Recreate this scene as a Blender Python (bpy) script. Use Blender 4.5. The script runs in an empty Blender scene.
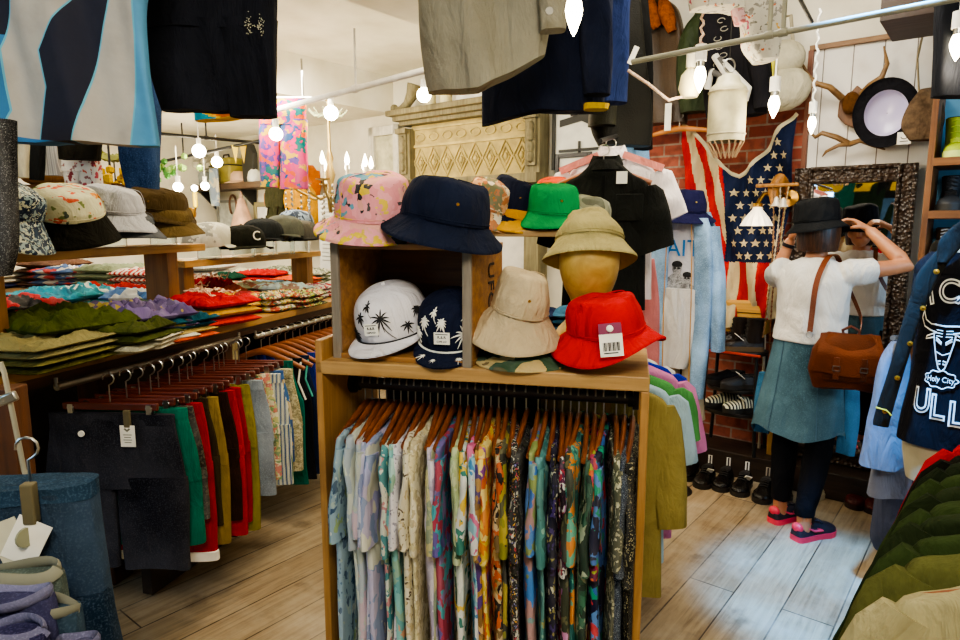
import bpy, bmesh, math, random
from mathutils import Vector as V, Matrix, noise, Euler
PI = math.pi; sin = math.sin; cos = math.cos; rad = math.radians
random.seed(11)
sc = bpy.context.scene; COL = sc.collection
# ---------------------------------------------------------------- measuring
F = 650.0; TH = rad(8.3); CZ = 1.5; A = rad(38.7); cA, sA = cos(A), sin(A)
def ray(px, py):
    x = (px-480)/F; u = -(py-320)/F
    return V((x, cos(TH)+u*sin(TH), -sin(TH)+u*cos(TH)))
def at(px, py, Y):
    d = ray(px, py); return d*(Y/d.y)+V((0, 0, CZ))
def on_wall(px, py, c):
    d = ray(px, py); return d*(c/(d.x*sA+d.y*cA))+V((0, 0, CZ))
def on_z(px, py, z):
    d = ray(px, py); return d*((z-CZ)/d.z)+V((0, 0, CZ))
def RM(v, u, z=0): return V((v*cA+u*sA, -v*sA+u*cA, z))        # room frame: v along the mirror wall, u towards it
def vu(p): return (p.x*cA-p.y*sA, p.x*sA+p.y*cA)
RZ = -A
# ---------------------------------------------------------------- mesh building
def lerp(a, b, t): return a+(b-a)*t
def interp(tab, t):
    """tab: rows (t, a, b, ..), smooth interpolation"""
    if t <= tab[0][0]: return tab[0][1:]
    for i in range(len(tab)-1):
        if t <= tab[i+1][0]:
            k = (t-tab[i][0])/(tab[i+1][0]-tab[i][0]); 
            return [lerp(a, b, k) for a, b in zip(tab[i][1:], tab[i+1][1:])]
    return tab[-1][1:]
def spline(pts, n):
    """Catmull-Rom through pts (lists of equal length)"""
    P = [list(p) for p in pts]; P = [P[0]]+P+[P[-1]]; out = []
    S = len(P)-3
    for j in range(n+1):
        t = j/n*S; i = min(int(t), S-1); k = t-i
        a, b, c, d = P[i:i+4]
        out.append([0.5*((2*b[q])+(-a[q]+c[q])*k+(2*a[q]-5*b[q]+4*c[q]-d[q])*k*k+(-a[q]+3*b[q]-3*c[q]+d[q])*k**3) for q in range(len(b))])
    return out
class MB:
    def __init__(s): s.v = []; s.f = []; s.m = []
    def add(s, vs, fs, mi=0, M=None):
        b = len(s.v)
        s.v += [tuple(M @ V(p)) if M else tuple(p) for p in vs]
        s.f += [tuple(i+b for i in f) for f in fs]
        s.m += [mi]*len(fs) if isinstance(mi, int) else list(mi)
        return s
    def box(s, c, sz, mi=0, M=None, rot=None):
        x, y, z = [q/2 for q in sz]
        vs = [V(p) for p in ((-x,-y,-z),(x,-y,-z),(x,y,-z),(-x,y,-z),(-x,-y,z),(x,-y,z),(x,y,z),(-x,y,z))]
        if rot:
            R = Euler(rot).to_matrix(); vs = [R @ p for p in vs]
        vs = [p+V(c) for p in vs]
        return s.add(vs, [(0,3,2,1),(4,5,6,7),(0,1,5,4),(1,2,6,5),(2,3,7,6),(3,0,4,7)], mi, M)
    def rings(s, R, mi=0, M=None, cap=True, mf=None):
        n = len(R[0]); vs = [p for r in R for p in r]; fs = []; ms = []
        for i in range(len(R)-1):
            for j in range(n):
                k = (j+1) % n
                fs.append((i*n+j, i*n+k, (i+1)*n+k, (i+1)*n+j))
                ms.append(mf(i, j) if mf else mi)
        if cap:
            fs.append(tuple(range(n))[::-1]); fs.append(tuple((len(R)-1)*n+j for j in range(n)))
            ms += [mf(0, 0) if mf else mi, mf(len(R)-2, 0) if mf else mi]
        return s.add(vs, fs, ms, M)
    def tube(s, path, r, n=8, mi=0, M=None, cap=True, flat=None):
        """path: points; r: number or list; flat: squash factor on the second axis"""
        P = [V(p) for p in path]; R = []
        up = None
        for i, p in enumerate(P):
            d = (P[min(i+1, len(P)-1)]-P[max(i-1, 0)])
            if d.length < 1e-9: d = V((0, 0, 1))
            d.normalize()
            if up is None:
                up = V((0, 0, 1)) if abs(d.z) < .9 else V((0, 1, 0))
            a = up-d*up.dot(d)
            if a.length < 1e-6: a = d.orthogonal()
            a.normalize(); up = a; b = d.cross(a)
            q = r[i] if isinstance(r, (list, tuple)) else r
            ra, rb = q if isinstance(q, (list, tuple)) else (q, q*(flat or 1))
            R.append([p+a*(ra*cos(2*PI*j/n))+b*(rb*sin(2*PI*j/n)) for j in range(n)])
        return s.rings(R, mi, M, cap)
    def lathe(s, prof, n=32, mi=0, M=None, sx=1, sy=1, wave=None, cap=False, mf=None):
        R = []
        for k, (r, z) in enumerate(prof):
            R.append([(r*sx*cos(2*PI*j/n), r*sy*sin(2*PI*j/n), z+(wave(r, 2*PI*j/n) if wave else 0)) for j in range(n)])
        return s.rings(R, mi, M, cap, mf)
    def ball(s, c, r, mi=0, n=12, M=None):
        rx, ry, rz = r if isinstance(r, (tuple, list)) else (r, r, r)
        R = []
        for i in range(n//2+1):
            t = -PI/2+PI*i/(n//2); q = max(cos(t), .02)
            R.append([(c[0]+rx*q*cos(2*PI*j/n), c[1]+ry*q*sin(2*PI*j/n), c[2]+rz*sin(t)) for j in range(n)])
        return s.rings(R, mi, M)
    def grid(s, fn, nu, nv, mi=0, M=None, mf=None):
        vs = [fn(i/nu, j/nv) for j in range(nv+1) for i in range(nu+1)]; fs = []; ms = []
        for j in range(nv):
            for i in range(nu):
                a = j*(nu+1)+i; fs.append((a, a+1, a+nu+2, a+nu+1)); ms.append(mf((i+.5)/nu, (j+.5)/nv) if mf else mi)
        return s.add(vs, fs, ms, M)
    def prism(s, poly, y0, y1, mi=0, M=None):
        """poly of (x, z) extruded along y"""
        n = len(poly)
        vs = [(x, y0, z) for x, z in poly]+[(x, y1, z) for x, z in poly]
        fs = [tuple(range(n)), tuple(range(n, 2*n))[::-1]]+[(i, (i+1) % n, n+(i+1) % n, n+i) for i in range(n)]
        return s.add(vs, fs, mi, M)
    def cloth(s, rows, th, fold=(0, 20, 0), n=40, m=26, mi=0, M=None, mf=None, noise_amp=.004, seed=0, sq=.55):
        """closed flattened garment tube. rows: (z, xl, xr) top to bottom; th: half thickness (number or fn of t)"""
        zs = spline(rows, m) if len(rows) > 2 else [[lerp(a, b, j/m) for a, b in zip(*rows)] for j in range(m+1)]
        R = []; amp, k, ph = fold; zz = []
        for i, (z, xl, xr) in enumerate(zs):
            t = i/m; cx = (xl+xr)/2; a = abs(xr-xl)/2; h = th(t) if callable(th) else th
            ring = []
            for j in range(n):
                g = 2*PI*j/n; c_, s_ = cos(g), sin(g)
                x = cx+a*math.copysign(abs(c_)**.8, c_); y = h*math.copysign(abs(s_)**sq, s_)
                y += amp*min(1, t*1.6+.1)*sin(k*x+ph+1.3*z*4)+.35*amp*sin(k*2.3*x+ph*2+z*9)
                q = noise.noise_vector(V((x*7+seed*3.1, y*2+seed, z*7)))
                ring.append((x+q.x*noise_amp, y+q.y*noise_amp*1.6, z+q.z*noise_amp))
            R.append(ring); zz.append((z, cx, a))
        f2 = None
        if mf:
            def f2(i, j):
                p = R[min(i, m-1)][j]; p2 = R[min(i+1, m)][(j+1) % n]
                return mf((p[0]+p2[0])/2, (p[2]+p2[2])/2, (p[1]+p2[1])/2)
        return s.rings(R, mi, M, True, f2)
    def build(s, name, mats, parent=None, smooth=True, bevel=0, loc=None, rz=0, rot=None, ang=45, sub=0):
        me = bpy.data.meshes.new(name); me.from_pydata(s.v, [], s.f)
        if not isinstance(mats, (list, tuple)): mats = [mats]
        for q in mats: me.materials.append(q)
        me.polygons.foreach_set('material_index', s.m)
        bm = bmesh.new(); bm.from_mesh(me); bmesh.ops.recalc_face_normals(bm, faces=bm.faces); bm.to_mesh(me); bm.free()
        if smooth:
            me.polygons.foreach_set('use_smooth', [True]*len(me.polygons))
            me.set_sharp_from_angle(angle=rad(ang))
        o = bpy.data.objects.new(name, me); COL.objects.link(o)
        if parent: o.parent = parent
        if loc is not None: o.location = loc
        if rot is not None: o.rotation_euler = rot
        else: o.rotation_euler = (0, 0, rz)
        if bevel:
            b = o.modifiers.new('Bevel', 'BEVEL'); b.width = bevel; b.segments = 2; b.limit_method = 'ANGLE'
        if sub:
            b = o.modifiers.new('Sub', 'SUBSURF'); b.levels = sub; b.render_levels = sub
        return o
def tag(o, label, cat, group=None):
    o['label'] = label; o['category'] = cat
    if group: o['group'] = group
    return o
def thing(name, label, cat, loc=(0, 0, 0), rz=0, group=None, rot=None):
    o = bpy.data.objects.new(name, None); COL.objects.link(o); o.empty_display_size = .05
    o.location = loc; o.rotation_euler = rot if rot is not None else (0, 0, rz)
    return tag(o, label, cat, group)
def struct(o): o['kind'] = 'structure'; return o
def dup(root, loc, rot=None, label=None, group=None, mats=None, scale=None):
    """copy of a thing with copies of its parts; mats: {old material: new}"""
    r = root.copy(); COL.objects.link(r); r.location = loc
    if rot is not None: r.rotation_euler = rot
    if scale is not None: r.scale = (scale,)*3
    if label: r['label'] = label
    if group: r['group'] = group
    def re(o):
        if mats and o.type == 'MESH':
            for sl, me_m in zip(o.material_slots, o.data.materials):
                if me_m in mats:
                    sl.link = 'OBJECT'; sl.material = mats[me_m]
    re(r)
    for ch in list(root.children):
        c = ch.copy(); COL.objects.link(c); c.parent = r; re(c)
        for g in list(ch.children):
            d = g.copy(); COL.objects.link(d); d.parent = c; re(d)
    return r
_font = {}
def text_geo(txt, size, M, mb, mi=0, depth=.002, align='CENTER'):
    cu = bpy.data.curves.new('t', 'FONT'); cu.body = txt; cu.size = size; cu.extrude = depth/2; cu.align_x = align; cu.resolution_u = 3
    ob = bpy.data.objects.new('t', cu); COL.objects.link(ob)
    dg = bpy.context.evaluated_depsgraph_get(); me = bpy.data.meshes.new_from_object(ob.evaluated_get(dg))
    R = Matrix.Rotation(PI/2, 4, 'X')       # text stands in the xz plane facing -y
    mb.add([R @ v.co for v in me.vertices], [tuple(p.vertices) for p in me.polygons], mi, M)
    bpy.data.objects.remove(ob); bpy.data.curves.remove(cu); bpy.data.meshes.remove(me)
# ---------------------------------------------------------------- materials
MC = {}
def hexc(h):
    h = h.lstrip('#'); c = [int(h[i:i+2], 16)/255 for i in (0, 2, 4)]
    return tuple([(x/12.92 if x <= .04045 else ((x+.055)/1.055)**2.4) for x in c]+[1])
class N:
    def __init__(s, name):
        s.m = bpy.data.materials.new(name); s.m.use_nodes = True; s.t = s.m.node_tree; s.b = s.t.nodes['Principled BSDF']
    def n(s, ty, **kw):
        q = s.t.nodes.new('ShaderNode'+ty)
        for k, v in kw.items():
            if k in q.inputs: q.inputs[k].default_value = v
            else: setattr(q, k, v)
        return q
    def l(s, a, b): s.t.links.new(a, b)
    def coord(s, scale=(1, 1, 1), rot=(0, 0, 0), rnd=True, kind='Object'):
        c = s.n('TexCoord'); mp = s.n('Mapping'); mp.inputs['Scale'].default_value = scale; mp.inputs['Rotation'].default_value = rot
        s.l(c.outputs[kind], mp.inputs['Vector'])
        if rnd:
            oi = s.n('ObjectInfo'); mu = s.n('VectorMath', operation='SCALE'); mu.inputs[0].default_value = (17, 9, 23); s.l(oi.outputs['Random'], mu.inputs['Scale'])
            s.l(mu.outputs[0], mp.inputs['Location'])
        return mp.outputs[0]
    def ramp(s, stops, fac, inter='LINEAR'):
        r = s.n('ValToRGB'); e = r.color_ramp; e.interpolation = inter
        while len(e.elements) < len(stops): e.elements.new(.5)
        for el, (p, c) in zip(e.elements, stops): el.position = p; el.color = c
        s.l(fac, r.inputs['Fac']); return r.outputs['Color']
    def mix(s, a, b, fac, ty='MIX'):
        m = s.n('Mix', data_type='RGBA', blend_type=ty)
        for k, v in ((0, fac), (6, a), (7, b)):
            if isinstance(v, (float, int, tuple)): m.inputs[k].default_value = v
            else: s.l(v, m.inputs[k])
        return m.outputs[2]
    def bump(s, h, st=.3, d=.01):
        b = s.n('Bump'); b.inputs['Strength'].default_value = st; b.inputs['Distance'].default_value = d
        s.l(h, b.inputs['Height']); s.l(b.outputs[0], s.b.inputs['Normal'])
    def setc(s, c):
        if isinstance(c, tuple): s.b.inputs['Base Color'].default_value = c
        else: s.l(c, s.b.inputs['Base Color'])
    def p(s, **kw):
        for k, v in kw.items(): s.b.inputs[k.replace('_', ' ')].default_value = v
        return s
def fabric(h, var=.35, rough=.9, sc_=9, weave=True, name=None, sheen=.15):
    key = ('f', h, var, rough, sc_)
    if key in MC: return MC[key]
    m = N(name or 'fabric'); c = hexc(h); co = m.coord()
    nz = m.n('TexNoise', Scale=sc_, Detail=5.0, Roughness=.65); m.l(co, nz.inputs['Vector'])
    dk = tuple([x*(1-var) for x in c[:3]]+[1]); lt = tuple([min(1, x*(1+var*.6)) for x in c[:3]]+[1])
    m.setc(m.ramp([(.3, dk), (.7, lt)], nz.outputs['Fac'])); m.p(Roughness=rough)
    n2 = m.n('TexNoise', Scale=5.0, Detail=5.0, Roughness=.55, Distortion=.7); m.l(m.coord((2.4, 2.4, .8)), n2.inputs['Vector']); m.bump(n2.outputs['Fac'], .75, .045)
    m.b.inputs['Specular IOR Level'].default_value = .12
    MC[key] = m.m; return m.m
def denim(h, name='denim'):
    key = ('d', h)
    if key in MC: return MC[key]
    m = N(name); c = hexc(h); co = m.coord()
    nz = m.n('TexNoise', Scale=4.0, Detail=6.0); m.l(co, nz.inputs['Vector'])
    w = m.n('TexNoise', Scale=260.0, Detail=1.0); m.l(co, w.inputs['Vector'])
    a = m.ramp([(.3, tuple([x*.55 for x in c[:3]]+[1])), (.72, tuple([min(1, x*1.6+.03) for x in c[:3]]+[1]))], nz.outputs['Fac'])
    m.setc(m.mix(a, tuple([min(1, x*1.9+.06) for x in c[:3]]+[1]), m.ramp([(.5, (0, 0, 0, 1)), (.75, (.5, .5, .5, 1))], w.outputs['Fac'])))
    n2 = m.n('TexNoise', Scale=6.0, Detail=6.0, Distortion=.6); m.l(m.coord((2.2, 2.2, 1)), n2.inputs['Vector']); m.bump(n2.outputs['Fac'], .6, .04)
    m.p(Roughness=.92); m.b.inputs['Specular IOR Level'].default_value = .12; MC[key] = m.m; return m.m
def prnt(cols, scale=22, kind='blotch', name='print', stretch=(1, 1, 1), dist=.25, bg=None, amt=.5):
    """printed cloth. kinds: blotch (random cells), flower (cells on a ground), stripe, check, dots, camo"""
    key = ('p', tuple(cols), scale, kind, stretch, dist, bg, amt)
    if key in MC: return MC[key]
    m = N(name); C = [hexc(h) for h in cols]; co = m.coord(stretch)
    nz = m.n('TexNoise', Scale=scale*.7, Detail=3.0); m.l(co, nz.inputs['Vector'])
    ad = m.n('VectorMath', operation='MULTIPLY_ADD'); m.l(nz.outputs['Color'], ad.inputs[0]); ad.inputs[1].default_value = (dist,)*3; m.l(co, ad.inputs[2])
    n = len(C)
    def pick(fac): return m.ramp([(i/n, C[i]) for i in range(n)], fac, 'CONSTANT')
    if kind in ('blotch', 'flower', 'dots'):
        v = m.n('TexVoronoi', Scale=scale); m.l(ad.outputs[0], v.inputs['Vector'])
        sp = m.n('SeparateColor'); m.l(v.outputs['Color'], sp.inputs[0])
        col = pick(sp.outputs[0])
        if kind == 'flower':
            msk = m.ramp([(amt-.03, (1, 1, 1, 1)), (amt, (0, 0, 0, 1))], v.outputs['Distance'])
            col = m.mix(hexc(bg or '#eeeeee'), col, msk)
            n3 = m.n('TexNoise', Scale=scale*2.2, Detail=2.0); m.l(co, n3.inputs['Vector'])
            col = m.mix(col, C[-1], m.ramp([(.6, (0, 0, 0, 1)), (.63, (.85, .85, .85, 1))], n3.outputs['Fac']))
        if kind == 'dots':
            msk = m.ramp([(.28, (1, 1, 1, 1)), (.31, (0, 0, 0, 1))], v.outputs['Distance'])
            col = m.mix(hexc(bg or '#111111'), col, msk)
    elif kind == 'stripe':
        w = m.n('TexWave', Scale=scale, Distortion=dist); w.wave_type = 'BANDS'; w.bands_direction = 'X'; m.l(co, w.inputs['Vector'])
        col = pick(w.outputs['Fac'])
    elif kind == 'hstripe':
        w = m.n('TexWave', Scale=scale, Distortion=dist); w.wave_type = 'BANDS'; w.bands_direction = 'Z'; m.l(co, w.inputs['Vector'])
        col = pick(w.outputs['Fac'])
    elif kind == 'check':
        w = m.n('TexWave', Scale=scale); w.bands_direction = 'X'; m.l(co, w.inputs['Vector'])
        w2 = m.n('TexWave', Scale=scale); w2.bands_direction = 'Z'; m.l(co, w2.inputs['Vector'])
        a = m.mix(C[0], C[1], m.ramp([(.5, (0, 0, 0, 1)), (.52, (.6, .6, .6, 1))], w.outputs['Fac']))
        col = m.mix(a, C[2 % n], m.ramp([(.5, (0, 0, 0, 1)), (.52, (.6, .6, .6, 1))], w2.outputs['Fac']))
    else:
        n4 = m.n('TexNoise', Scale=scale*.35, Detail=2.0, Roughness=.4); m.l(co, n4.inputs['Vector'])
        col = m.ramp([(.3+.4*i/n, C[i]) for i in range(n)], n4.outputs['Fac'], 'CONSTANT')
    n2 = m.n('TexNoise', Scale=6.0, Detail=4.0, Distortion=.5); m.l(m.coord((2.4, 2.4, .8)), n2.inputs['Vector']); m.bump(n2.outputs['Fac'], .6, .03)
    col = m.mix(col, (.5, .5, .5, 1), m.ramp([(.35, (.0, .0, .0, 1)), (.8, (.18, .18, .18, 1))], n2.outputs['Fac']))
    m.setc(col); m.p(Roughness=.85); m.b.inputs['Specular IOR Level'].default_value = .15; MC[key] = m.m; return m.m
def wood(h1, h2, scale=6, axis=(1, 1, 12), rough=.55, name='wood', bump=.25):
    key = ('w', h1, h2, scale, axis, rough)
    if key in MC: return MC[key]
    m = N(name); ax = {'x': (.6, 9, 9), 'y': (9, .6, 9), 'z': (9, 9, .6)}.get(axis, axis); co = m.coord(ax)
    nz = m.n('TexNoise', Scale=scale, Detail=7.0, Roughness=.6, Distortion=.6); m.l(co, nz.inputs['Vector'])
    a, b = hexc(h1), hexc(h2)
    col = m.ramp([(.25, a), (.5, tuple((x+y)/2 for x, y in zip(a, b))), (.75, b)], nz.outputs['Fac'])
    c2 = m.coord((3, 3, 3)); n2 = m.n('TexNoise', Scale=2.0, Detail=4.0); m.l(c2, n2.inputs['Vector'])
    col = m.mix(col, (a[0]*.35, a[1]*.3, a[2]*.3, 1), m.ramp([(.52, (0, 0, 0, 1)), (.8, (.6, .6, .6, 1))], n2.outputs['Fac']))
    m.setc(col); m.bump(nz.outputs['Fac'], bump, .01); m.p(Roughness=rough); MC[key] = m.m; return m.m
def plain(h, rough=.5, metal=0, name='paint', noise_=.12, **kw):
    key = ('pl', h, rough, metal, tuple(kw.items()))
    if key in MC: return MC[key]
    m = N(name); c = hexc(h); co = m.coord()
    nz = m.n('TexNoise', Scale=11.0, Detail=4.0); m.l(co, nz.inputs['Vector'])
    m.setc(m.ramp([(.3, tuple([x*(1-noise_) for x in c[:3]]+[1])), (.7, tuple([min(1, x*(1+noise_)) for x in c[:3]]+[1]))], nz.outputs['Fac']))
    m.p(Roughness=rough, Metallic=metal, **kw); MC[key] = m.m; return m.m
def leather(h, rough=.4, name='leather'):
    key = ('le', h, rough)
    if key in MC: return MC[key]
    m = N(name); c = hexc(h); co = m.coord()
    v = m.n('TexVoronoi', Scale=160.0); m.l(co, v.inputs['Vector']); nz = m.n('TexNoise', Scale=7.0, Detail=5.0); m.l(co, nz.inputs['Vector'])
    m.setc(m.ramp([(.3, tuple([x*.6 for x in c[:3]]+[1])), (.7, tuple([min(1, x*1.35) for x in c[:3]]+[1]))], nz.outputs['Fac']))
    ad = m.n('Math', operation='MULTIPLY_ADD'); m.l(nz.outputs['Fac'], ad.inputs[0]); ad.inputs[1].default_value = 3; m.l(v.outputs['Distance'], ad.inputs[2])
    m.bump(ad.outputs[0], .25, .006); m.p(Roughness=rough); m.b.inputs['Specular IOR Level'].default_value = .3 if rough < .45 else .12; MC[key] = m.m; return m.m
def glow(h, st, name='glow'):
    key = ('g', h, st)
    if key in MC: return MC[key]
    m = N(name); c = hexc(h); m.setc(c); m.b.inputs['Emission Color'].default_value = c; m.b.inputs['Emission Strength'].default_value = st
    MC[key] = m.m; return m.m
def glassm(h='#f4fbff', rough=.03, name='glass', trans=1.0):
    key = ('gl', h, rough)
    if key in MC: return MC[key]
    m = N(name); m.setc(hexc(h)); m.p(Roughness=rough, IOR=1.2); m.b.inputs['Transmission Weight'].default_value = trans
    MC[key] = m.m; return m.m
STEEL = plain('#b9b9b4', .28, 1, 'steel'); BLACKM = plain('#1b1a19', .45, .3, 'black metal'); BRASS = plain('#a8803c', .35, 1, 'brass')
WHITE = plain('#e8e6df', .6, 0, 'white paint'); CARD = plain('#f1eee2', .8, 0, 'tag card'); RUST = plain('#6b5038', .7, .5, 'rusty steel')
ACRYL = glassm('#f2f8fa', .02, 'acrylic')
INK = plain('#1a1a1c', .8, 0, 'ink')
# ================================================================ SETTING
cam_d = bpy.data.cameras.new('camera'); cam = bpy.data.objects.new('camera', cam_d); COL.objects.link(cam)
cam.location = (0, 0, CZ); cam.rotation_euler = (PI/2-TH, 0, 0); cam_d.sensor_width = 36; cam_d.lens = F/960*36; cam_d.clip_start = .02
sc.camera = cam
def rbox(v0, v1, u0, u1, z0, z1, mb=None):
    return (mb or MB()).box(((v0+v1)/2, (u0+u1)/2, (z0+z1)/2), (v1-v0, u1-u0, z1-z0))
def room(mb, name, mats, **k): return struct(mb.build(name, mats, rz=RZ, **k))
# floor
m = N('worn floorboards'); co = m.coord(rot=(0, 0, PI/2), rnd=False)
br = m.n('TexBrick', Scale=1.0); br.offset = .37; br.inputs['Brick Width'].default_value = 2.6; br.inputs['Row Height'].default_value = .185
br.inputs['Mortar Size'].default_value = .0035; br.inputs['Color1'].default_value = hexc('#8f7b5e'); br.inputs['Color2'].default_value = hexc('#ab987a'); br.inputs['Mortar'].default_value = hexc('#3a2c1c')
br.inputs['Mortar Smooth'].default_value = .3
m.l(co, br.inputs['Vector'])
cg = m.coord((9, .55, 1), rnd=False); nz = m.n('TexNoise', Scale=5.0, Detail=8.0, Roughness=.65, Distortion=.8); m.l(cg, nz.inputs['Vector'])
col = m.mix(br.outputs['Color'], hexc('#4e3820'), m.ramp([(.42, (0, 0, 0, 1)), (.78, (.75, .75, .75, 1))], nz.outputs['Fac']))
c2 = m.coord((1, 1, 1), rnd=False); n2 = m.n('TexNoise', Scale=2.3, Detail=6.0, Roughness=.7); m.l(c2, n2.inputs['Vector'])
col = m.mix(col, hexc('#bdb29c'), m.ramp([(.45, (0, 0, 0, 1)), (.7, (.55, .55, .55, 1))], n2.outputs['Fac']))
n3 = m.n('TexNoise', Scale=5.5, Detail=4.0); m.l(c2, n3.inputs['Vector'])
col = m.mix(col, hexc('#3b2a1a'), m.ramp([(.62, (0, 0, 0, 1)), (.75, (.6, .6, .6, 1))], n3.outputs['Fac']))
m.setc(col); m.p(Roughness=.5); m.bump(nz.outputs['Fac'], .15, .004); FLOORM = m.m
room(rbox(-7.4, 1.4, -2.4, 4.2, -.06, 0), 'floor', FLOORM, smooth=False)
# plaster
m = N('cream plaster'); co = m.coord(rnd=False); nz = m.n('TexNoise', Scale=3.0, Detail=6.0); m.l(co, nz.inputs['Vector'])
m.setc(m.ramp([(.3, hexc('#cfc9b4')), (.7, hexc('#e9e5d6'))], nz.outputs['Fac'])); m.p(Roughness=.8); m.bump(nz.outputs['Fac'], .1, .01); PLAST = m.m
# brick (object x, z)
m = N('red brick'); co = m.coord(rot=(PI/2, 0, 0), rnd=False)
br = m.n('TexBrick', Scale=1.0); br.inputs['Brick Width'].default_value = .21; br.inputs['Row Height'].default_value = .072; br.inputs['Mortar Size'].default_value = .006
br.inputs['Color1'].default_value = hexc('#7c3527'); br.inputs['Color2'].default_value = hexc('#9c5340'); br.inputs['Mortar'].default_value = hexc('#8d7a6c'); m.l(co, br.inputs['Vector'])
n2 = m.n('TexNoise', Scale=22.0, Detail=5.0); m.l(co, n2.inputs['Vector'])
m.setc(m.mix(br.outputs['Color'], hexc('#4a211b'), m.ramp([(.45, (0, 0, 0, 1)), (.8, (.8, .8, .8, 1))], n2.outputs['Fac']))); m.p(Roughness=.85)
m.bump(br.outputs['Fac'], -.6, .01); BRICK = m.m
# painted planks
m = N('white painted planks'); co = m.coord(rnd=False); w = m.n('TexBrick', Scale=1.0); w.offset = 0
w.inputs['Brick Width'].default_value = .145; w.inputs['Row Height'].default_value = 9; w.inputs['Mortar Size'].default_value = .003
cc = m.coord(rot=(PI/2, 0, 0), rnd=False); m.l(cc, w.inputs['Vector'])
w.inputs['Color1'].default_value = hexc('#e6e2dd'); w.inputs['Color2'].default_value = hexc('#dad6d0'); w.inputs['Mortar'].default_value = hexc('#6b645b')
n2 = m.n('TexNoise', Scale=7.0, Detail=6.0); m.l(co, n2.inputs['Vector'])
m.setc(m.mix(w.outputs['Color'], hexc('#b7aa98'), m.ramp([(.5, (0, 0, 0, 1)), (.8, (.5, .5, .5, 1))], n2.outputs['Fac']))); m.p(Roughness=.6); m.bump(w.outputs['Fac'], -.5, .008); PLANK = m.m
DARKWOOD = wood('#1a120c', '#38281b', 5, 'x', .5, 'dark wood')
room(rbox(-7.4, -1.93, 4.15, 4.25, 0, 3.15), 'wall_back', PLAST, smooth=False)
mb = rbox(-1.93, 1.4, 4.15, 4.25, 2.2, 3.15); room(mb, 'wall_back_upper', PLAST, smooth=False)
room(rbox(-1.93, -.92, 4.15, 4.25, 0, 2.2), 'wall_brick', BRICK, smooth=False)
room(rbox(-.92, 1.4, 4.13, 4.25, 0, 2.46), 'wall_plank', PLANK, smooth=False)
room(rbox(-.94, -.2, 4.10, 4.15, 2.46, 2.485), 'trim_1', wood('#6a4a2c', '#94704a', 6, 'x'), smooth=False)
room(rbox(-.945, -.92, 4.10, 4.14, .0, 2.46), 'trim_2', wood('#5c3322', '#7e4a30', 6, 'z'), smooth=False)
room(rbox(-7.5, -7.3, -2.4, 4.25, 0, 3.15), 'wall_left', PLAST, smooth=False)
room(rbox(1.3, 1.4, -2.4, 4.25, 0, 3.15), 'wall_right', PLAST, smooth=False)
mb = rbox(-7.4, -2.7, -2.4, -2.3, 0, 3.15); rbox(-1.7, 1.4, -2.4, -2.3, 0, 2.9, mb); rbox(-2.7, -1.7, -2.4, -2.3, 0, 1.2, mb); rbox(-2.7, -1.7, -2.4, -2.3, 2.35, 3.15, mb)
room(mb, 'wall_front', PLAST, smooth=False)
w1 = rbox(-2.7, -1.7, -2.37, -2.33, 1.2, 1.26); rbox(-2.7, -1.7, -2.37, -2.33, 2.29, 2.35, w1); rbox(-2.7, -2.64, -2.37, -2.33, 1.2, 2.35, w1); rbox(-1.76, -1.7, -2.37, -2.33, 1.2, 2.35, w1); rbox(-2.22, -2.18, -2.37, -2.33, 1.2, 2.35, w1)
room(w1, 'window_1', wood('#24303a', '#3a4a55', 6, 'z'), smooth=False)
# ceiling: low slab to the right of the step, a raised bay left of it, a lower soffit beyond
CEIL = PLAST
mb = rbox(-2.3, 1.4, -2.4, 4.25, 3.0, 3.15); rbox(-2.7, -2.3, -2.4, 4.25, 2.62, 3.15, mb); room(mb, 'ceiling', CEIL, smooth=False)
mb = rbox(-4.3, -2.7, -2.4, 4.25, 2.78, 2.9, rbox(-4.9, -4.3, -2.4, 2.93, 2.78, 2.9)); room(mb, 'ceiling_bay', CEIL, smooth=False)
mb = rbox(-7.4, -4.3, 2.93, 4.25, 2.47, 2.9); rbox(-7.4, -4.9, -2.4, 2.93, 2.47, 2.9, mb); room(mb, 'ceiling_soffit', CEIL, smooth=False)
room(rbox(-7.3, -4.9, 2.2, 2.5, 2.34, 2.47), 'trim_3', CEIL, smooth=False)
room(rbox(-.5, .9, 3.35, 3.75, 2.36, 2.62), 'trim_4', wood('#20140d', '#3c281a', 5, 'x'), smooth=False)
# black plinth along the mirror wall
room(rbox(-1.75, -.28, 3.87, 4.13, 0, .15), 'trim_5', DARKWOOD, bevel=.006, smooth=False)
# ================================================================ LIGHT
w = bpy.data.worlds.new('sky'); sc.world = w; w.use_nodes = True
w.node_tree.nodes['Background'].inputs[0].default_value = (.45, .75, 1, 1); w.node_tree.nodes['Background'].inputs[1].default_value = 2.2
def lamp(kind, loc, e, col, size=.1, target=None, name='lamp', sy=None, spread=None):
    d = bpy.data.lights.new(name, kind); d.energy = e; d.color = col
    if kind == 'AREA':
        d.size = size
        if sy: d.shape = 'RECTANGLE'; d.size_y = sy
        if spread: d.spread = spread
    elif kind != 'SUN': d.shadow_soft_size = size
    o = bpy.data.objects.new(name, d); COL.objects.link(o); o.location = loc
    if target is not None: o.rotation_euler = (V(target)-V(loc)).to_track_quat('-Z', 'Y').to_euler()
    return o
WARM = (1, .84, .58); NEUT = (1, .93, .80); COOL = (.36, .66, 1)
lamp('AREA', (.1, -.5, 2.9), 60, NEUT, .9, (.05, 1.9, .9), 'overhead_fill')  # front fill added above the camera to brighten the rack shirts
lamp('AREA', RM(-1.9, 1.9, 2.9), 26, WARM, .7, RM(-1.9, 2.2, 0), 'overhead_fill')  # this and the next four are fills added out of view
lamp('AREA', RM(-.9, 2.6, 2.9), 20, NEUT, .6, RM(-.9, 3.4, .8), 'overhead_fill')
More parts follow.
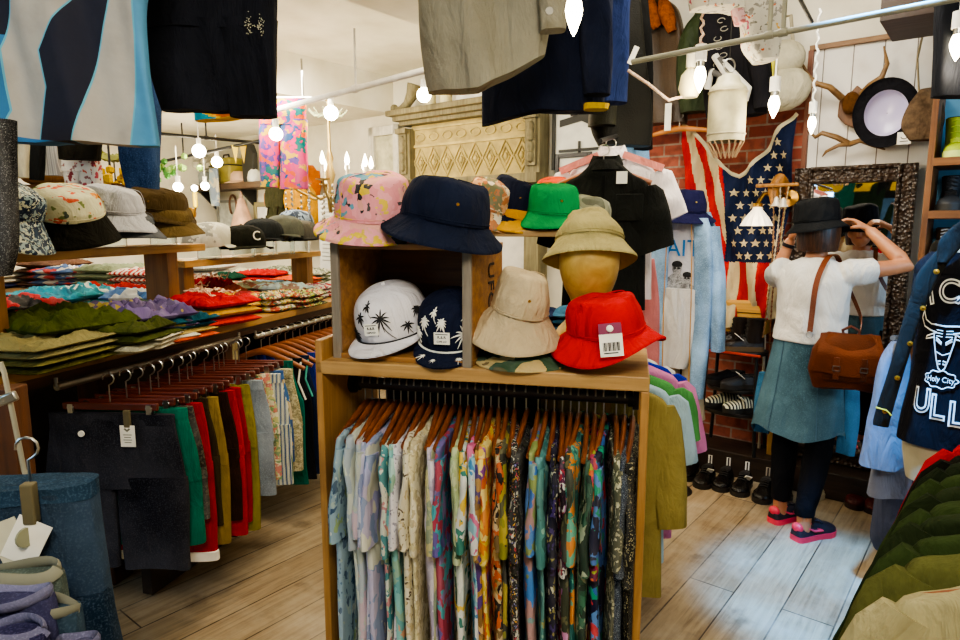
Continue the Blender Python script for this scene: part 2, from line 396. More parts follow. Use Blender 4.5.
lamp('AREA', RM(-3.5, 1.2, 2.7), 16, WARM, .6, RM(-3.4, 1.5, 0), 'overhead_fill')
lamp('AREA', RM(-5.6, 1.8, 2.42), 40, NEUT, 1.0, RM(-5.6, 2.6, 0), 'overhead_fill')
lamp('AREA', RM(-3.9, 2.6, 2.42), 20, NEUT, .6, RM(-3.9, 3.6, .6), 'overhead_fill')
sp_ = lamp('SPOT', RM(-.3, 2.0, 2.9), 900, (.08, .4, 1), .05, on_z(845, 600, 0), 'blue_floor_fill_spot'); sp_.data.spot_size = rad(25); sp_.data.spot_blend = .7  # added overhead spot, imitates the blue daylight patch on the floor
lamp('AREA', RM(1.1, 2.9, 1.7), 4, COOL, .6, RM(-.6, 3.4, 1.2), 'shop_window_daylight', .8, rad(100))
lamp('AREA', RM(-2.2, -2.25, 1.8), 10, COOL, 1.0, RM(-2.2, 1, 1.2), 'shop_window_daylight', 1.0)
sc.view_settings.view_transform = 'AgX'; sc.view_settings.look = 'AgX - Medium High Contrast'; sc.view_settings.exposure = .72
# ================================================================ CENTRE RACK
KR = -.227; KO = V((-.02, 1.75, 0))
def K(x, y, z=0): return KO+V((x*cos(KR)-y*sin(KR), x*sin(KR)+y*cos(KR), z))
OAK = wood('#94703f', '#c29c62', 5, 'x', .5, 'oak board'); OAKZ = wood('#8a6232', '#b98c4e', 5, 'z', .5, 'oak upright')
CRATEW = wood('#6a4320', '#a9793d', 4, 'x', .65, 'crate wood'); GREYEDGE = wood('#6b6458', '#94897a', 6, 'z', .7, 'weathered crate edge')
BACKW = wood('#241b17', '#3f3029', 5, 'x', .6, 'dark back board')
t = thing('clothes_rack', 'oak clothes rack with a top shelf, full of patterned shirts', 'clothes rack', K(0, 0), KR)
mb = MB().box((0, .21, 1.09), (.945, .42, .04)); mb.build('shelf', OAK, t, False, .004)
mb = MB().box((-.4725+.011, .21, .585), (.022, .42, 1.17)); mb.build('side_panel', OAKZ, t, False, .003)
mb = MB().box((.4725-.011, .025, .535), (.022, .05, 1.07)); mb.box((.4725-.011, .395, .535), (.022, .05, 1.07)); mb.box((.4725-.011, .21, .1), (.022, .34, .06)); mb.build('side_frame', OAKZ, t, False, .003)
MB().box((-.14, .412, .96), (.55, .012, .22)).build('back_board', BACKW, t, False)
MB().box((0, .21, .06), (.9, .4, .03)).build('bottom_shelf', OAK, t, False, .003)
rail = MB().tube([(-.45, .2, 1.0), (.45, .2, 1.0)], .019, 16, 0); rail = rail.build('rail', plain('#3a383c', .3, .5, 'black pipe'), t)
for sx in (-1, 1):
    MB().tube([(sx*.45, .2, 1.0), (sx*.434, .2, 1.0)], .034, 16).tube([(sx*.434, .2, 1.0), (sx*.42, .2, 1.0)], .026, 16).build('flange', BLACKM, rail)
# ---------------------------------------------------------------- hats
def brimwave(ph, a=.006, n=2): return lambda r, g: a*cos(n*g+ph)+a*.5*sin(3*g+ph*1.7)
def bucket_hat(label, loc, rot, crown, brim, Rb=.15, Rc=.09, Rt=.078, H=.095, drop=.045, ph=0, under=None, wave=.006, cat='bucket hat', eyelets=True, name='bucket_hat', group=None, band=None, sy=1.1, parent=None, wave_fn=None, fuzz=.003, loc_scale=1):
    if parent is None:
        t = thing(name, label, cat, loc, 0, group, rot); 
    else:
        t = bpy.data.objects.new(name, None); COL.objects.link(t); t.location = loc; t.rotation_euler = rot; t.parent = parent
    wv = wave_fn or brimwave(ph, wave)
    prof = spline([(Rc+.001, -.004), (Rc, .005), (Rc*.985, H*.3), (lerp(Rc, Rt, .55), H*.62), (Rt*.99, H*.85), (Rt*.93, H*.97), (Rt*.8, H*1.05), (Rt*.5, H*1.1), (Rt*.22, H*1.12), (.003, H*1.12)], 22)
    inn = [(max(r-.004, .002), z-.004) for r, z in prof][::-1]
    def cw(r, g): return 0
    mb = MB(); mb.lathe(prof+inn, 40, 0, None, 1, sy)
    for i, p in enumerate(mb.v):
        q = noise.noise_vector(V(p)*9+V((ph*7, 0, 0))); q2 = noise.noise_vector(V(p)*24+V((ph*3, 1, 0)))*.35; q = q+q2; kz = max(.25, min(1, p[2]/.05)); mb.v[i] = (p[0]+q.x*fuzz*3.6*kz, p[1]+q.y*fuzz*3.6*kz, p[2]+q.z*fuzz*(4.2 if p[2] > .03 else .6))
    c = mb.build('crown', crown, t, ang=60)
    sm_ = MB()
    for g in (0, PI): sm_.tube([(r*1.012*cos(g+.25), r*1.012*sy*sin(g+.25), z+.001) for r, z in prof[1:-2]], .0016, 5)
    sm_.tube([(Rc*1.006*cos(2*PI*j/36), Rc*1.006*sy*sin(2*PI*j/36), .004) for j in range(37)], .002, 5)
    sm_.build('crown_seam', crown, c)
    if eyelets:
        for g in (-1.62, ):
            x, y = (Rc*.955)*cos(g), (Rc*.955)*sy*sin(g); MB().tube([(x*.97, y*.97, H*.5), (x*1.045, y*1.045, H*.5)], .0042, 8).build('eyelet', BRASS if band is None else STEEL, c)
    n = 16; pr = []
    for i in range(n+1):
        k = i/n; r = lerp(Rc-.002, Rb, k); z = -drop*(k**.9)+(.0016 if i % 2 else 0); pr.append((r, z))
    pr += [(r, z-.005) for r, z in pr[::-1]]
    def bw(r, g): return wv(r, g)*max(0, (r-Rc)/(Rb-Rc))**1.2
    mf = (lambda i, j: 1 if i > n else 0)
    MB().lathe(pr, 56, 0, None, 1, sy*lerp(1, Rc/Rb, .25), bw, False, mf).build('brim', [brim, under or brim], t, ang=70)
    if band: 
        MB().lathe([(Rc+.0035, 0), (Rc+.0035, .02), (Rc-.001, .021), (Rc-.001, 0)], 40, 0, None, 1, sy).build('hat_band', band, t)
    return t
def cap(label, loc, rot, crown, visor, R=.085, H=.1, group=None, patch=None, button=None, rope=None, cat='cap', name='baseball_cap', strapback=False, pieces=None):
    """visor towards -y"""
    t = thing(name, label, cat, loc, 0, group, rot)
    prof = [(R*1.0, 0), (R*1.03, H*.22), (R*1.0, H*.5), (R*.86, H*.78), (R*.58, H*.95), (R*.25, H*1.02), (.003, H*1.03)]
    prof = spline(prof, 16)
    inn = [(max(r-.003, .002), z-.003) for r, z in prof][::-1]
    mb = MB().lathe(prof+inn, 36, 0, None, 1, 1.12)
    for i, p in enumerate(mb.v):
        q = noise.noise_vector(V(p)*9+V((len(label), 0, 0))); mb.v[i] = (p[0]+q.x*.0022, p[1]+q.y*.0022, p[2]+q.z*.002)
    c = mb.build('crown', crown, t, ang=60)
    vz = MB(); 
    def vis(u, v):
        g = (u-.5)*2*1.25; r0 = R*1.0; x = r0*sin(g); y = -r0*1.12*cos(g)
        ext = .075*v*max(0, cos(g*1.15))**.6
        return (x*(1+.12*v), y-ext-.004, .006-.35*ext*.3-.9*x*x*v*1.2)
    n0 = len(vz.v); vz.grid(vis, 24, 6); vz.grid(lambda u, v: V(vis(u, v))-V((0, 0, .004)), 24, 6)
    vz.build('visor', visor, t, ang=70)
    MB().ball((0, 0, H*1.04), (.008, .008, .005), 0, 8).build('top_button', button or crown, t)
    if patch:
        M = Matrix.Translation((0, -R*1.17, H*.36)) @ Matrix.Rotation(rad(-14), 4, 'X')
        pp = MB().box((0, 0, 0), (.046, .004, .034), 0, M).build('label_patch', CARD, t, False)
        q = MB(); text_geo('R.&.R', .011, M @ Matrix.Translation((0, -.0025, .000)), q); text_geo('CAPS CO', .007, M @ Matrix.Translation((0, -.0025, -.011)), q)
        q.box((0, -.0024, .012), (.036, .001, .002), 0, M)
        q.build('lettering', INK, pp, False)
    if rope:
        MB().tube([(R*1.06*sin(g), -R*1.19*cos(g), .006-1.1*(R*sin(g))**2*.3) for g in [lerp(-1.2, 1.2, i/18) for i in range(19)]], .0035, 6).build('rope_braid', rope, t)
    return t
CPROF = [(0, 1.0), (.22, 1.03), (.5, 1.0), (.78, .86), (.95, .58), (1.02, .25), (1.1, .05)]
def palm_marks(parent, R, H, mat, spots, sy=1.12):
    """little printed palms lying on a cap crown"""
    mb = MB()
    for g, zt, s, kind in spots:
        base = []
        n_ = 11 if kind else 7
        for k in range(n_):
            a = 2*PI*k/n_+g; L = s*(.8+.4*((k*7) % 5)/4)
            pts = []
            for w in (0, .25, .5, .75, 1):
                dx = cos(a)*L*w; dz = sin(a)*L*w-.35*L*w*w
                gg = g+dx/R; z = zt+dz
                rr = R*interp(CPROF, z/H)[0]+.0025
                pts.append((rr*sin(gg), -rr*cos(gg)*sy, z))
            mb.tube(pts, [.0008, .0026, .003, .002, .0006], 4, 0, None, False)
        gx = g+.1
        pts = []
        for w in range(6):
            z = zt-s*2.0*w/5; gg = g+.25*(w/5)**2*s/.03
            if z < .008: break
            rr = R*interp(CPROF, z/H)[0]+.002; pts.append((rr*sin(gg), -rr*cos(gg)*sy, z))
        if len(pts) > 1: mb.tube(pts, .0013, 4, 0, None, False)
    return mb.build('palm_print', mat, parent)
def stand(label, loc, r=.055, h=.05, group='clear acrylic hat stands', rz=0):
    t = thing('hat_stand', label, 'hat stand', loc, rz, group)
    MB().lathe([(r, 0), (r, h), (r-.003, h), (r-.003, .003), (.002, .003), (.002, 0)], 24).build('cylinder', ACRYL, t)
    MB().lathe([(r*.9, h), (r*.9, h+.003), (.002, h+.003), (.002, h)], 24).build('top_disc', ACRYL, t)
    return t
# ---- crate
CR = KR-.11
CO = K(-.222, .03, 1.11)
def CK(x, y, z): return CO+V((x*cos(CR)-y*sin(CR), x*sin(CR)+y*cos(CR), z))
t = thing('wooden_crate', 'old wooden fruit crate on its side on the rack shelf, holding two caps', 'crate', CO, CR)
W, Hh, D = .435, .338, .29
b = MB().box((0, D/2, .008), (W, D, .016)).build('bottom_board', CRATEW, t, False, .002)
MB().box((0, D/2, Hh-.008), (W, D, .016)).build('top_board', CRATEW, t, False, .002)
bb = MB(); bb.box((0, D-.008, .1), (W-.03, .014, .172)); bb.box((0, D-.010, .255), (W-.03, .014, .145)); bb.build('back_board', wood('#4a2e18', '#80552b', 4, 'x', .7, 'crate back'), t, False, .002)
for sx in (-1, 1):
    s = MB().box((sx*(W/2-.012), D/2+.006, Hh/2), (.02, D-.012, Hh-.03)).build('end_board', CRATEW, t, False, .002)
    MB().box((sx*(W/2-.012), .002, Hh/2), (.026, .012, Hh+.002)).build('edge_strip', GREYEDGE, s, False, .002)
    if sx > 0:
        q = MB(); M = Matrix.Translation((W/2-.0005, D*.52, .21)) @ Matrix.Rotation(PI/2, 4, 'Z') @ Matrix.Rotation(PI/2, 4, 'Y')
        text_geo('UFO', .075, M, q, 0, .002); q.build('stencil_lettering', plain('#2b1b10', .8, 0, 'stencil ink'), s, False)
mw = fabric('#e9e6ea', .06, name='white cotton'); mn = fabric('#1a2036', .2, name='navy cotton')
c1 = cap('white cap with black palm tree print and black cord, in the crate', CK(-.085, .14, .075), (rad(16), rad(-6), CR-.05), mw, mw, .108, .142, patch=1, rope=INK)
palm_marks(c1, .108, .142, INK, [(.3, .078, .034, 1), (-.35, .085, .02, 0), (-.72, .03, .028, 1), (.95, .04, .02, 0), (-.1, .115, .016, 0), (1.35, .07, .02, 1)])
pm = MB()
for x, y in ((-.05, -.135), (.045, -.145), (.0, -.17)):
    for k in range(9):
        a = 2*PI*k/9; pm.tube([(x, y, -.001), (x+.02*cos(a), y+.02*sin(a), -.003)], [.002, .0007], 4)
pm.build('palm_print', INK, c1)
c2 = cap('navy cap with white palm print and white cord, beside the white cap in the crate', CK(.112, .14, .062), (rad(18), 0, CR+.1), mn, mn, .1, .142, patch=1, rope=CARD)
palm_marks(c2, .1, .142, CARD, [(.62, .055, .036, 1), (-.62, .09, .02, 1), (.0, .095, .018, 1), (.8, .1, .02, 1), (-.3, .118, .014, 0), (-.95, .05, .022, 1)])
pm = MB()
for x, y in ((-.055, -.13), (.05, -.14), (-.02, -.155), (.0, -.12)):
    for k in range(9):
        a = 2*PI*k/9; pm.tube([(x, y, .001), (x+.024*cos(a), y+.024*sin(a), -.003)], [.0025, .0007], 4)
pm.build('palm_print', CARD, c2)
# ---- hats on top of the crate
POP = prnt(['#e08a90', '#e89aa0', '#d8b81a', '#e89aa0', '#2d2a28', '#e0a090', '#dcc01c', '#e08a90', '#5f97ab'], 15, 'blotch', 'pop art print', dist=.5)
stand('clear round acrylic stand on the crate under the pink printed hat', CK(-.1, .13, Hh), .055, .05)
bucket_hat('pink and yellow pop art print bucket hat on the crate', CK(-.13, .11, Hh+.085), (rad(10), rad(-5), .5), POP, POP, .182, .118, .106, .108, .045, 1.2, under=fabric('#43402f', .3), wave=.012, eyelets=False)
stand('clear round acrylic stand on the crate under the big navy hat', CK(.09, .1, Hh), .06, .04)
NAVY = fabric('#161d31', .3, name='navy twill')
bucket_hat('big navy blue cotton bucket hat tilted over the right end of the crate', CK(.112, .075, Hh+.07), (rad(6), rad(9), .3), NAVY, NAVY, .175, .126, .11, .1, .058, .3, wave=.012)
# ---- hats on the shelf, right half
BEIGE = fabric('#b9a888', .18, name='beige cotton'); CAMO = prnt(['#2c2a1c', '#4e4a2a', '#2f4a30', '#b8a269', '#6d5a34'], 22, 'camo', 'camouflage')
bucket_hat('camouflage bucket hat lying on the shelf under the beige hat', K(.12, .115, 1.15), (0, 0, .4), CAMO, CAMO, .142, .075, .065, .045, .032, .8, eyelets=False)
bucket_hat('beige sun hat with stitched brim leaning on the camouflage hat', K(.11, .12, 1.262), (rad(10), rad(8), .2), BEIGE, BEIGE, .148, .082, .066, .1, .085, 2.0, wave=.012)
RED = fabric('#c4101c', .2, name='red wool')
h = bucket_hat('bright red bucket hat with a price tag on the shelf corner', K(.352, .1, 1.222), (rad(4), rad(-10), .25), RED, RED, .158, .104, .088, .082, .044, 2.6, wave=.02, eyelets=False)
tg = MB().box((0, 0, 0), (.058, .002, .058)).box((0, 0, .042), (.058, .002, .028), 1).build('price_tag', [CARD, plain('#7c1f4a', .6, 0, 'purple card')], h, False, loc=(-.055, -.147, -.002), rot=(rad(-22), 0, rad(-18)-.15))
q = MB(); [q.box((-.02+i*.0036, -.0015, -.004), (.0012+.001*((i*5) % 3), .001, .022)) for i in range(12)]; q.box((-.002, -.0015, -.02), (.036, .001, .003))
q.build('barcode', INK, tg, False); MB().ball((-.0, -.004, .042), (.009, .004, .009), 0, 10).build('tag_button', CARD, tg)
# ---- display head with khaki hat
MAN = wood('#a07f35', '#d3b560', 5, (3, 3, 3), .45, 'papered mannequin', .1)
hp = K(.295, .25, 1.11)
t = thing('mannequin_head', 'faceless golden mannequin head and neck standing on the shelf', 'mannequin', hp, KR)
prof = spline([(.1, 0), (.102, .03), (.095, .075), (.07, .105), (.055, .125), (.052, .15), (.055, .175), (.068, .2), (.082, .24), (.088, .285), (.083, .325), (.064, .358), (.028, .37), (.003, .372)], 40)
mb = MB().lathe(prof, 36, 0, None, 1, 1.0)
for i, (x, y, z) in enumerate(mb.v):
    k = max(0, min(1, (z-.17)/.1)); mb.v[i] = (x, y*(1+.12*k)-.018*k, z)
mb.build('bust', MAN, t)
KH = fabric('#a59a68', .2, name='khaki cotton')
bucket_hat('olive beige bucket hat worn by the mannequin head', hp+V((0, .012, .345)), (rad(-17), rad(5), .2), KH, KH, .138, .099, .066, .078, .06, 1.0, wave=.006, eyelets=False)
# ================================================================ HANGERS and PATTERNED SHIRTS on the rack
HW = wood('#5e2d16', '#a8622f', 5, 'x', .4, 'varnished hanger')
def hanger_geo(w=.41, drop=.1, th=.014, hook_side=1):
    """origin on top of the rail; arms along x"""
    bar = MB(); pts = []
    for i in range(17):
        x = lerp(-w/2, w/2, i/16); k = abs(x)/(w/2); pts.append((x, .012*k*k*hook_side, -.092-drop*(k**1.35)))
    bar.tube(pts, [(.017-.006*abs(i-8)/8, th*.55) for i in range(17)], 8, 0)
    hk = MB(); hp_ = [(.0, 0, -.09), (0, 0, -.035)]
    for i in range(10):
        a = -PI/2+.35+(1.42*PI)*i/9; hp_.append((.021*cos(a), 0, -.0175+.021*sin(a)+.002))
    hk.tube(hp_[:2]+hp_[3:], .0026, 6)
    return bar, hk
def hanger(label, loc, rz, w=.41, drop=.1, group=None, mat=None, name='wooden_hanger'):
    t = thing(name, label, 'hanger', loc, rz, group)
    b, h = hanger_geo(w, drop); b.build('hanger_arms', mat or HW, t); h.build('hook', STEEL, t); return t
def shirt_parts(t, mat, w=.46, L=.68, sl=.24, th=.02, ang=18, seed=0, collar=True, fold=(.006, 22, 0), col_mat=None, sleeve_r=.085, mf=None, mats=None, flare=0, neck=.07, longsl=False, drop=.085, sm=None, m=24, na=.005, open_neck=False):
    """front-facing garment hanging from z=0 (neck). x across, -y is the front"""
    rows = [(.012, -neck*.75, neck*.75), (-.012, -neck*1.15, neck*1.15), (-drop*.55, -w*.33, w*.33), (-drop, -w*.49, w*.49), (-.2, -w*.475, w*.475), (-L*.6, -w*.48-flare*.5, w*.48+flare*.5), (-L, -w*.5-flare, w*.5+flare)]
    if open_neck: rows = [(-drop*.45, -w*.36, w*.36), (-drop*.62, -w*.44, w*.44)]+rows[3:]
    body = MB().cloth(rows, lambda q: th*(.55+.45*min(1, q*3))*(1+.25*sin(q*9+seed)), fold, 40, m, 0, None, mf, na, seed).build('shirt_body', mats or mat, t)
    for sx in (-1, 1):
        x0 = sx*(w*.5-.035); P = []; R_ = []; n = 9
        for i in range(n):
            k = i/(n-1); a = rad(ang)*(1-.25*k)
            P.append((x0+sx*sl*k*sin(a), -.004*sin(k*5+seed), -drop-.015-sl*k*cos(a))); 
            R_.append((th*(.75+.35*k)*(1+.2*sin(k*11+seed*2+sx)), sleeve_r*(.75 if i == 0 else 1)*(1-.35*k*(sl/.5 if sl > .3 else 0))))
        mb = MB(); mb.rings([[(P[i][0]+b_*cos(2*PI*j/16), P[i][1]+a_*math.copysign(abs(sin(2*PI*j/16))**.7, sin(2*PI*j/16)), P[i][2]+sx*b_*cos(2*PI*j/16)*sin(rad(ang))) for j in range(16)] for i, (a_, b_) in enumerate(R_)])
        for i, p in enumerate(mb.v):
            q = noise.noise_vector(V(p)*8+V((seed, sx, 0))); mb.v[i] = (p[0]+q.x*.008, p[1]+q.y*.008, p[2]+q.z*.006)
        mb.build('sleeve', sm or mat, t)
    if collar:
        mb = MB(); n = 20; Rr = []
        for z, r, o_ in ((.0, neck*.8, 0), (.028, neck*.78, .002), (.03, neck*.85, .004), (-.008, neck*1.12, .012), (-.012, neck*1.0, .006)):
            Rr.append([(r*cos(2*PI*j/n), (r*.5+o_)*sin(2*PI*j/n)*(.75 if th < .03 else 1.2), z-(.02 if sin(2*PI*j/n) < -.5 else 0)) for j in range(n)])
        mb.rings(Rr, 0, None, False).build('collar', col_mat or mat, t)
SH = [
 ('blue and pale green leafy', ['#5f7f9a', '#3b5f80', '#9fb5b0', '#8fa87a', '#c5d0cc', '#2f4f6f'], 15, 'flower', '#8aa5b5'),
 ('pale blue grey washed', ['#a8b4bc', '#bfc6c2', '#c9cfc0'], 9, 'blotch', None),
 ('pale grey and pink faded', ['#aeb9bf', '#b9c2c4', '#c7b3bd', '#b8c0b4'], 11, 'blotch', None),
 ('lilac and grey soft print', ['#a9a6c6', '#c0bed2', '#8f9ab8', '#c9c8d6'], 12, 'blotch', None),
 ('lilac blue block print', ['#a6a8d0', '#8a9abf', '#d0d0c0', '#b8b0cc'], 8, 'blotch', None),
 ('teal, cream and pink print', ['#d9dcc8', '#4c8f92', '#b8d0b0', '#c98a8a', '#e0e0d0'], 13, 'blotch', None),
 ('aqua and peach print', ['#7fc0bd', '#5fa3a8', '#d99f78', '#a8d0c8', '#8fb49c'], 12, 'blotch', None),
 ('white lilac line drawing print', ['#dad7de', '#c9c6d4', '#7d7a8c'], 26, 'flower', '#d8d6dc'),
 ('cream and brown leaf print', ['#5b4b3a', '#8a7a5a', '#c8b88a'], 20, 'flower', '#ddd6bd'),
 ('ivory and pale gold print', ['#d9cfa2', '#e6dfc2', '#bdb08a'], 18, 'blotch', None),
 ('pale lilac shirt with aqua collar', ['#c6bdd0', '#d8d0da', '#b0a8c0'], 13, 'blotch', None),
 ('sage and gold faded print', ['#a8ab88', '#c0b988', '#8c9a84'], 13, 'blotch', None),
 ('turquoise and red batik print', ['#4fa6b4', '#2f7f98', '#8f7ab0', '#a83f58', '#6a5fa0'], 12, 'blotch', None),
 ('pale green with dark leaves print', ['#a9bd88', '#b8c89a', '#3f5f42', '#c2cfa8'], 9, 'blotch', None),
 ('white and teal leaf print', ['#dfe3dc', '#2f7f72', '#c9d4cc', '#e8c84a'], 12, 'blotch', None),
 ('sky blue, pink and white print', ['#8fc4d8', '#d86a9a', '#e6eaec', '#4a8fc0', '#c8d8dc'], 12, 'blotch', None),
 ('tan and purple print', ['#b08a4a', '#584080', '#d8b878', '#8a6a3a'], 13, 'blotch', None),
 ('yellow and orange tropical print', ['#e0c030', '#e08a28', '#f0dc80', '#8a4a9a', '#d86a2a'], 13, 'blotch', None),
 ('brown parchment and orange map print', ['#a08a5a', '#c9b488', '#1f1712', '#c8602a', '#7a6238'], 15, 'blotch', None),
 ('mustard and black print', ['#8a8a2a', '#b0a030', '#2a2a1a', '#5a5a3a'], 10, 'blotch', None),
 ('black with small yellow and blue flowers', ['#d8a82a', '#7a78b8', '#b83a4a', '#d8d8c8'], 30, 'flower', '#15140f'),
 ('black foliage print', ['#4a4a3a', '#6a5a68', '#8a8a7a', '#3a3a2a'], 24, 'flower', '#1a1a18'),
 ('bright blue and pink panel', ['#3f78c8', '#4a86d0', '#b08a8a', '#7fa0a0', '#8a9a5a'], 9, 'blotch', None),
 ('teal and olive hibiscus print', ['#5f9aa0', '#2f5f5a', '#a8a86a', '#8ab8a8'], 12, 'flower', '#4f8a88'),
 ('dark indigo with olive cuffs print', ['#8f8a50', '#c8c8b0', '#4a3a7a'], 20, 'flower', '#17162c'),
 ('red and plum floral print', ['#a83a4a', '#d8d8d0', '#5a2a4a', '#2a1f2a'], 20, 'blotch', None),
 ('dark olive with mauve flowers', ['#b06aa8', '#c888b8', '#6a6a4a'], 12, 'flower', '#3a4030'),
 ('sea green with orange flecks', ['#3f8a78', '#2a6a68', '#d88a3a', '#68b098'], 14, 'blotch', None),
 ('bottle green with grey leaves', ['#2f5a44', '#3f7058', '#9aa890', '#22392c'], 13, 'blotch', None),
 ('pink, red and lime abstract print', ['#c83a6a', '#3a2a4a', '#a8b83a', '#e0703a', '#7a1f4a'], 14, 'blotch', None),
 ('blue, red and emerald abstract print', ['#3a6ab8', '#c8404a', '#1f9a78', '#1a1a3a', '#5a88c8'], 12, 'blotch', None),
 ('grey green with cream fern print', ['#d8d4b8', '#c8c4a0'], 22, 'flower', '#5a5c48'),
 ('navy with tiny pale dots', ['#8fa4b8', '#b8c4cc'], 60, 'dots', '#1e2a3c'),
 ('black with cream dashes', ['#c8bf9a', '#a8a078'], 32, 'dots', '#17160f'),
]
protos = []; PM = {}
for s in range(4):
    r = random.Random(s); t = thing('patterned_shirt', 'x', 'shirt', (0, 0, 0), 0, 'patterned shirts on the rack')
    shirt_parts(t, PLAST, .44+.03*r.random(), .72+.05*r.random(), .24+.08*r.random(), .0155, 4+9*r.random(), s*3+1, fold=(.005, 16+6*s, s), sleeve_r=.062, neck=.06, flare=.01, open_neck=True, drop=.05, collar=False)
    protos.append(t)
h0 = hanger('x', (0, 0, 0), 0, .41, .058, 'wooden hangers on the rack'); nS = len(SH); used = set()
rr = random.Random(5); xs = [-.385]
gaps = [1]*(nS-1)
for i in (20, 21, 30): gaps[i] = 1.5
for i in range(nS-1): xs.append(xs[-1]+gaps[i])
xs = [lerp(-.405, .435, (x-xs[0])/(xs[-1]-xs[0])) for x in xs]
ORD = ['first', 'second', 'third', 'fourth', 'fifth', 'sixth', 'seventh', 'eighth', 'ninth', 'tenth', 'eleventh', 'twelfth', 'thirteenth', 'fourteenth', 'fifteenth', 'sixteenth', 'seventeenth']
def ordinal(i, n): return (ORD[i]+' from the left') if i < 17 else (ORD[n-1-i]+' from the right')
for i, (lab, cols, scl, kind, bg) in enumerate(SH):
    x = xs[i]; p = K(x, .2, 1.0+.019+.0025); tw = rr.uniform(-.07, .07)+lerp(.05, .7, min(1, i/16))*(-math.atan2(p.x, p.y)-KR)
    hl = 'wooden hanger on the black rail carrying the '+lab.replace(' print', '')+' shirt'
    if i == 0: hg = h0; hg.location = p; hg.rotation_euler = (0, 0, KR+PI/2+tw); hg['label'] = hl
    else: hg = dup(h0, p, (0, 0, KR+PI/2+tw), hl)
    mt = prnt(cols, scl*(1.35 if kind=='blotch' else 1.1), kind, 'shirt print', dist=.4, bg=bg, amt=.36, stretch=(1, 1, .8))
    src = protos[i % 4]; lb = lab+(' shirt' if 'shirt' not in lab else '')+' on the rack, '+ordinal(i, nS)
    q = K(x, .2, .915+rr.uniform(-.012, .008)); ro = (rr.uniform(-.02, .02), rr.uniform(-.015, .015), KR+PI/2+tw)
    if i % 4 not in used and i < 4:
        used.add(i % 4); r = src
        for c in r.children: c.data.materials[0] = mt
        r.location = q; r.rotation_euler = ro; r['label'] = lb; PM[i % 4] = mt
    else: r = dup(src, q, ro, lb, mats={PM[i % 4]: mt})
# ================================================================ LEFT TABLE WITH FOLDED CLOTHES, TROUSER RAIL
LR = -.283; LO = V((-1.41, 2.09, 0))
def Lp(x, y, z=0): return LO+V((x*cos(LR)-y*sin(LR), x*sin(LR)+y*cos(LR), z))
PINE = wood('#8a6330', '#b88c48', 5, 'y', .55, 'pine table'); PINEZ = wood('#6a451c', '#96692f', 5, 'z', .55, 'pine post'); OLDZ = wood('#2e1a0c', '#6a3d18', 4, 'z', .6, 'old dark post')
PALEZ = wood('#a89a68', '#cdc090', 5, 'z', .6, 'pale painted post')
t = thing('display_table', 'long wooden display table heaped with folded clothes', 'table', LO, LR)
MB().box((-.5, .75, 1.03), (1.0, 3.0, .035)).build('tabletop', PINE, t, False, .004)
MB().box((-.03, .75, .995), (.03, 2.95, .04)).build('apron', wood('#2c1a0c', '#54361a', 5, 'y', .6), t, False)
for y, m_, w_, x_ in ((.45, OLDZ, .11, -.3), (.98, PALEZ, .045, -.05)): MB().box((x_, y, .505), (w_, w_*.9, 1.01)).build('leg', m_, t, False, .004)
MB().box((-.06, .93, .505), (.07, .05, 1.01)).build('leg', OLDZ, t, False, .004)
MB().box((-.94, -.6, .505), (.08, .08, 1.01)).build('leg', OLDZ, t, False, .004); MB().box((-.94, 2.1, .505), (.08, .08, 1.01)).build('leg', OLDZ, t, False, .004); MB().box((-.05, 2.18, .505), (.07, .07, 1.01)).build('leg', OLDZ, t, False, .004)
MB().box((-.62, .6, .25), (.5, 2.4, .03)).build('lower_shelf', OLDZ, t, False)
MB().box((-.45, 2.215, .6), (.86, .02, .8)).build('dark_end_screen', BACKW, t, False)  # added dark sheet, keeps the bright wall from showing under the table
MB().box((-.885, .75, .6), (.02, 2.9, .8)).build('back_panel', BACKW, t, False)  # dark sheet, extended so the space under the table reads as dark
# brace between posts low down
tag(MB().box((-.05, .62, .17), (.05, .5, .32)).build('storage_box', wood('#170f0a', '#2f1f14', 4, 'y', .6), None, False, .004, Lp(0, 0, 0), LR), 'dark wooden box on the floor under the trouser rail', 'box')
def rail(label, p0, p1, r=.013, mat=None):
    t = thing('garment_rail', label, 'rail', p0)
    d = V(p1)-V(p0); MB().tube([(0, 0, 0), tuple(d)], r, 12).build('rail_pipe', mat or STEEL, t)
    for q in (V((0, 0, 0)), d): MB().tube([tuple(q), tuple(q+V((0, 0, CL)))], .006, 6).build('rail_bracket', STEEL, t)
    return t
CL = .03
rail('grey steel trouser rail under the front edge of the left table', Lp(.04, -.02, .98), Lp(.04, .92, .98), .014, plain('#8a8478', .35, .9, 'rail steel'))
rail('steel rail under the table beyond the pale post', Lp(.03, 1.06, .965), Lp(.03, 2.12, .965), .012)
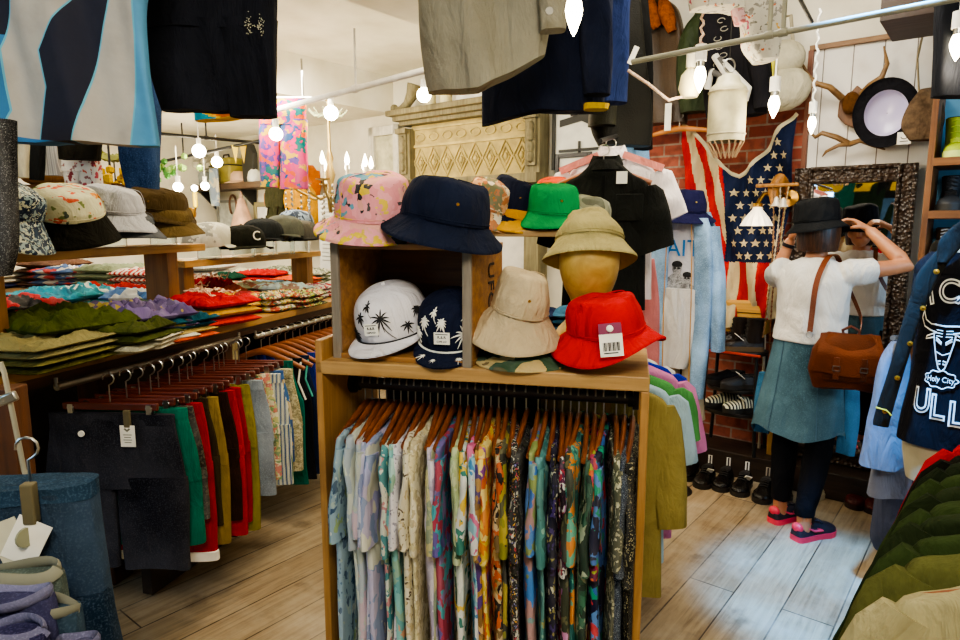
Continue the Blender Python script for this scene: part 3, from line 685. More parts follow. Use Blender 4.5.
# ---- clip hangers and trousers
REDW = wood('#3a140c', '#6a2a18', 5, 'x', .4, 'reddish hanger bar')
def clip_hanger_parts(t, w=.34):
    MB().box((0, 0, -.115), (w, .014, .026)).build('hanger_bar', REDW, t, False, .004)
    hk = MB(); P = [(0, 0, -.1), (0, 0, -.04)]
    for i in range(9): a = -PI/2+.4+1.42*PI*i/8; P.append((.02*cos(a), 0, -.0175+.02*sin(a)))
    hk.tube(P, .0026, 6).build('hook', STEEL, t)
    for sx in (-1, 1):
        c = MB(); c.box((sx*(w/2-.03), -.009, -.135), (.018, .003, .055)); c.box((sx*(w/2-.03), .009, -.135), (.018, .003, .055)); c.tube([(sx*(w/2-.03)-.012, 0, -.12), (sx*(w/2-.03)+.012, 0, -.12)], .009, 8); c.build('clip', STEEL, t)
def trousers_parts(t, mat, w=.38, L=.55, flare=.0, th=.022, seed=0, legs=True, cuff=None, split=.24, waist=None, m=22):
    """hangs from z=0"""
    body = MB().cloth([(0, -w/2, w/2), (-.04, -w*.51, w*.51), (-.15, -w*.55-flare*.3, w*.55+flare*.3), (-split-.02, -w*.57-flare*.4, w*.57+flare*.4)], lambda q: th*(.6+.5*q), (.006, 20, seed), 40, 12, 0, None, None, .003, seed).build('hip', mat, t)
    for sx in (-1, 1):
        x0 = sx*w*.29; r = w*.275
        MB().cloth([(-split+.02, x0-r-(flare*.3 if sx < 0 else 0), x0+r+(flare*.3 if sx > 0 else 0)), (-(split+L)/2, x0-r-flare*.4, x0+r+flare*.4), (-L, x0-r*(.96)-flare*.6*(sx < 0), x0+r*.96+flare*.6*(sx > 0))], lambda q: th*(1.05+.15*sin(q*7+seed)), (.006, 24, seed+sx), 32, 14, 0, None, None, .004, seed+sx).build('leg', mat, t)
        if cuff: MB().cloth([(-L+.03, x0-r*1.02-.004, x0+r*1.02+.004), (-L-.004, x0-r*1.02-.004, x0+r*1.02+.004)], th*1.12, (.004, 24, seed), 28, 4).build('cuff', cuff, t)
    MB().cloth([(.004, -w/2-.002, w/2+.002), (-.035, -w*.51, w*.51)], th*.75, (.003, 20, seed), 32, 4).build('waistband', waist or mat, t)
TR = [  # label, material, length, width, cuff, y gap
 ('dark navy denim shorts with pale button and price tag, nearest on the trouser rail', denim('#12131f'), .56, .45, None),
 ('emerald green trousers behind the navy shorts on the rail', fabric('#0f6a55', .25), .5, .42, None),
 ('grey brown speckled trousers behind the green ones', prnt(['#3c3830', '#5a5244', '#2a2620'], 40, 'blotch'), .42, .4, None),
 ('red trousers with turned up white cuffs on the trouser rail', fabric('#a01018', .25), .6, .38, CARD),
 ('dark olive shorts beside the khaki trousers', fabric('#3a2f1c', .3), .5, .36, None),
 ('khaki tan trousers on the trouser rail', fabric('#8a7438', .25), .58, .38, None),
 ('dark chocolate brown trousers between khaki and red pairs', fabric('#2c1a10', .3), .52, .37, None),
 ('bright red trousers just past the brown pair', fabric('#b3141a', .22), .6, .38, None),
 ('deep red corduroy trousers, last of the red ones', fabric('#96101a', .25), .56, .4, None),
 ('mustard green trousers behind the red pairs', fabric('#8a8230', .25), .62, .36, None),
 ('pale washed denim shorts on the trouser rail', denim('#7f8a94'), .5, .4, None),
 ('red and cream patterned shorts on the trouser rail', prnt(['#b8402a', '#d8cfae', '#7a7a3a'], 30, 'blotch'), .5, .37, None),
 ('pastel floral shorts on the trouser rail', prnt(['#b8b878', '#c87a6a', '#d8d0b0', '#7a9a6a'], 30, 'blotch'), .47, .39, None),
 ('green and white vertical striped shorts on the rail', prnt(['#d8d8c8', '#2f6a54', '#e8e4d0', '#3a5a8a'], 18, 'stripe', dist=.3), .5, .4, None),
 ('denim blue and cream patched shorts on the rail', prnt(['#2f5a94', '#3a68a0', '#c8b48a'], 12, 'blotch'), .42, .39, None),
 ('speckled sage shorts, farthest on the trouser rail', prnt(['#a8a078', '#8a8460', '#c8bf98'], 50, 'blotch'), .47, .42, None),
]
ys = [.12, .18, .23, .28, .335, .385, .435, .48, .53, .58, .63, .68, .725, .77, .82, .87]
rt = random.Random(3); hproto = None
for i, (lab, mt, L, w_, cuff) in enumerate(TR):
    y = ys[i]; rz = rt.uniform(-.1, .06); xo = rt.uniform(-.01, .02)+(.07 if i else .06)
    p = Lp(.04+xo, y, .98+.017)
    hl = 'clip hanger holding the '+lab.split(' on the')[0].split(',')[0]
    if hproto is None:
        hproto = thing('clip_hanger', hl, 'hanger', p, rz, 'clip hangers on the trouser rail'); clip_hanger_parts(hproto)
    else: dup(hproto, p, (0, 0, rz), hl)
    t = thing('trousers' if L > .53 else 'shorts', lab, 'trousers' if L > .53 else 'shorts', p+V((0, 0, -.14-rt.uniform(0, .012))), rz, 'trousers on the left rail')
    trousers_parts(t, mt, w_, L, .02 if L < .53 else .0, .02, i*1.7, cuff=cuff)
    if i == 0:
        MB().tube([(-.09, -.031, -.06), (-.09, -.036, -.06)], .011, 14).build('button', CARD, t)
        g = MB().box((.075, -.034, -.065), (.052, .002, .075)).build('price_tag', CARD, t, False)
        q = MB(); 
        for k in range(4): q.box((.075, -.0355, -.06-.009*k), (.03-.006*(k % 2), .001, .0025))
        q.prism([(.063, -.04), (.068, -.036), (.075, -.042), (.082, -.036), (.087, -.04), (.075, -.05)], -.0352, -.036); q.build('printed_mark', plain('#7a7a6a', .8, 0, 'grey ink'), g, False)
        MB().box((.075, -.03, -.005), (.022, .012, .06)).build('tag_clip', plain('#6a6248', .6, .3, 'tag clip'), g, False, .002)
# ---- second rail: wooden hangers with vests
TANK = [('teal green vest with yellow ball print and price tag', fabric('#0f6a5a', .2)), ('black vest with white side piping', fabric('#15161a', .3)), ('navy blue vest with aqua trim', fabric('#16243f', .3)), ('royal blue sports vest', fabric('#1a2f8a', .3)), ('cobalt blue mesh vest', fabric('#22409a', .3)), ('dark grey vest', fabric('#34343a', .3)), ('white vest', fabric('#c8c8c8', .1))]
hp2 = None
for i in range(14):
    y = 1.1+.07*i; p = Lp(.03, y, .965+.015); rz = LR+.12+rt.uniform(-.05, .05)
    hl = 'varnished wooden hanger under the table past the pale post' if i >= 7 else 'wooden hanger holding the '+TANK[i][0].split(' with')[0]
    if hp2 is None: hp2 = hanger(hl, p, rz, .43, .085, 'wooden hangers under the left table')
    else: dup(hp2, p, (0, 0, rz), hl)
    if i < 7:
        lab, mt = TANK[i]; t = thing('vest', lab+' under the table', 'vest', p+V((0, 0, -.105)), rz, 'vests on the second rail')
        rows = [(-.03, .12, .165), (-.1, .1, .165), (-.2, .02, .19), (-.26, -.2, .21), (-.5, -.21, .21), (-.66, -.22, .22)]
        MB().cloth(rows, .015, (.006, 18, i), 32, 22, 0, None, None, .004, i).build('vest_body', mt, t)
        MB().cloth([(-.03, -.165, -.12), (-.1, -.165, -.1), (-.2, -.19, -.02), (-.27, -.2, .1)], .012, (.003, 18, i), 24, 14, 0, None, None, .003, i).build('shoulder_strap', mt, t)
        if i == 0:
            MB().tube([(.13, -.02, -.54), (.13, -.026, -.54)], .055, 20).build('ball_print', plain('#a8a81a', .8, 0, 'yellow print'), t)
            q = MB(); q.tube([(.09, -.028, -.51), (.13, -.029, -.53), (.17, -.028, -.51)], .004, 5); q.tube([(.09, -.028, -.57), (.13, -.029, -.55), (.17, -.028, -.57)], .004, 5); q.build('print_lines', INK, t)
            MB().box((.13, -.019, -.2), (.05, .002, .06)).build('price_tag', CARD, t, False)
        if i in (1, 2): MB().tube([(.165, -.012, -.05), (.15, -.018, -.15), (.185, -.018, -.24)], .005, 6).build('piping', [CARD, plain('#4fb8a8', .8, 0, 'aqua')][i-1], t)
# ---- folded clothes on the table
def wrinkle(x, y, seed, k):
    a = noise.noise(V((x*11+seed*2.3, y*11, k)))
    b = 1-abs(noise.noise(V((x*15+seed, y*9+seed, k+3))))*2.6
    c = 1-abs(noise.noise(V((x*31-seed, y*22, k+7))))*2.4
    return .6*a+.55*b+.3*c-.4
def folded(label, loc, rz, sx, sy, h, mats, layers=3, seed=0, crumple=.02, name='folded_shirt', cat='folded shirt', group='folded clothes on the left table', droop=.0, mi=None):
    """a folded garment: rounded layers, crumpled on top"""
    mats = mats if isinstance(mats, list) else [mats]
    mb = MB(); z0 = 0
    for k in range(layers):
        hh = h/layers; top = k == layers-1; n, m = (60, 44) if top else (28, 16)
        ox, oy = (noise.noise(V((seed, k, 1)))*.02, noise.noise(V((seed, k, 5)))*.02)
        def P(u, v, s):
            x = (u-.5); y = (v-.5); e = min(1, 1.0*max(0, 1-(2*abs(x))**5)*max(0, 1-(2*abs(y))**5)*1.0)**.5
            q = wrinkle(x*sx, y*sy, seed, k)
            z = z0+hh/2+s*hh/2*e+(crumple*q*e*(1 if s > 0 else .15) if top else crumple*.15*q*e)
            ex = 1+.02*noise.noise(V((seed, v*4, k)))
            d = droop*max(0, x)*2
            return (x*sx*ex+ox, y*sy+oy, max(z, z0+.0005 if k == 0 else z-1)-d*d)
        b = len(mb.v)
        mk = mi if mi is not None else min(k, len(mats)-1)
        mb.grid(lambda u, v: P(u, v, 1), n, m, len(mats)-1 if top else mk % len(mats)); mb.grid(lambda u, v: P(u, v, -1), n, m, len(mats)-1 if top else mk % len(mats))
        z0 += hh*.92
    t = tag(mb.build(name, mats, None, True, 0, loc, rz, ang=80), label, cat, group); return t
TT = 1.048
olive = fabric('#4c4a1c', .4); camo2 = fabric('#3f4a22', .35); sage = fabric('#a59a6a', .2); lgreen = fabric('#8a8a5a', .25)
FO = [  # px, py (of centre on table plane height), label, mats, sx, sy, h, rz extra, crumple
 (30, 348, 'pale khaki folded trousers in a pile at the near corner of the table', [olive, fabric('#75703c', .3), fabric('#8a8358', .2)], .34, .3, .09, .1, .022),
 (62, 331, 'crumpled olive green shirt on the near end of the table', [fabric('#75703c', .3), fabric('#46501c', .45)], .36, .3, .13, -.2, .05),
 (120, 333, 'moss green shirt with a pale cotton lining next to the olive one', [fabric('#c8c4a8', .15), fabric('#434a1e', .4)], .28, .24, .1, .2, .04),
 (138, 322, 'purple and mustard patterned shirt draped on the pile', [fabric('#d0cdbb', .15), prnt(['#5a4a7a', '#4a3a68', '#9a8a3a', '#6a5a88'], 14, 'blotch')], .3, .26, .13, -.3, .05),
 (150, 338, 'cream white sleeve lying at the table edge', [fabric('#cfcab4', .15)], .16, .2, .05, .3, .03),
 (45, 305, 'turquoise blue folded shirt behind the olive shirt', [fabric('#1f7a94', .35), prnt(['#1f8aa8', '#16708c', '#3fa0b0'], 12, 'blotch')], .3, .24, .12, .1, .04),
 (10, 312, 'black and red printed shirt at the left end of the table', [prnt(['#8a1018', '#17171a', '#b01820', '#222228'], 10, 'blotch')], .28, .28, .12, 0, .04),
 (115, 296, 'orange red shirt with pale collar behind the purple one', [fabric('#b83a2a', .25), fabric('#b0281c', .3)], .3, .2, .1, -.3, .05),
 (165, 312, 'grey green striped shirt lying flat on a pile', [fabric('#b8402a', .25), prnt(['#7a8a7a', '#b8b8a0', '#55695a'], 12, 'hstripe', dist=2)], .28, .2, .1, -.2, .03),
 (172, 325, 'dark teal shirt folded over a striped stack', [fabric('#c05028', .25), fabric('#b8a05a', .2), fabric('#144a5a', .3)], .22, .2, .09, -.1, .03),
 (208, 308, 'red t-shirt with cream slogan print, widest on the table', [fabric('#c0281a', .25), fabric('#b88a2a', .25), fabric('#b3121a', .2)], .32, .26, .12, -.2, .025),
 (203, 291, 'dark red shirt bunched behind the slogan t-shirt', [fabric('#8a0c14', .3)], .26, .22, .13, .3, .05),
 (236, 302, 'red t-shirt with yellow block lettering print', [fabric('#a8141a', .2), prnt(['#c89a1a', '#a8101a', '#d8a82a', '#8a0c14'], 22, 'blotch')], .24, .22, .09, -.2, .02),
 (228, 281, 'bottle green cap like bundle of cloth on the table', [fabric('#0f3a2a', .3)], .17, .15, .1, 0, .03),
 (246, 290, 'pale sage t-shirt with brown print', [fabric('#b8b48a', .15), prnt(['#b8ba98', '#b0b48a', '#b8bf98', '#a86a4a'], 16, 'blotch')], .26, .22, .1, -.2, .02),
 (268, 288, 'light blue t-shirt lying near the middle of the table', [fabric('#7a9aaa', .2), fabric('#8aa8b8', .15)], .28, .22, .08, -.1, .02),
 (262, 277, 'scarlet red t-shirt with white collar label', [fabric('#b01a14', .25)], .3, .22, .1, .1, .03),
 (284, 292, 'pale aqua t-shirt with floral circle print', [prnt(['#c8a83a', '#c85a3a', '#3a6a4a', '#c8c8a8'], 30, 'blotch'), prnt(['#a8bfc0', '#b0c4c4', '#a8b8a0', '#8a6a5a'], 14, 'blotch')], .24, .2, .1, -.1, .02),
 (296, 281, 'orange t-shirt on the far part of the table', [fabric('#d0521a', .2)], .26, .2, .07, 0, .02),
 (307, 276, 'grey green leafy shirt at the far end of the table', [prnt(['#8a8a78', '#5a6a4a', '#c0bfae'], 26, 'blotch')], .28, .24, .09, .2, .03),
 (285, 272, 'sage printed shirt behind the orange t-shirt', [prnt(['#7a7f68', '#9a9a84', '#50583f'], 26, 'blotch')], .28, .22, .09, .1, .03),
 (314, 290, 'red and purple patterned shirt at the far table edge', [prnt(['#a01828', '#5a2a5a', '#c8c0b0'], 22, 'blotch')], .2, .2, .07, 0, .02),
 (180, 298, 'white t-shirt crumpled behind the slogan shirt', [fabric('#c8c8bc', .12)], .2, .2, .1, .2, .04),

 (95, 318, 'grey lavender t-shirt half under the purple patterned shirt', [fabric('#8a86a0', .2)], .26, .24, .1, .3, .04),
 (82, 300, 'aqua and white printed shirt behind the pile of olive shirts', [prnt(['#1f7a8a', '#c8d0c8', '#2a98a8'], 14, 'blotch')], .24, .22, .13, -.1, .04),
 (142, 302, 'blue white patterned shirt in the second row of the table', [prnt(['#3a68a0', '#c8ccc8', '#6a8aa8', '#2f5480'], 14, 'blotch')], .24, .22, .12, .2, .04),
 (219, 296, 'rust orange shirt squeezed between the red t-shirts', [fabric('#a8481c', .25)], .22, .2, .09, .1, .03),
 (243, 276, 'cream t-shirt in the back row next to the green bundle', [fabric('#c4c0a4', .15)], .24, .2, .09, .2, .03),
 (300, 298, 'lime and black small print shirt at the table edge', [prnt(['#8a9a3a', '#26261c', '#c8c890', '#a83a2a'], 34, 'blotch')], .18, .22, .08, 0, .02),
 (272, 300, 'multicoloured checked shirt hanging over the table edge', [prnt(['#a83a2a', '#c8b84a', '#3a5a4a', '#d8d0b8'], 30, 'blotch')], .18, .22, .09, 0, .02),
]
for i, (px, py, lab, mats, sx, sy, h, rz, cr) in enumerate(FO):
    p = on_z(px, py, TT+h*.6); 
    o = folded(lab, V((p.x, p.y, TT)), LR+rz, sx*1.16, sy*1.18, h*1.12, mats, 3 if 'slogan' in lab else max(3, len(mats)+1), i*3.3, cr*1.25)
    if 'slogan' in lab:
        q = MB()
        for k, tx in enumerate(('SPARTANS', 'ATHLETIC', 'DEPT 84')):
            M = Matrix.Translation((.02+.0*k, .045-.06*k, h*1.12+.022)) @ Matrix.Rotation(-PI/2, 4, 'X')
            text_geo(tx, .05, M, q)
        for k, v_ in enumerate(q.v):
            x, y, z = v_; nz_ = wrinkle(x, y, i*3.3, 2); q.v[k] = (x, y, z-.004+cr*1.25*nz_)
        q.build('printed_lettering', fabric('#e6c8a8', .1), o)
# ---- benches with hats
def bench(label, p0, p1, w, posts, h_floor, name='wooden_bench'):
    d = (V(p1)-V(p0)); L = d.length; rz = math.atan2(d.y, d.x)
    t = thing(name, label, 'bench', p0, rz)
    MB().box((L/2, 0, -.0175), (L, w, .035)).build('bench_top', wood('#946a2c', '#c4984e', 5, 'x', .5, 'bench top'), t, False, .003)
    for x in posts:
        MB().box((x, 0, -.035-(p0[2]-.035-h_floor)/2), (.075, w*.6, p0[2]-.035-h_floor)).build('leg', PINEZ, t, False, .003)
    return t
b0, b1 = at(-30, 254, 2.1), at(187, 246, 3.2); b0.z = b1.z = 1.412; 
bench('raised wooden bench on the table carrying the bucket hats', b0, b1, .2, (.02, .92), TT)
c0, c1 = at(168, 261, 3.25), at(308, 248, 4.5); c0.z = c1.z = 1.325
bench('second lower wooden bench carrying the baseball caps', c0, c1, .2, (.07, 1.22), TT)
def hatp(px, py, Y): return at(px, py, Y)
DB = prnt(['#1c2c44', '#223850', '#8fa3a8', '#16243a', '#c0c4b0'], 26, 'blotch', dist=.6); BRN = fabric('#5a4126', .25); BLK = fabric('#16150f', .3)
FLW = prnt(['#c8481f', '#d88a2a', '#6a7a3a', '#3a4a3a', '#c8c4a0'], 17, 'flower', bg='#c9c8a8', amt=.4)
def hs(px, py, Y, d): return stand('clear acrylic cylinder stand on the bench under the '+d, V((at(px, py, Y).x, at(px, py, Y).y, 1.413)), .055, .06)
bucket_hat('navy and white floral bucket hat at the left end of the bench', hatp(8, 208, 2.15), (rad(2), rad(26), .2), DB, DB, .17, .1, .09, .07, .09, .5, under=BLK)
bucket_hat('brown felt hat low behind the black garment on the left', hatp(10, 238, 2.3), (0, 0, 0), BRN, fabric('#7a5a2c', .25), .14, .1, .09, .05, .03, .9, eyelets=False)
bucket_hat('cream floral bucket hat with wide turned down black brim', hatp(66, 211, 2.35), (rad(16), rad(8), .2), FLW, BLK, .172, .12, .1, .075, .085, 1.5, under=BLK, eyelets=False)
WG = fabric('#b3b5bd', .12); GR = fabric('#565a60', .25)
bucket_hat('light grey bucket hat on the bench with a darker one beneath', hatp(112, 208, 2.6), (rad(8), rad(8), .3), WG, WG, .168, .115, .1, .075, .065, 2.2)
bucket_hat('dark grey bucket hat under the light grey hat', hatp(126, 222, 2.64), (rad(6), rad(6), .3), GR, GR, .15, .1, .09, .04, .045, 2.2, eyelets=False)
OB = fabric('#4e3f26', .25)
bucket_hat('olive brown bucket hat, upper of two at the end of the bench', hatp(158, 206, 2.9), (rad(8), rad(9), .2), OB, OB, .16, .12, .105, .066, .045, 3.2)
bucket_hat('olive brown bucket hat, lower of two at the end of the bench', hatp(166, 219, 2.9), (rad(6), rad(4), .2), fabric('#62512f', .25), fabric('#62512f', .25), .16, .11, .1, .05, .055, 1.2, eyelets=False)
for px, Y, d in ((112, 2.62, 'grey hats'), (164, 2.92, 'brown hats'), (62, 2.36, 'floral hat')): hs(px, 246, Y, d)
WC = prnt(['#d8d6c4', '#cfccb8', '#e2e0d2', '#9a9a90'], 16, 'blotch')
CAPS = [(209, 246, 3.45, 'white printed cap with open strap back on the second bench', WC, WC, 2.2), (243, 248, 3.55, 'black baseball cap with white letter, visor hanging to the right', fabric('#1c1d16', .3), fabric('#24251a', .3), .9),
        (263, 240, 3.8, 'charcoal cap between the black and grey caps', fabric('#272a2a', .3), fabric('#272a2a', .3), .3), (284, 236, 3.95, 'grey green cap on the second bench', fabric('#5e6054', .25), fabric('#5e6054', .25), .0),
        (300, 240, 4.15, 'dark grey cap at the far end of the second bench', fabric('#5a564c', .25), fabric('#33302a', .25), .8), (296, 229, 4.3, 'blue tie dye bucket cap on top at the far end', prnt(['#1f2c3c', '#8a9aa8', '#2c3c50'], 24, 'blotch'), fabric('#1d2733', .2), .3)]
for i, (px, py, Y, lab, mc, mv, rz) in enumerate(CAPS):
    p = at(px, py, Y); k = cap(lab, p, (rad(-4), 0, rz), mc, mv, .115, .12)
    if 'letter' in lab:
        q = MB(); text_geo('C', .07, Matrix.Translation((0, -.139, .035)), q); q.build('white_letter', CARD, k, False)
    if i < 5: stand('clear acrylic cylinder stand on the second bench under the '+lab.split(' cap')[0].split(' baseball')[0]+' cap', V((p.x, p.y, 1.326)), .06, max(.02, p.z-1.33))
# ================================================================ BACK WALL, LEFT BACKGROUND, HUNG THINGS
def wbox(px0, px1, py0, py1, c, d, z0=None, z1=None):
    """centre/size in room frame of a box whose front face spans these sight lines on plane u=c"""
    a = on_wall(px0, (py0+py1)/2, c); b = on_wall(px1, (py0+py1)/2, c); pm = (px0+px1)/2
    zt = on_wall(pm, py0, c).z if z1 is None else z1; zb = on_wall(pm, py1, c).z if z0 is None else z0
    v0, v1 = vu(a)[0], vu(b)[0]
    return (v0+v1)/2, (v1-v0), zb, zt
def wthing(name, label, cat, px, py, c, group=None): return thing(name, label, cat, on_wall(px, py, c), RZ, group)
CREAM = plain('#d8d2bc', .6, 0, 'cream paint', .2); DIST = wood('#a8a492', '#dcd9cc', 5, 'z', .75, 'distressed white wood')
OLDP = wood('#5a5238', '#8f8663', 5, 'z', .75, 'old grey green paint'); OCH = plain('#a8965a', .75, 0, 'ochre plaster', .3)
# ---- chimneypiece
vc, vw, _, _ = wbox(399, 541, 120, 160, 4.02, 0); FZ = 2.44
t = thing('fireplace_surround', 'antique carved fireplace surround with diamond frieze against the back wall', 'fireplace', RM(vc, 4.02, 0), RZ)
MB().box((0, 0, FZ-.02), (vw+.06, .26, .045)).box((0, .02, FZ-.06), (vw, .2, .04)).box((0, .04, FZ-.095), (vw-.06, .14, .035)).build('mantel_shelf', OLDP, t, False, .006)
fr = MB().box((0, .085, FZ-.33), (vw-.2, .06, .45)).build('frieze_panel', OCH, t, False)
q = MB(); n = 8; W_ = vw-.26
for k in range(n):
    x = -W_/2+W_*(k+.5)/n; w = W_/n*.5
    for s_ in (1, .55): q.tube([(x-w*s_, .05, FZ-.42), (x, .05, FZ-.42+.12*s_), (x+w*s_, .05, FZ-.42), (x, .05, FZ-.42-.12*s_), (x-w*s_, .05, FZ-.42)], .008, 6)
    q.ball((x, .05, FZ-.42), (.02, .012, .03), 0, 8)
    q.tube([(x+w*cos(g)*.7, .05, FZ-.215+.03*sin(g)) for g in [2*PI*i/10 for i in range(11)]], .006, 5)
q.box((0, .05, FZ-.285), (W_, .02, .02)); q.box((0, .05, FZ-.145), (W_, .02, .014))
q.build('carved_relief', plain('#b5a468', .75, 0, 'ochre relief', .3), fr)
for sx in (-1, 1):
    p = MB(); x = sx*(vw/2-.07); p.box((x, .05, 1.15), (.13, .12, 2.3)); p.box((x, .0, FZ-.6), (.17, .16, .07)); p.box((x, .02, FZ-.34), (.08, .1, .34)); p.box((x, .0, FZ-.16), (.12, .12, .04))
    for zz in (FZ-.45, FZ-.38, FZ-.3, FZ-.24): p.ball((x, -.03, zz), (.035, .03, .045), 0, 8)
    p.build('pilaster', OLDP, t, True, .004, ang=35)
MB().box((0, .03, FZ-.61), (vw-.24, .09, .1)).build('lintel', OLDP, t, False, .004); MB().box((0, .09, .85), (vw-.3, .03, 1.7)).build('opening_panel', plain('#d2d0c8', .8, 0, 'white panel'), t, False)
for px, lab, r, h in ((430.5, 'left of two cream pillar candles on the mantel shelf', .045, .17), (446, 'right of two cream pillar candles on the mantel shelf', .05, .19)):
    p = on_wall(px, 105, 4.0); k = thing('pillar_candle', lab, 'candle', V((p.x, p.y, FZ+.003)), 0, 'candles on the mantel shelf')
    MB().lathe([(.002, 0), (r, 0), (r, h), (r*.9, h+.004), (r*.5, h-.004), (.002, h-.004)], 20).build('wax', plain('#dcd3a8', .5, 0, 'candle wax'), k); MB().tube([(0, 0, h-.004), (.002, 0, h+.012)], .002, 5).build('wick', INK, k)
p = on_wall(474, 100, 4.0); tag(MB().prism([(-.16, 0), (.17, 0), (.17, .1), (.08, .19), (-.06, .2), (-.16, .12)], -.03, .03).build('marble_slab', plain('#dcdad2', .4, 0, 'white marble', .2), None, False, .006, V((p.x, p.y, FZ+.003)), RZ), 'piece of white marble leaning on the mantel shelf', 'marble slab')
p = on_wall(407, 110, 4.0); tag(MB().tube([(-.14, 0, .03), (-.08, 0, .02), (.0, 0, .05), (.06, 0, .12), (.09, 0, .2)], [.02, .025, .035, .05, .06], 10).ball((-.15, 0, .035), .035, 0, 10).build('carved_scroll', OLDP, None, True, 0, V((p.x, p.y, FZ+.003)), RZ), 'old carved wooden scroll at the left end of the mantel', 'ornament')
# ---- white distressed panel and framed boards
vc, vw, zb, zt = wbox(371, 401, 126, 235, 4.08, 0)
t = thing('shutter_panel', 'white distressed wooden shutter panel left of the fireplace', 'shutter', RM(vc, 4.08, 0), RZ)
f = MB(); 
for x in (-1, 1): f.box((x*(vw/2-.035), 0, (.3+zt)/2), (.07, .05, zt-.3))
f.box((0, 0, zt-.04), (vw, .05, .08)); f.box((0, 0, 1.0), (vw, .05, .1)); f.build('frame', DIST, t, False, .004); MB().box((0, .012, (zt+.3)/2), (vw-.1, .015, zt-.35)).build('inner_panel', plain('#b9b598', .8, 0, 'aged panel', .3), t, False)
vc, vw, zb, zt = wbox(553, 628, 97, 168, 4.1, 0)
t = thing('sign_board', 'white board with black angular bars on the wall behind the leather jacket', 'sign board', RM(vc, 4.1, 0), RZ)
MB().box((0, .01, (zb+zt)/2), (vw, .02, zt-zb)).build('board', plain('#d9d9cf', .7, 0, 'white board'), t, False)
q = MB(); hh = zt-zb; q.box((-vw/2+.012, -.005, (zb+zt)/2), (.024, .02, hh)); q.prism([(-vw*.4, zb+hh*.62), (-vw*.1, zb+hh*.68), (.0, zb+hh*.62), (vw*.1, zb+hh*.74), (-vw*.1, zb+hh*.78), (-vw*.4, zb+hh*.72)], -.006, 0)
q.box((-vw*.2, -.005, zb+hh*.88), (.05, .02, hh*.24)); q.box((.0, -.005, zb+hh*.27), (vw*.8, .02, .018)); q.box((-vw*.12, -.005, zb+hh*.3), (.014, .02, .09)); q.build('black_bars', plain('#24241e', .6, 0, 'black paint'), t, False)
def framed(label, px0, px1, py0, py1, c, fm, pm, cat='picture', deco=None, fw=.03):
    vc, vw, zb, zt = wbox(px0, px1, py0, py1, c, 0); h = zt-zb
    t = thing('picture_frame', label, cat, RM(vc, c, (zb+zt)/2), RZ); f = MB()
    for s_ in (-1, 1): f.box((s_*(vw/2-fw/2), 0, 0), (fw, .03, h)); f.box((0, 0, s_*(h/2-fw/2)), (vw-2*fw, .03, fw))
    f.build('frame', fm, t, False, .003); p = MB().box((0, .006, 0), (vw-fw*1.6, .008, h-fw*1.6)).build('picture', pm, t, False)
    if deco: q = MB(); deco(q, vw-2*fw, h-2*fw); q.build('printed_shape', INK, p, False)
    return t
framed('small black framed print beside the hanging black work shirt', 556, 592, 153, 175, 4.1, plain('#17171a', .4), plain('#b8b8b0', .6, 0, 'paper', .3))
framed('small yellowish framed paper behind the green hat', 549, 566, 178, 205, 4.1, plain('#a8842c', .5), plain('#d8d0a0', .7, 0, 'yellow paper', .2))
framed('grey picture frame under the wall shelf at the back', 218, 245, 200, 232, 4.1, plain('#8f8f88', .5), plain('#c8ccc4', .6, 0, 'pale print', .3))
framed('gold picture frame with white mount under the wall shelf', 255, 273, 202, 234, 4.1, plain('#8f8660', .45), plain('#e6e6e2', .6, 0, 'white mount'), deco=lambda q, w, h: q.prism([(-w*.15, -h*.05), (w*.18, -h*.05), (w*.1, -h*.2), (0, -h*.32), (-w*.1, -h*.2)], -.006, -.002), fw=.05)
# ---- wall shelf with things
vc, vw, zb, zt = wbox(188, 312, 184, 190, 3.98, 0); SZ = on_wall(235, 187, 3.98).z
t = thing('wall_shelf', 'long brown wall shelf on the white back wall', 'shelf', RM(vc, 3.98, SZ), RZ)
MB().box((0, .0, 0), (vw, .3, .06)).build('shelf_board', wood('#3a2a1e', '#5c4632', 5, 'x'), t, False, .004)
for x in (-.35, 0, .35): MB().prism([(0, 0), (.2, 0), (0, -.2)], -.015, .015, 0, Matrix.Translation((vw*x, .14, -.03)) @ Matrix.Rotation(-PI/2, 4, 'Z')).build('bracket', BLACKM, t, False)
def onshelf(px): p = on_wall(px, 187, 3.98); return V((p.x, p.y, SZ+.031))
SX = 7.3/650
t = thing('suitcase', 'olive yellow hat box case standing on the wall shelf', 'case', onshelf(228), RZ); MB().box((0, 0, .14), (.4, .2, .28)).build('case_body', plain('#8a8038', .6, 0, 'olive case', .2), t, True, .03); MB().tube([(-.06, 0, .28), (-.05, 0, .32), (.05, 0, .32), (.06, 0, .28)], .01, 6).build('handle', BLACKM, t); MB().box((0, 0, .2), (.405, .205, .015)).build('lid_band', BLACKM, t)
t = thing('straw_hat', 'pale pink straw hat lying on the wall shelf', 'hat', onshelf(240), RZ); MB().lathe([(.16, 0), (.1, .015), (.09, .1), (.06, .13), (.002, .135)], 24).build('crown', plain('#c8a890', .8, 0, 'straw'), t); MB().lathe([(.095, .02), (.16, .0), (.16, .006), (.095, .03)], 24).build('brim', plain('#c8a890', .8, 0, 'straw'), t)
tag(MB().lathe([(.002, 0), (.07, 0), (.075, .05), (.06, .11), (.02, .15), (.018, .2), (.025, .21), (.002, .21)], 18).build('bottle', plain('#c8ccc8', .3, 0, 'white glass'), None, True, 0, onshelf(255), RZ), 'white glass bottle on the wall shelf', 'bottle')
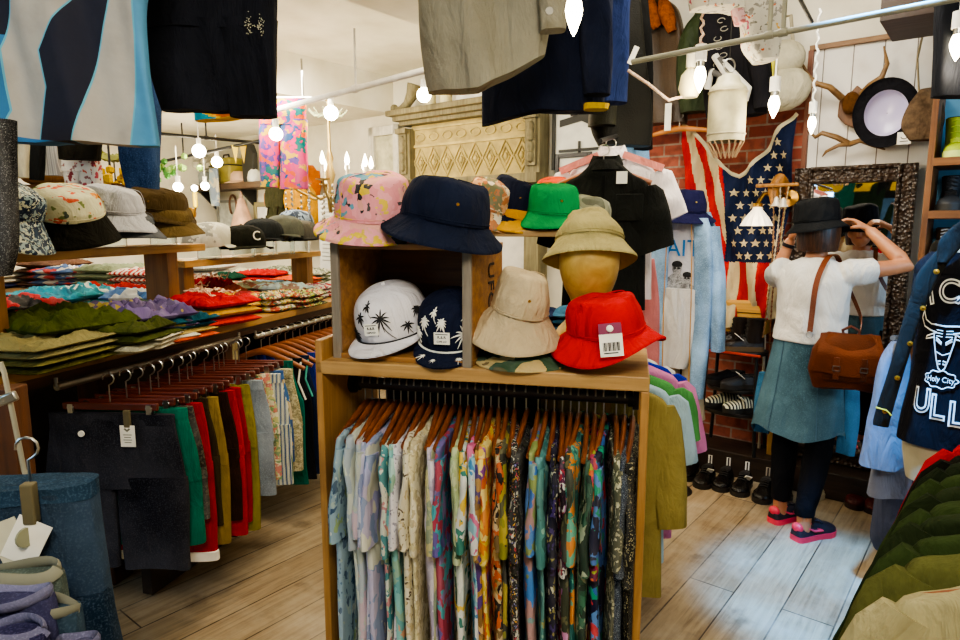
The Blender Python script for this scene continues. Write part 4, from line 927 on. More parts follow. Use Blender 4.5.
tag(MB().prism([(-.1, 0), (.1, 0), (.11, .3), (.06, .4), (-.06, .4), (-.11, .3)], -.03, .03).build('arched_plaque', plain('#2c2c28', .6, 0, 'dark plaque'), None, False, .01, onshelf(251)+V((0, 0, 0)), RZ), 'dark arched plaque standing at the back of the wall shelf', 'plaque')
t = thing('flower_arrangement', 'bunch of white and grey dried flowers on the wall shelf', 'flowers', onshelf(205), RZ); MB().lathe([(.002, 0), (.06, 0), (.07, .12), (.05, .16), (.002, .16)], 16).build('vase', plain('#a8b0b0', .3, 0, 'vase'), t)
q = MB(); rs = random.Random(8)
for k in range(26): q.ball((rs.uniform(-.14, .14), rs.uniform(-.1, .1), .18+rs.random()*.22), .035+.02*rs.random(), 0, 6)
q.build('blossoms', plain('#d4d0c0', .8, 0, 'dried flowers', .3), t)
t = wthing('hanging_scarf', 'pale blue and cream scarf hanging off the wall shelf', 'scarf', 214, 178, 3.8); MB().cloth([(.1, -.07, .07), (-.1, -.09, .08), (-.3, -.06, .05)], .02, (.012, 40, 1), 20, 10).build('scarf_cloth', prnt(['#a8bcc8', '#d8d0b8', '#8a9ab0'], 12, 'blotch'), t)
t = wthing('round_wall_mirror', 'small brown oval frame on the wall under the shelf', 'mirror', 207, 215, 4.1); MB().lathe([(.06, -.01), (.1, -.012), (.11, 0), (.1, .012), (.06, .01)], 24, 0, Matrix.Rotation(PI/2, 4, 'X'), 1, 1.35).build('frame', wood('#5a3a1c', '#8a5c30', 5, 'z'), t); MB().lathe([(.065, 0), (.002, 0)], 24, 0, Matrix.Rotation(PI/2, 4, 'X'), 1, 1.35).build('glass', plain('#9a7a4a', .2), t)
t = wthing('dress_form', 'small pinkish dress form with a pointed top under the shelf', 'dress form', 243, 232, 3.95); MB().cloth([(.36, -.02, .02), (.28, -.05, .05), (.18, -.09, .09), (.02, -.15, .16), (-.12, -.17, .17)], lambda q_: .03+.09*q_, (.006, 30, 1), 24, 14).build('skirt', plain('#d0a890', .8, 0, 'pink cloth', .2), t); MB().tube([(0, 0, .3), (0, 0, .5)], [.025, .004], 8).build('pointed_top', plain('#c8a088', .8), t)
tag(MB().tube([(.07*cos(g), 0, .11*sin(g)) for g in [rad(-60+300*i/20) for i in range(21)]], .012, 6).build('horse_collar', wood('#4a2c18', '#7a5030', 5, 'z'), None, True, 0, on_wall(233, 205, 4.08), RZ), 'brown loop of bent wood hanging on the back wall', 'wooden loop')
def backpack(label, px, py, c, mt, w=.3, h=.42, group='backpacks on the back wall'):
    t = wthing('backpack', label, 'backpack', px, py, c, group)
    b = MB(); R_ = []
    for z, a, d in ((-h/2, .36, .05), (-h/2+.03, .47, .085), (-.05, .5, .1), (.1, .48, .09), (h/2-.05, .42, .07), (h/2, .3, .04)):
        R_.append([(w*a*math.copysign(abs(cos(g))**.6, cos(g)), d*math.copysign(abs(sin(g))**.6, sin(g)), z+.01*noise.noise(V((g, z*9, px)))) for g in [2*PI*i/24 for i in range(24)]])
    b.rings(R_).build('bag_body', mt, t)
    MB().cloth([(h/2+.01, -w*.36, w*.36), (h/4, -w*.5, w*.5), (.02, -w*.42, w*.42)], .03, (.006, 20, 2), 24, 10).build('flap', mt, t, loc=(0, -.075, 0))
    MB().box((0, -.1, -.11), (w*.7, .06, .13)).build('front_pocket', mt, t, True, .02)
    MB().tube([(-.04, 0, h/2), (-.03, 0, h/2+.05), (.03, 0, h/2+.05), (.04, 0, h/2)], .008, 6).build('top_handle', mt, t)
    for s_ in (-1, 1): MB().tube([(s_*.08, -.11, .03), (s_*.08, -.125, -.08)], .009, 5, flat=.4).build('strap', fabric('#2a2418', .3), t)
    return t
backpack('dark olive backpack hanging under the floral trousers', 283, 210, 3.8, fabric('#33331f', .3), .34, .5)
backpack('bright yellow backpack hanging beside the olive one', 303, 211, 3.75, fabric('#c8900f', .25), .34, .46)
backpack('orange cloth bag above the yellow backpack', 306, 182, 3.85, fabric('#b8641c', .25), .3, .3)
backpack('tan leather bag above the olive backpack', 281, 188, 3.85, leather('#8a5a2c'), .34, .2)
t = wthing('wall_poster', 'narrow white sheet with rows of small grey print', 'poster', 327, 232, 3.55)
MB().box((0, 0, 0), (.2, .012, .62)).build('sheet', plain('#d4d4ca', .8, 0, 'paper sheet'), t, False); q = MB()
for k in range(16): q.box((-.01*((k*3) % 4)+.01, -.008, .27-.034*k), (.13-.02*((k*5) % 3), .002, .009))
q.build('printed_lines', plain('#9a9a90', .8, 0, 'grey print'), t, False)
# ---- chandelier
cp = at(330, 172, 4.9)
t = thing('chandelier', 'crystal chandelier with lit candle bulbs near the back', 'chandelier', cp)
MB().lathe([(.002, -.3), (.02, -.28), (.03, -.2), (.018, -.1), (.04, -.02), (.02, .06), (.03, .1), (.012, .16), (.01, .5), (.035, .52), (.002, .53)], 14).build('stem', plain('#a89460', .3, .8, 'old gold'), t)
cg = MB(); rs = random.Random(4)
for k in range(12): cg.tube([(0, 0, .42), (.1*cos(k*.52), .1*sin(k*.52), .4), (.14*cos(k*.52), .14*sin(k*.52), .44)], .005, 5)
cg.build('crown_leaves', plain('#a8b08a', .6, 0, 'painted leaves', .4), t)
for k in range(11):
    g = 2*PI*k/11+.2; x, y = cos(g), sin(g)
    a = MB().tube([(0, 0, -.16), (x*.12, y*.12, -.2), (x*.24, y*.24, -.14), (x*.3, y*.3, -.08)], .009, 6); a.lathe([(.002, -.085), (.05, -.075), (.052, -.068), (.002, -.07)], 12, 0, Matrix.Translation((x*.3, y*.3, 0))); arm = a.build('arm', plain('#a89460', .3, .8, 'old gold'), t)
    MB().tube([(x*.3, y*.3, -.07), (x*.3, y*.3, .03)], .012, 8).build('candle_tube', CREAM, arm)
    MB().tube([(x*.3, y*.3, .03), (x*.3, y*.3, .05), (x*.3, y*.3, .075), (x*.3, y*.3, .12)], [.008, .018, .016, .002], 8).build('candle_bulb', glow('#fff0c8', 14, 'candle bulb'), arm)
for k in range(24):
    g = 2*PI*k/24; r = .32 if k % 2 else .22; c = MB()
    for j in range(5): c.ball((r*cos(g), r*sin(g), -.1-.04*j-(.02 if k % 2 else .08)), (.009, .009, .014), 0, 6)
    c.build('crystal_drop', plain('#b8b4a4', .1, .6, 'crystal'), t)
lamp('POINT', cp+V((0, 0, .12)), 10, WARM, .25, None, 'chandelier_light')
# ---- globe bulbs and pipes
def globe(label, px, py, Y, r=.045, up=.12, e=5, st=22):
    p = at(px, py, Y); t = thing('light_bulb', label, 'light bulb', p, 0, 'bare bulbs on the ceiling')
    MB().ball((0, 0, 0), r, 0, 16).build('glass_globe', glow('#fff3d0', st, 'lit bulb'), t)
    MB().tube([(0, 0, r*.85), (0, 0, r+.05)], .02, 12).build('socket', WHITE, t)
    MB().tube([(0, 0, r+.05), (0, 0, r+up)], .005, 6).build('cord', WHITE, t)
    lamp('POINT', p+V((0, 0, -r-.03)), e, WARM, .05, None, 'bulb_light')
globe('round lit bulb under the white pipe near the mantel shelf', 424, 95, 4.3, .046, .07)
globe('round lit bulb under the white pipe left of the mantel', 331, 113, 4.6, .05, .05)
globe('round lit bulb in front of the floral trousers', 276, 134, 4.2, .042, .5, .6)
globe('round lit bulb below the turquoise shirt', 199, 151, 5.6, .055, .2, 5)
globe('round lit bulb, farther one right of the turquoise shirt', 217, 162, 6.2, .05, .2, 4)
globe('round lit bulb low near the wall sconce', 178, 187, 5.6, .04, .3, 4)
globe('round lit bulb right of the wall sconce', 205, 186, 6.5, .04, .3, 4)
def pipe(name, label, a, b, r, mt, cat='pipe', clips=()):
    t = thing(name, label, cat, a); d = V(b)-V(a); MB().tube([(0, 0, 0), tuple(d)], r, 12).build('pipe', mt, t)
    for k, h in clips: MB().tube([tuple(d*k+V((0, 0, -r*.3))), tuple(d*k+V((0, 0, h)))], .007, 6).tube([tuple(d*(k-.012)), tuple(d*(k+.012))], r*1.35, 12).build('pipe_clip', mt, t)
    return t
a, b = RM(-4.9, 2.62, 2.36), RM(-2.0, 2.62, 2.36)
a = on_wall(268, 112, 2.6); b = on_wall(430, 69, 2.6)
pipe('ceiling_pipe', 'white ceiling pipe with hanger rod left of the grey shirt', a, V((b.x, b.y, a.z+.0)) if 0 else b, .018, WHITE, 'pipe', [(.6, .33)])
a = on_wall(632, 62, 2.2); b = on_wall(990, -8, 2.2)
pipe('ceiling_pipe', 'long white ceiling pipe crossing in front of the jackets', a, b, .0095, plain('#8a8874', .5, 0, 'off white pipe'), 'pipe', [(.5, .2), (.46, .2)])
a = on_wall(812, 22, 2.45); pipe('ceiling_conduit', 'thin black conduit on the ceiling above the antlers', a, a+V((-.6*sA, -.6*cA, .1)), .006, BLACKM)
a = on_wall(150, 132, 2.9); b = on_wall(262, 144, 2.9); 
pipe('ceiling_track', 'black lighting track under the ceiling at the far left', at(140, 132, 5.2), at(262, 143, 6.2), .014, BLACKM, 'track', [(.5, .2)])
pipe('ceiling_track', 'second black lighting track crossing the first at far left', at(150, 164, 6.2), at(268, 139, 5.8), .014, BLACKM, 'track', [(.3, .3)])
# ---- sconce, ornaments, far shelf on the left wall
t = thing('wall_sconce', 'wall sconce with two yellow candle tubes and bright bulbs', 'wall lamp', at(187, 203, 6.3))
for s_ in (-1, 1):
    MB().tube([(0, .05, -.1), (s_*.05, 0, -.14), (s_*.08, 0, -.04)], .012, 6).build('arm', BRASS, t); MB().tube([(s_*.08, 0, -.04), (s_*.08, 0, .1)], .02, 10).build('candle_tube', plain('#d8c020', .5), t); MB().ball((s_*.08, 0, .14), .03, 0, 10).build('bulb', glow('#fff3d0', 25, 'lit bulb'), t)
MB().lathe([(.002, 0), (.06, 0), (.06, .02), (.002, .02)], 16, 0, Matrix.Translation((0, .06, -.1)) @ Matrix.Rotation(PI/2, 4, 'X')).build('back_plate', BRASS, t)
lamp('POINT', at(187, 196, 6.0), 8, WARM, .15, None, 'sconce_light')
LS = at(50, 188, 4.6)
t = thing('wall_shelf', 'dark shelf board behind the bucket hats at far left', 'shelf', LS, RZ+.5); MB().box((0, 0, 0), (1.3, .3, .03)).build('shelf_board', OLDZ, t, False)
for x in (-.4, .4): MB().tube([(x, .1, 0), (x, .1, .95)], .008, 6).build('hanging_rod', BLACKM, t)
tag(MB().ball((0, 0, .06), (.2, .13, .075), 0, 18).build('cushion', fabric('#8a5c14', .25), None, True, 0, at(52, 184, 4.55)+V((0, 0, -.01))), 'mustard brown felt bundle on the dark shelf', 'felt bundle')
q = MB(); rs = random.Random(2)
for k in range(40):
    a = V((rs.gauss(0, 1), rs.gauss(0, 1), rs.gauss(0, 1))).normalized()*.085; q.ball((a.x*1.5, a.y, a.z), .03, 0, 6)
tag(q.build('pompom', fabric('#c8a40c', .2), None, True, 0, at(115, 181, 4.4)), 'bright yellow ruffled pompom above the grey hat', 'pompom')
t = thing('sconce_bar', 'thin dark metal frame on the wall beyond the blue jeans', 'metal frame', at(128, 172, 6.0)); MB().tube([(-.12, 0, -.2), (-.12, 0, .1), (.2, 0, .12), (.2, 0, -.05), (-.12, 0, -.07)], .008, 6).build('frame_bar', BLACKM, t)
q = MB(); rs = random.Random(9)
for k in range(30): q.ball((rs.gauss(0, .09), rs.gauss(0, .05), rs.gauss(0, .05)), .03, k % 2, 6)
tag(q.build('garland', [plain('#3f7a2a', .7), plain('#6a8a3a', .7)], None, True, 0, at(164, 168, 5.6)), 'green leafy garland with red touches at the far left', 'garland')
q = MB()
for k in range(24): g = 2*PI*k/24; q.ball((.12*cos(g), 0, .09*sin(g)), .035, 0, 6)
tag(q.build('wreath', plain('#6a6a1a', .8, 0, 'olive leaves', .4), None, True, 0, at(112, 146, 5.0)), 'olive leaf wreath on the wall under the light blue jersey', 'wreath')
for k, (px, py, c) in enumerate(((235, 149, '#c8b040'), (243, 149, '#b89a30'))):
    tag(MB().prism([(-.03, 0), (.03, 0), (.0, -.16)], -.003, .003).build('pennant', plain(c, .8), None, False, 0, at(px, py-4, 5.9)), ['left', 'right'][k]+' small yellow pennant hanging under the far ceiling', 'pennant', 'yellow pennants')
# ---- far low table with folded piles, seen between bench and heaps
FT = V((-3.15, 5.0, 0)); fr_ = -.25
t = thing('far_table', 'far wooden table with folded piles behind the bench', 'table', FT, fr_); MB().box((0, 0, 1.0), (2.6, .8, .04)).build('tabletop', wood('#5a4020', '#8a6838', 5, 'x'), t, False)
for x in (-1.2, 1.2):
    for y in (-.33, .33): MB().box((x, y, .49), (.07, .07, .98)).build('leg', OLDZ, t, False)
MB().box((0, .2, .6), (2.5, .03, .7)).build('back_panel', BACKW, t, False)
for i, (x, y, lab, ms, h) in enumerate(((-1.0, -.1, 'yellow and red printed shirt pile on the far table', [fabric('#c8402a'), prnt(['#d8b020', '#b83020', '#3a7a3a'], 8, 'blotch')], .2), (-.6, -.15, 'pale striped towel stack on the far table', [fabric('#2a3050'), fabric('#c8c0a8', .2)], .16), (-.25, .1, 'brown felt pile on the far table', [fabric('#5a4030')], .22),
        (.1, -.1, 'red and blue printed pile on the far table', [prnt(['#b83a3a', '#3a5a8a', '#d8d0c0'], 10, 'blotch')], .18), (.5, -.1, 'sage green folded stack on the far table', [fabric('#c8b890', .2), fabric('#8f9a7a', .2)], .2), (.85, -.15, 'red and white striped cloth stack on the far table', [fabric('#8aa07a', .2), prnt(['#c02a1a', '#e8e0d0'], 8, 'stripe')], .18), (1.12, .05, 'grey white folded stack on the far table', [fabric('#b8b8b0', .15)], .22))):
    folded(lab, FT+V((x*cos(fr_)-y*sin(fr_), x*sin(fr_)+y*cos(fr_), 1.02)), fr_, .36, .4, h, ms, 4, i+60, .03, group='folded piles on the far table')
# ================================================================ CLOTHES HANGING FROM ABOVE
def hung(name, label, cat, px, py, Y, rz=0, group=None): return thing(name, label, cat, at(px, py, Y), rz, group)
def rail_above(label, a, b): pipe('hanging_rail', label, a, b, .012, STEEL, 'rail', [(.2, .3), (.8, .3)])
def clothpx(px0, Y, rows_px, th, fold, mats, mf=None, lift=None, seed=0, name='cloth_body', parent=None, n=56, m=40, na=.004, py0=0):
    """hung cloth whose outline was measured on the photograph at distance Y; origin at (px0, py0)"""
    o = at(px0, py0, Y); rows = []
    for py, a, b in rows_px: pa, pb = at(a, py, Y), at(b, py, Y); rows.append(((pa.z+pb.z)/2-o.z, pa.x-o.x, pb.x-o.x))
    mb = MB().cloth(rows, th, fold, n, m, 0, None, None, na, seed)
    if lift:
        z0, z1 = rows[0][0], rows[-1][0]; k = Y/650
        for i, (x, y, z) in enumerate(mb.v): t_ = max(0, min(1, (z-z0)/(z1-z0))); mb.v[i] = (x, y, z+lift(x/k)*k*t_**2)
    if mf:
        k = Y/650
        for i, f in enumerate(mb.f):
            c = V((0, 0, 0))
            for q in f: c += V(mb.v[q])
            c /= len(f); px = px0+c.x/k*1.0; py = py0-c.z/k*.98
            mb.m[i] = mf(px, py)
    return mb.build(name, mats, parent)
JB = fabric('#2f6f9f', .2); JN = fabric('#14172a', .3); JW = fabric('#a8a49c', .12); JL = fabric('#4f90b8', .15)
def jb(tab, y): return interp(tab, y)[0]
def jersey(px, py):
    L1 = jb([(-60, 40), (0, 22), (45, 6), (100, 12), (122, 3)], py); R1 = jb([(-60, 110), (0, 80), (48, 47), (80, 50), (120, 36)], py); R2 = jb([(-60, 130), (0, 113), (50, 98), (95, 85), (130, 72)], py)
    R3 = jb([(-60, 140), (0, 138), (35, 137), (95, 128), (142, 119)], py)
    if py > 123+.12*px and px < 112: return 0
    if px < L1: return 0 if py > 30 else 1
    if px < R1: return 2
    if px < R2: return 1
    if px < R3: return 2
    return 3
def jersey_mat():
    m = N('striped jersey cloth'); k = 1.6/650; tc = m.n('TexCoord'); sx_ = m.n('SeparateXYZ'); m.l(tc.outputs['Object'], sx_.inputs[0])
    def mm(op, a, b, c=None):
        q = m.n('Math', operation=op)
        for i, v_ in enumerate((a, b, c)):
            if v_ is None: continue
            if isinstance(v_, (int, float)): q.inputs[i].default_value = v_
            else: m.l(v_, q.inputs[i])
        return q.outputs[0]
    px = mm('MULTIPLY_ADD', sx_.outputs[0], 1/k, 80); py = mm('MULTIPLY', sx_.outputs[2], -.98/k)
    t01 = mm('MULTIPLY_ADD', py, 1/240, 80/240)
    def bound(tab):
        fc = m.n('FloatCurve'); c = fc.mapping.curves[0]
        pts = [((y+80)/240, (x+100)/300) for y, x in tab]
        c.points[0].location = pts[0]; c.points[1].location = pts[-1]
        for p in pts[1:-1]: c.points.new(*p)
        for p in c.points: p.handle_type = 'VECTOR'
        fc.mapping.update(); m.l(t01, fc.inputs['Value']); return mm('MULTIPLY_ADD', fc.outputs[0], 300, -100)
    cols = [hexc('#2f6f9f'), hexc('#a8a49c'), hexc('#14172a'), hexc('#a8a49c'), hexc('#4f90b8')]
    tabs = [[(-80, 42), (0, 22), (45, 6), (100, 12), (122, 3), (160, -2)], [(-80, 116), (0, 80), (48, 47), (80, 50), (120, 36), (160, 25)], [(-80, 136), (0, 113), (50, 98), (95, 85), (130, 72), (160, 64)], [(-80, 141), (0, 138), (35, 137), (95, 128), (142, 119), (160, 114)]]
    col = cols[0]; pipe_ = hexc('#5fa8c0')
    nv = m.n('Math', operation='LESS_THAN'); m.l(py, nv.inputs[0]); nv.inputs[1].default_value = 32; col = m.mix(cols[0], cols[2], nv.outputs[0])
    for c, tb in zip(cols[1:], tabs):
        bd = bound(tb); col = m.mix(col, pipe_, mm('GREATER_THAN', px, mm('SUBTRACT', bd, .8))); col = m.mix(col, c, mm('GREATER_THAN', px, mm('ADD', bd, .8)))
    hem = mm('MULTIPLY', mm('GREATER_THAN', py, mm('MULTIPLY_ADD', px, .12, 122)), mm('LESS_THAN', px, 112)); col = m.mix(col, hexc('#2a6aa0'), hem)
    nz = m.n('TexNoise', Scale=9.0, Detail=4.0); m.l(tc.outputs['Object'], nz.inputs['Vector']); m.setc(m.mix(col, (.02, .02, .03, 1), m.ramp([(.45, (0, 0, 0, 1)), (.8, (.3, .3, .3, 1))], nz.outputs['Fac'])))
    m.bump(nz.outputs['Fac'], .35, .02); m.p(Roughness=.85); return m.m
t = hung('sports_jersey', 'navy, white and blue diagonal striped sports jersey hanging at top left', 'jersey', 80, 0, 1.6, 0)
clothpx(80, 1.6, [(-110, 0, 150), (-60, -25, 160), (0, -40, 150), (60, -45, 152), (146, -55, 159)], .035, (.016, 30, .5), [jersey_mat()], None, lambda x: 3*min(1, max(0, (40-x)/60)), 1, 'jersey_body', t, 110, 50)
t = hung('shorts', 'black long shorts hanging beside the jersey at the top', 'shorts', 205, 0, 1.85); BK = fabric('#181a22', .3)
o = clothpx(205, 1.85, [(-90, 150, 265), (-20, 140, 275), (30, 137, 277)], .035, (.01, 26, 1), [BK], seed=2, name='hip', parent=t)
clothpx(205, 1.85, [(20, 137, 226), (70, 150, 230), (111, 163, 233)], .034, (.012, 30, 2), [BK], seed=3, name='leg', parent=t); clothpx(205, 1.85, [(20, 215, 277), (70, 222, 277.5), (117, 231, 278)], .034, (.012, 30, 0), [BK], seed=4, name='leg', parent=t)
q = MB(); rs = random.Random(1); k = 1.85/650
for c in (45, 56):
    for j in range(34): q.ball(((c+rs.gauss(0, 2))*k, -.045, (-27+rs.gauss(0, 5))*k), .0016, 0, 4)
q.build('speckled_emblem', plain('#c8c8b0', .8), t)
MB().box((0, 0, .25), (.3, .03, .04)).build('waistband', BK, t)
GS = fabric('#7d7a6c', .14)
t = hung('grey_shirt', 'grey cotton shirt hanging open hem down at top centre', 'shirt', 490, 0, 2.1)
def glift(x): return max(0, (x+10))*.55 if x > -10 else (-60-x)*.2 if x < -60 else 0
o = clothpx(490, 2.1, [(-90, 425, 560), (-40, 418, 560), (10, 418, 553), (50, 420, 550), (92, 428, 545)], .05, (.026, 19, .6), [GS], None, glift, 5, 'shirt_body', t, 110, 50)
c = clothpx(490, 2.1, [(-40, 535, 575), (0, 536, 566), (38, 538, 563)], .035, (.006, 20, 1), [GS], None, None, 6, 'sleeve_cuff', t, 40, 24); c.location.y = -.06
MB().tube([(.165, -.1, -.082), (.165, -.106, -.082)], .011, 14).build('button', plain('#6a685c', .4), c)
NJ = fabric('#161c30', .28); NJ2 = fabric('#1d2a52', .25)
t = hung('navy_jacket', 'dark navy work jacket with yellow lined cuffs hanging at top centre', 'jacket', 560, 0, 2.5)
clothpx(560, 2.5, [(-80, 495, 610), (0, 484, 612), (60, 482, 606), (112, 482, 604)], .05, (.014, 18, 2), [NJ], None, lambda x: -14*max(0, -x-20)/60, 7, 'jacket_body', t, 70, 30)
sl = clothpx(560, 2.5, [(-60, 575, 606), (20, 577, 607), (60, 578, 608), (99, 581, 606)], .045, (.006, 20, 2), [NJ], None, None, 8, 'sleeve', t, 36, 22); sl.location.y = -.07
MB().cloth([(-.375, .083, .175), (-.395, .085, .17)], .036, (.003, 20, 2), 24, 4).build('cuff_lining', fabric('#b8981c', .2), sl)
MB().cloth([(.1, -.06, .14), (-.05, -.05, .16), (-.1, .1, .15)], .03, (.004, 20, 1), 24, 10).build('blue_yoke', NJ2, t, loc=(0, -.06, 0))
t = hung('navy_jacket', 'second navy jacket half hidden behind the first, with a white tag', 'jacket', 615, 0, 2.7)
clothpx(615, 2.7, [(-80, 590, 640), (0, 592, 630), (60, 596, 628), (103, 598, 627)], .05, (.01, 24, 2), [NJ2], None, None, 9, 'jacket_body', t, 50, 26); MB().box((.066, -.055, -.22), (.02, .003, .07), 0, None, (0, .4, 0)).build('price_tag', CARD, t, False)
# ---- pieces hanging at the left background
t = hung('denim_jeans', 'dark blue denim jeans leg hanging under the jersey', 'jeans', 140, 150, 2.9); clothpx(140, 2.9, [(60, 118, 163), (150, 121, 158), (197, 132, 157)], .045, (.006, 20, 1), [denim('#22406a')], None, None, 3, 'leg', t, 36, 24, py0=150)
t = hung('black_blouse', 'black cotton blouse hanging above the floral shorts', 'blouse', 82, 145, 3.3); clothpx(82, 3.3, [(60, 58, 104), (130, 61, 101), (160, 63, 98)], .05, (.014, 24, 1), [fabric('#16140d', .3)], None, None, 4, 'top_body', t, 40, 24, py0=145)
FLS = prnt(['#b02a3a', '#c85a3a', '#b84858', '#7a1f2a'], 16, 'flower', bg='#d8d4cc', amt=.36)
t = hung('floral_shorts', 'white shorts with red flowers hanging under the black top', 'shorts', 84, 165, 3.4); clothpx(84, 3.4, [(62, 70, 94), (120, 66, 96), (150, 65, 97), (172, 64, 100)], .045, (.008, 24, 1), [FLS], None, None, 5, 'hip', t, 40, 20, py0=165)
clothpx(84, 3.4, [(165, 64, 84), (195, 70, 80)], .042, (.006, 24, 1), [FLS], None, None, 5, 'leg', t, 30, 14, py0=165); clothpx(84, 3.4, [(165, 80, 100), (192, 82, 102)], .042, (.006, 24, 1), [FLS], None, None, 6, 'leg', t, 30, 14, py0=165)
for nm, lab, px, a, b, bot, mt, Y in (('trousers', 'light beige trousers hanging at the far left above the shelf', 22, 12, 30, 178, fabric('#b0ac98', .12), 3.5), ('trousers', 'black trousers hanging between two pale pairs', 37, 30, 44, 180, fabric('#121416', .3), 3.55), ('trousers', 'grey striped trousers hanging right of the black pair', 52, 42, 62, 176, prnt(['#8a8a88', '#a8a8a2', '#77777a'], 14, 'stripe'), 3.6)):
    t = hung(nm, lab, 'trousers', px, 150, Y, 0, 'trousers hanging at far left'); clothpx(px, Y, [(60, a-4, b+2), (140, a, b), (bot, a+3, b-1)], .04, (.008, 26, px), [mt], None, None, px, 'leg', t, 36, 22, py0=150)
t = hung('black_shirt', 'black shirt with tiny pale print at the far left edge', 'shirt', -12, 200, 1.45); clothpx(-12, 1.45, [(120, -60, 13), (180, -60, 13), (240, -50, 13), (276, -40, 6)], .03, (.008, 30, 1), [prnt(['#8a8a88', '#6a6a6a'], 70, 'dots', bg='#0a0a0c')], None, None, 3, 'shirt_body', t, 40, 24, py0=200)
t = hung('turquoise_shirt', 'turquoise shirt with orange print, its hem showing under the black shorts', 'shirt', 222, 110, 3.0); TQ = [fabric('#1898b0', .2), fabric('#d8701c', .2), fabric('#d8b020', .2)]
clothpx(222, 3.0, [(40, 195, 250), (95, 196, 250), (122, 197, 251)], .05, (.012, 24, 1), TQ, lambda px, py: 1 if (px-226)**2/120+(py-113)**2/20 < 1 else 2 if (px-226)**2/320+(py-113)**2/34 < 1 else 0, lambda x: 5*(x+20)/40 if x > -20 else 0, 3, 'shirt_body', t, 60, 40, py0=110)
FT_ = prnt(['#b8105a', '#c82268', '#08605e', '#c8a008', '#5a3a88', '#0c4478', '#b83070', '#c84c0c'], 14, 'blotch', dist=.35)
t = hung('floral_trousers', 'bright pink, teal and yellow floral trousers hanging at the back', 'trousers', 284, 150, 4.5)
clothpx(284, 4.5, [(100, 259, 306), (125, 260, 306)], .05, (.006, 20, 1), [FT_], None, None, 3, 'hip', t, 36, 14, py0=150)
clothpx(284, 4.5, [(120, 260, 281), (187, 261, 279)], .045, (.006, 20, 1), [FT_], None, None, 4, 'leg', t, 30, 16, py0=150); clothpx(284, 4.5, [(120, 281, 307), (189, 280, 308)], .045, (.006, 20, 2), [FT_], None, None, 5, 'leg', t, 30, 16, py0=150)
# far-left upright post and white bracket strap
t = thing('wooden_post', 'dark wooden upright at the far left edge under the table', 'post', at(10, 420, 1.75)); t.location.z = 0; MB().box((0, 0, .53), (.07, .07, 1.06)).build('post', OLDZ, t, False, .004); MB().box((.02, -.03, .02), (.14, .14, .04)).build('foot', OLDZ, t, False, .004)
t = thing('strap_bracket', 'white metal strap with a buckle hanging at the far left', 'bracket', at(10, 400, 1.35))
MB().tube([tuple(at(*p, 1.35)-at(10, 400, 1.35)) for p in ((0, 362), (4, 372), (14, 420), (24, 470), (32, 488))], .0075, 8, flat=.5).build('strap', plain('#b0b0a0', .4, .5, 'white metal'), t); MB().box((.0, -.008, .005), (.045, .012, .022), 0, None, (0, -.35, 0)).build('buckle', STEEL, t, True, .004)
# ---- left foreground jeans
DJ = denim('#142b40'); 
t = thing('clip_hanger', 'dark clip hanger holding the blue jeans in the left foreground', 'hanger', at(40, 470, 1.15)+V((-.02, 0, .06)), .1); clip_hanger_parts(t, .22)
t = thing('denim_jeans', 'blue denim jeans with paper tag hanging in the left foreground', 'jeans', at(40, 492, 1.15), .1)
clothpx(40, 1.15, [(484, -40, 90), (505, -42, 94), (560, -50, 102), (610, -55, 108)], .04, (.008, 26, 1), [DJ], None, lambda x: 0, 3, 'hip', t, 60, 24, py0=492)
clothpx(40, 1.15, [(590, 20, 106), (640, 40, 117), (760, 50, 132)], .04, (.01, 30, 2), [DJ], None, None, 4, 'leg', t, 50, 26, py0=492); clothpx(40, 1.15, [(590, -55, 40), (760, -70, 30)], .04, (.01, 30, 0), [DJ], None, None, 5, 'leg', t, 50, 26, py0=492)
clothpx(40, 1.15, [(482, -41, 91), (497, -42, 93)], .043, (.006, 26, 1), [denim('#1c3a52')], None, None, 3, 'waistband', t, 60, 6, py0=492)
g = MB().box((0, -.055, -.07), (.06, .002, .085), 0, None, (0, rad(28), 0)).build('price_tag', CARD, t, False); MB().tube([(.0, -.058, -.06), (.004, -.06, -.06)], .018, 14, 0, None).build('stamp', plain('#8a8a70', .8), g); MB().box((-.03, -.052, -.07), (.055, .002, .08), 0, None, (0, rad(-20), 0)).build('price_tag', plain('#cfcab0', .8), t, False)
MB().box((.01, -.05, .0), (.022, .02, .075)).build('tag_clip', plain('#6a6248', .6, .3, 'tag clip'), t, False, .003)
for i, (px, py, Y, w, mt, lab) in enumerate(((10, 575, 1.02, .15, denim('#46524c'), 'pale grey denim waistband in the left corner'), (5, 600, .95, .13, denim('#26264a'), 'violet blue denim jeans folded in the left corner'), (48, 612, .98, .085, denim('#183040'), 'rolled dark teal jeans, right of the corner pile'), (8, 634, .9, .1, denim('#28264c'), 'purple jeans lowest in the left corner'), (78, 648, .95, .06, denim('#3c3c58'), 'lavender denim piece at the bottom edge left'))):
    p = at(px, py, Y); t = thing('denim_jeans', lab, 'jeans', p, .15, 'jeans in the left foreground')
    MB().cloth([(0, -w*.5, w*.5), (-.05, -w*.55, w*.55), (-.4, -w*.6, w*.6)], .027, (.012, 30, i), 36, 16, 0, None, None, .005, i).build('leg', mt, t)
    MB().tube([(w*.5*cos(g), .026*sin(g)+.003*sin(3*g+i), .004+.006*sin(2*g+i*2)) for g in [2*PI*j/30 for j in range(31)]], [(.011, .004)]*31, 6).build('waistband', plain('#7a7a6a', .9, 0, 'faded hem') if i in (0, 2) else denim('#555570'), t)
tp = at(30, 700, 1.0); t = thing('low_table', 'low dark table under the jeans in the left foreground', 'table', V((-.85, .98, 0)), .1); MB().box((0, .0, .44), (.7, .5, .03)).build('tabletop', OLDZ, t, False)
for x in (-.3, .3):
    for y in (-.2, .2): MB().box((x, y, .21), (.05, .05, .43)).build('leg', OLDZ, t, False)

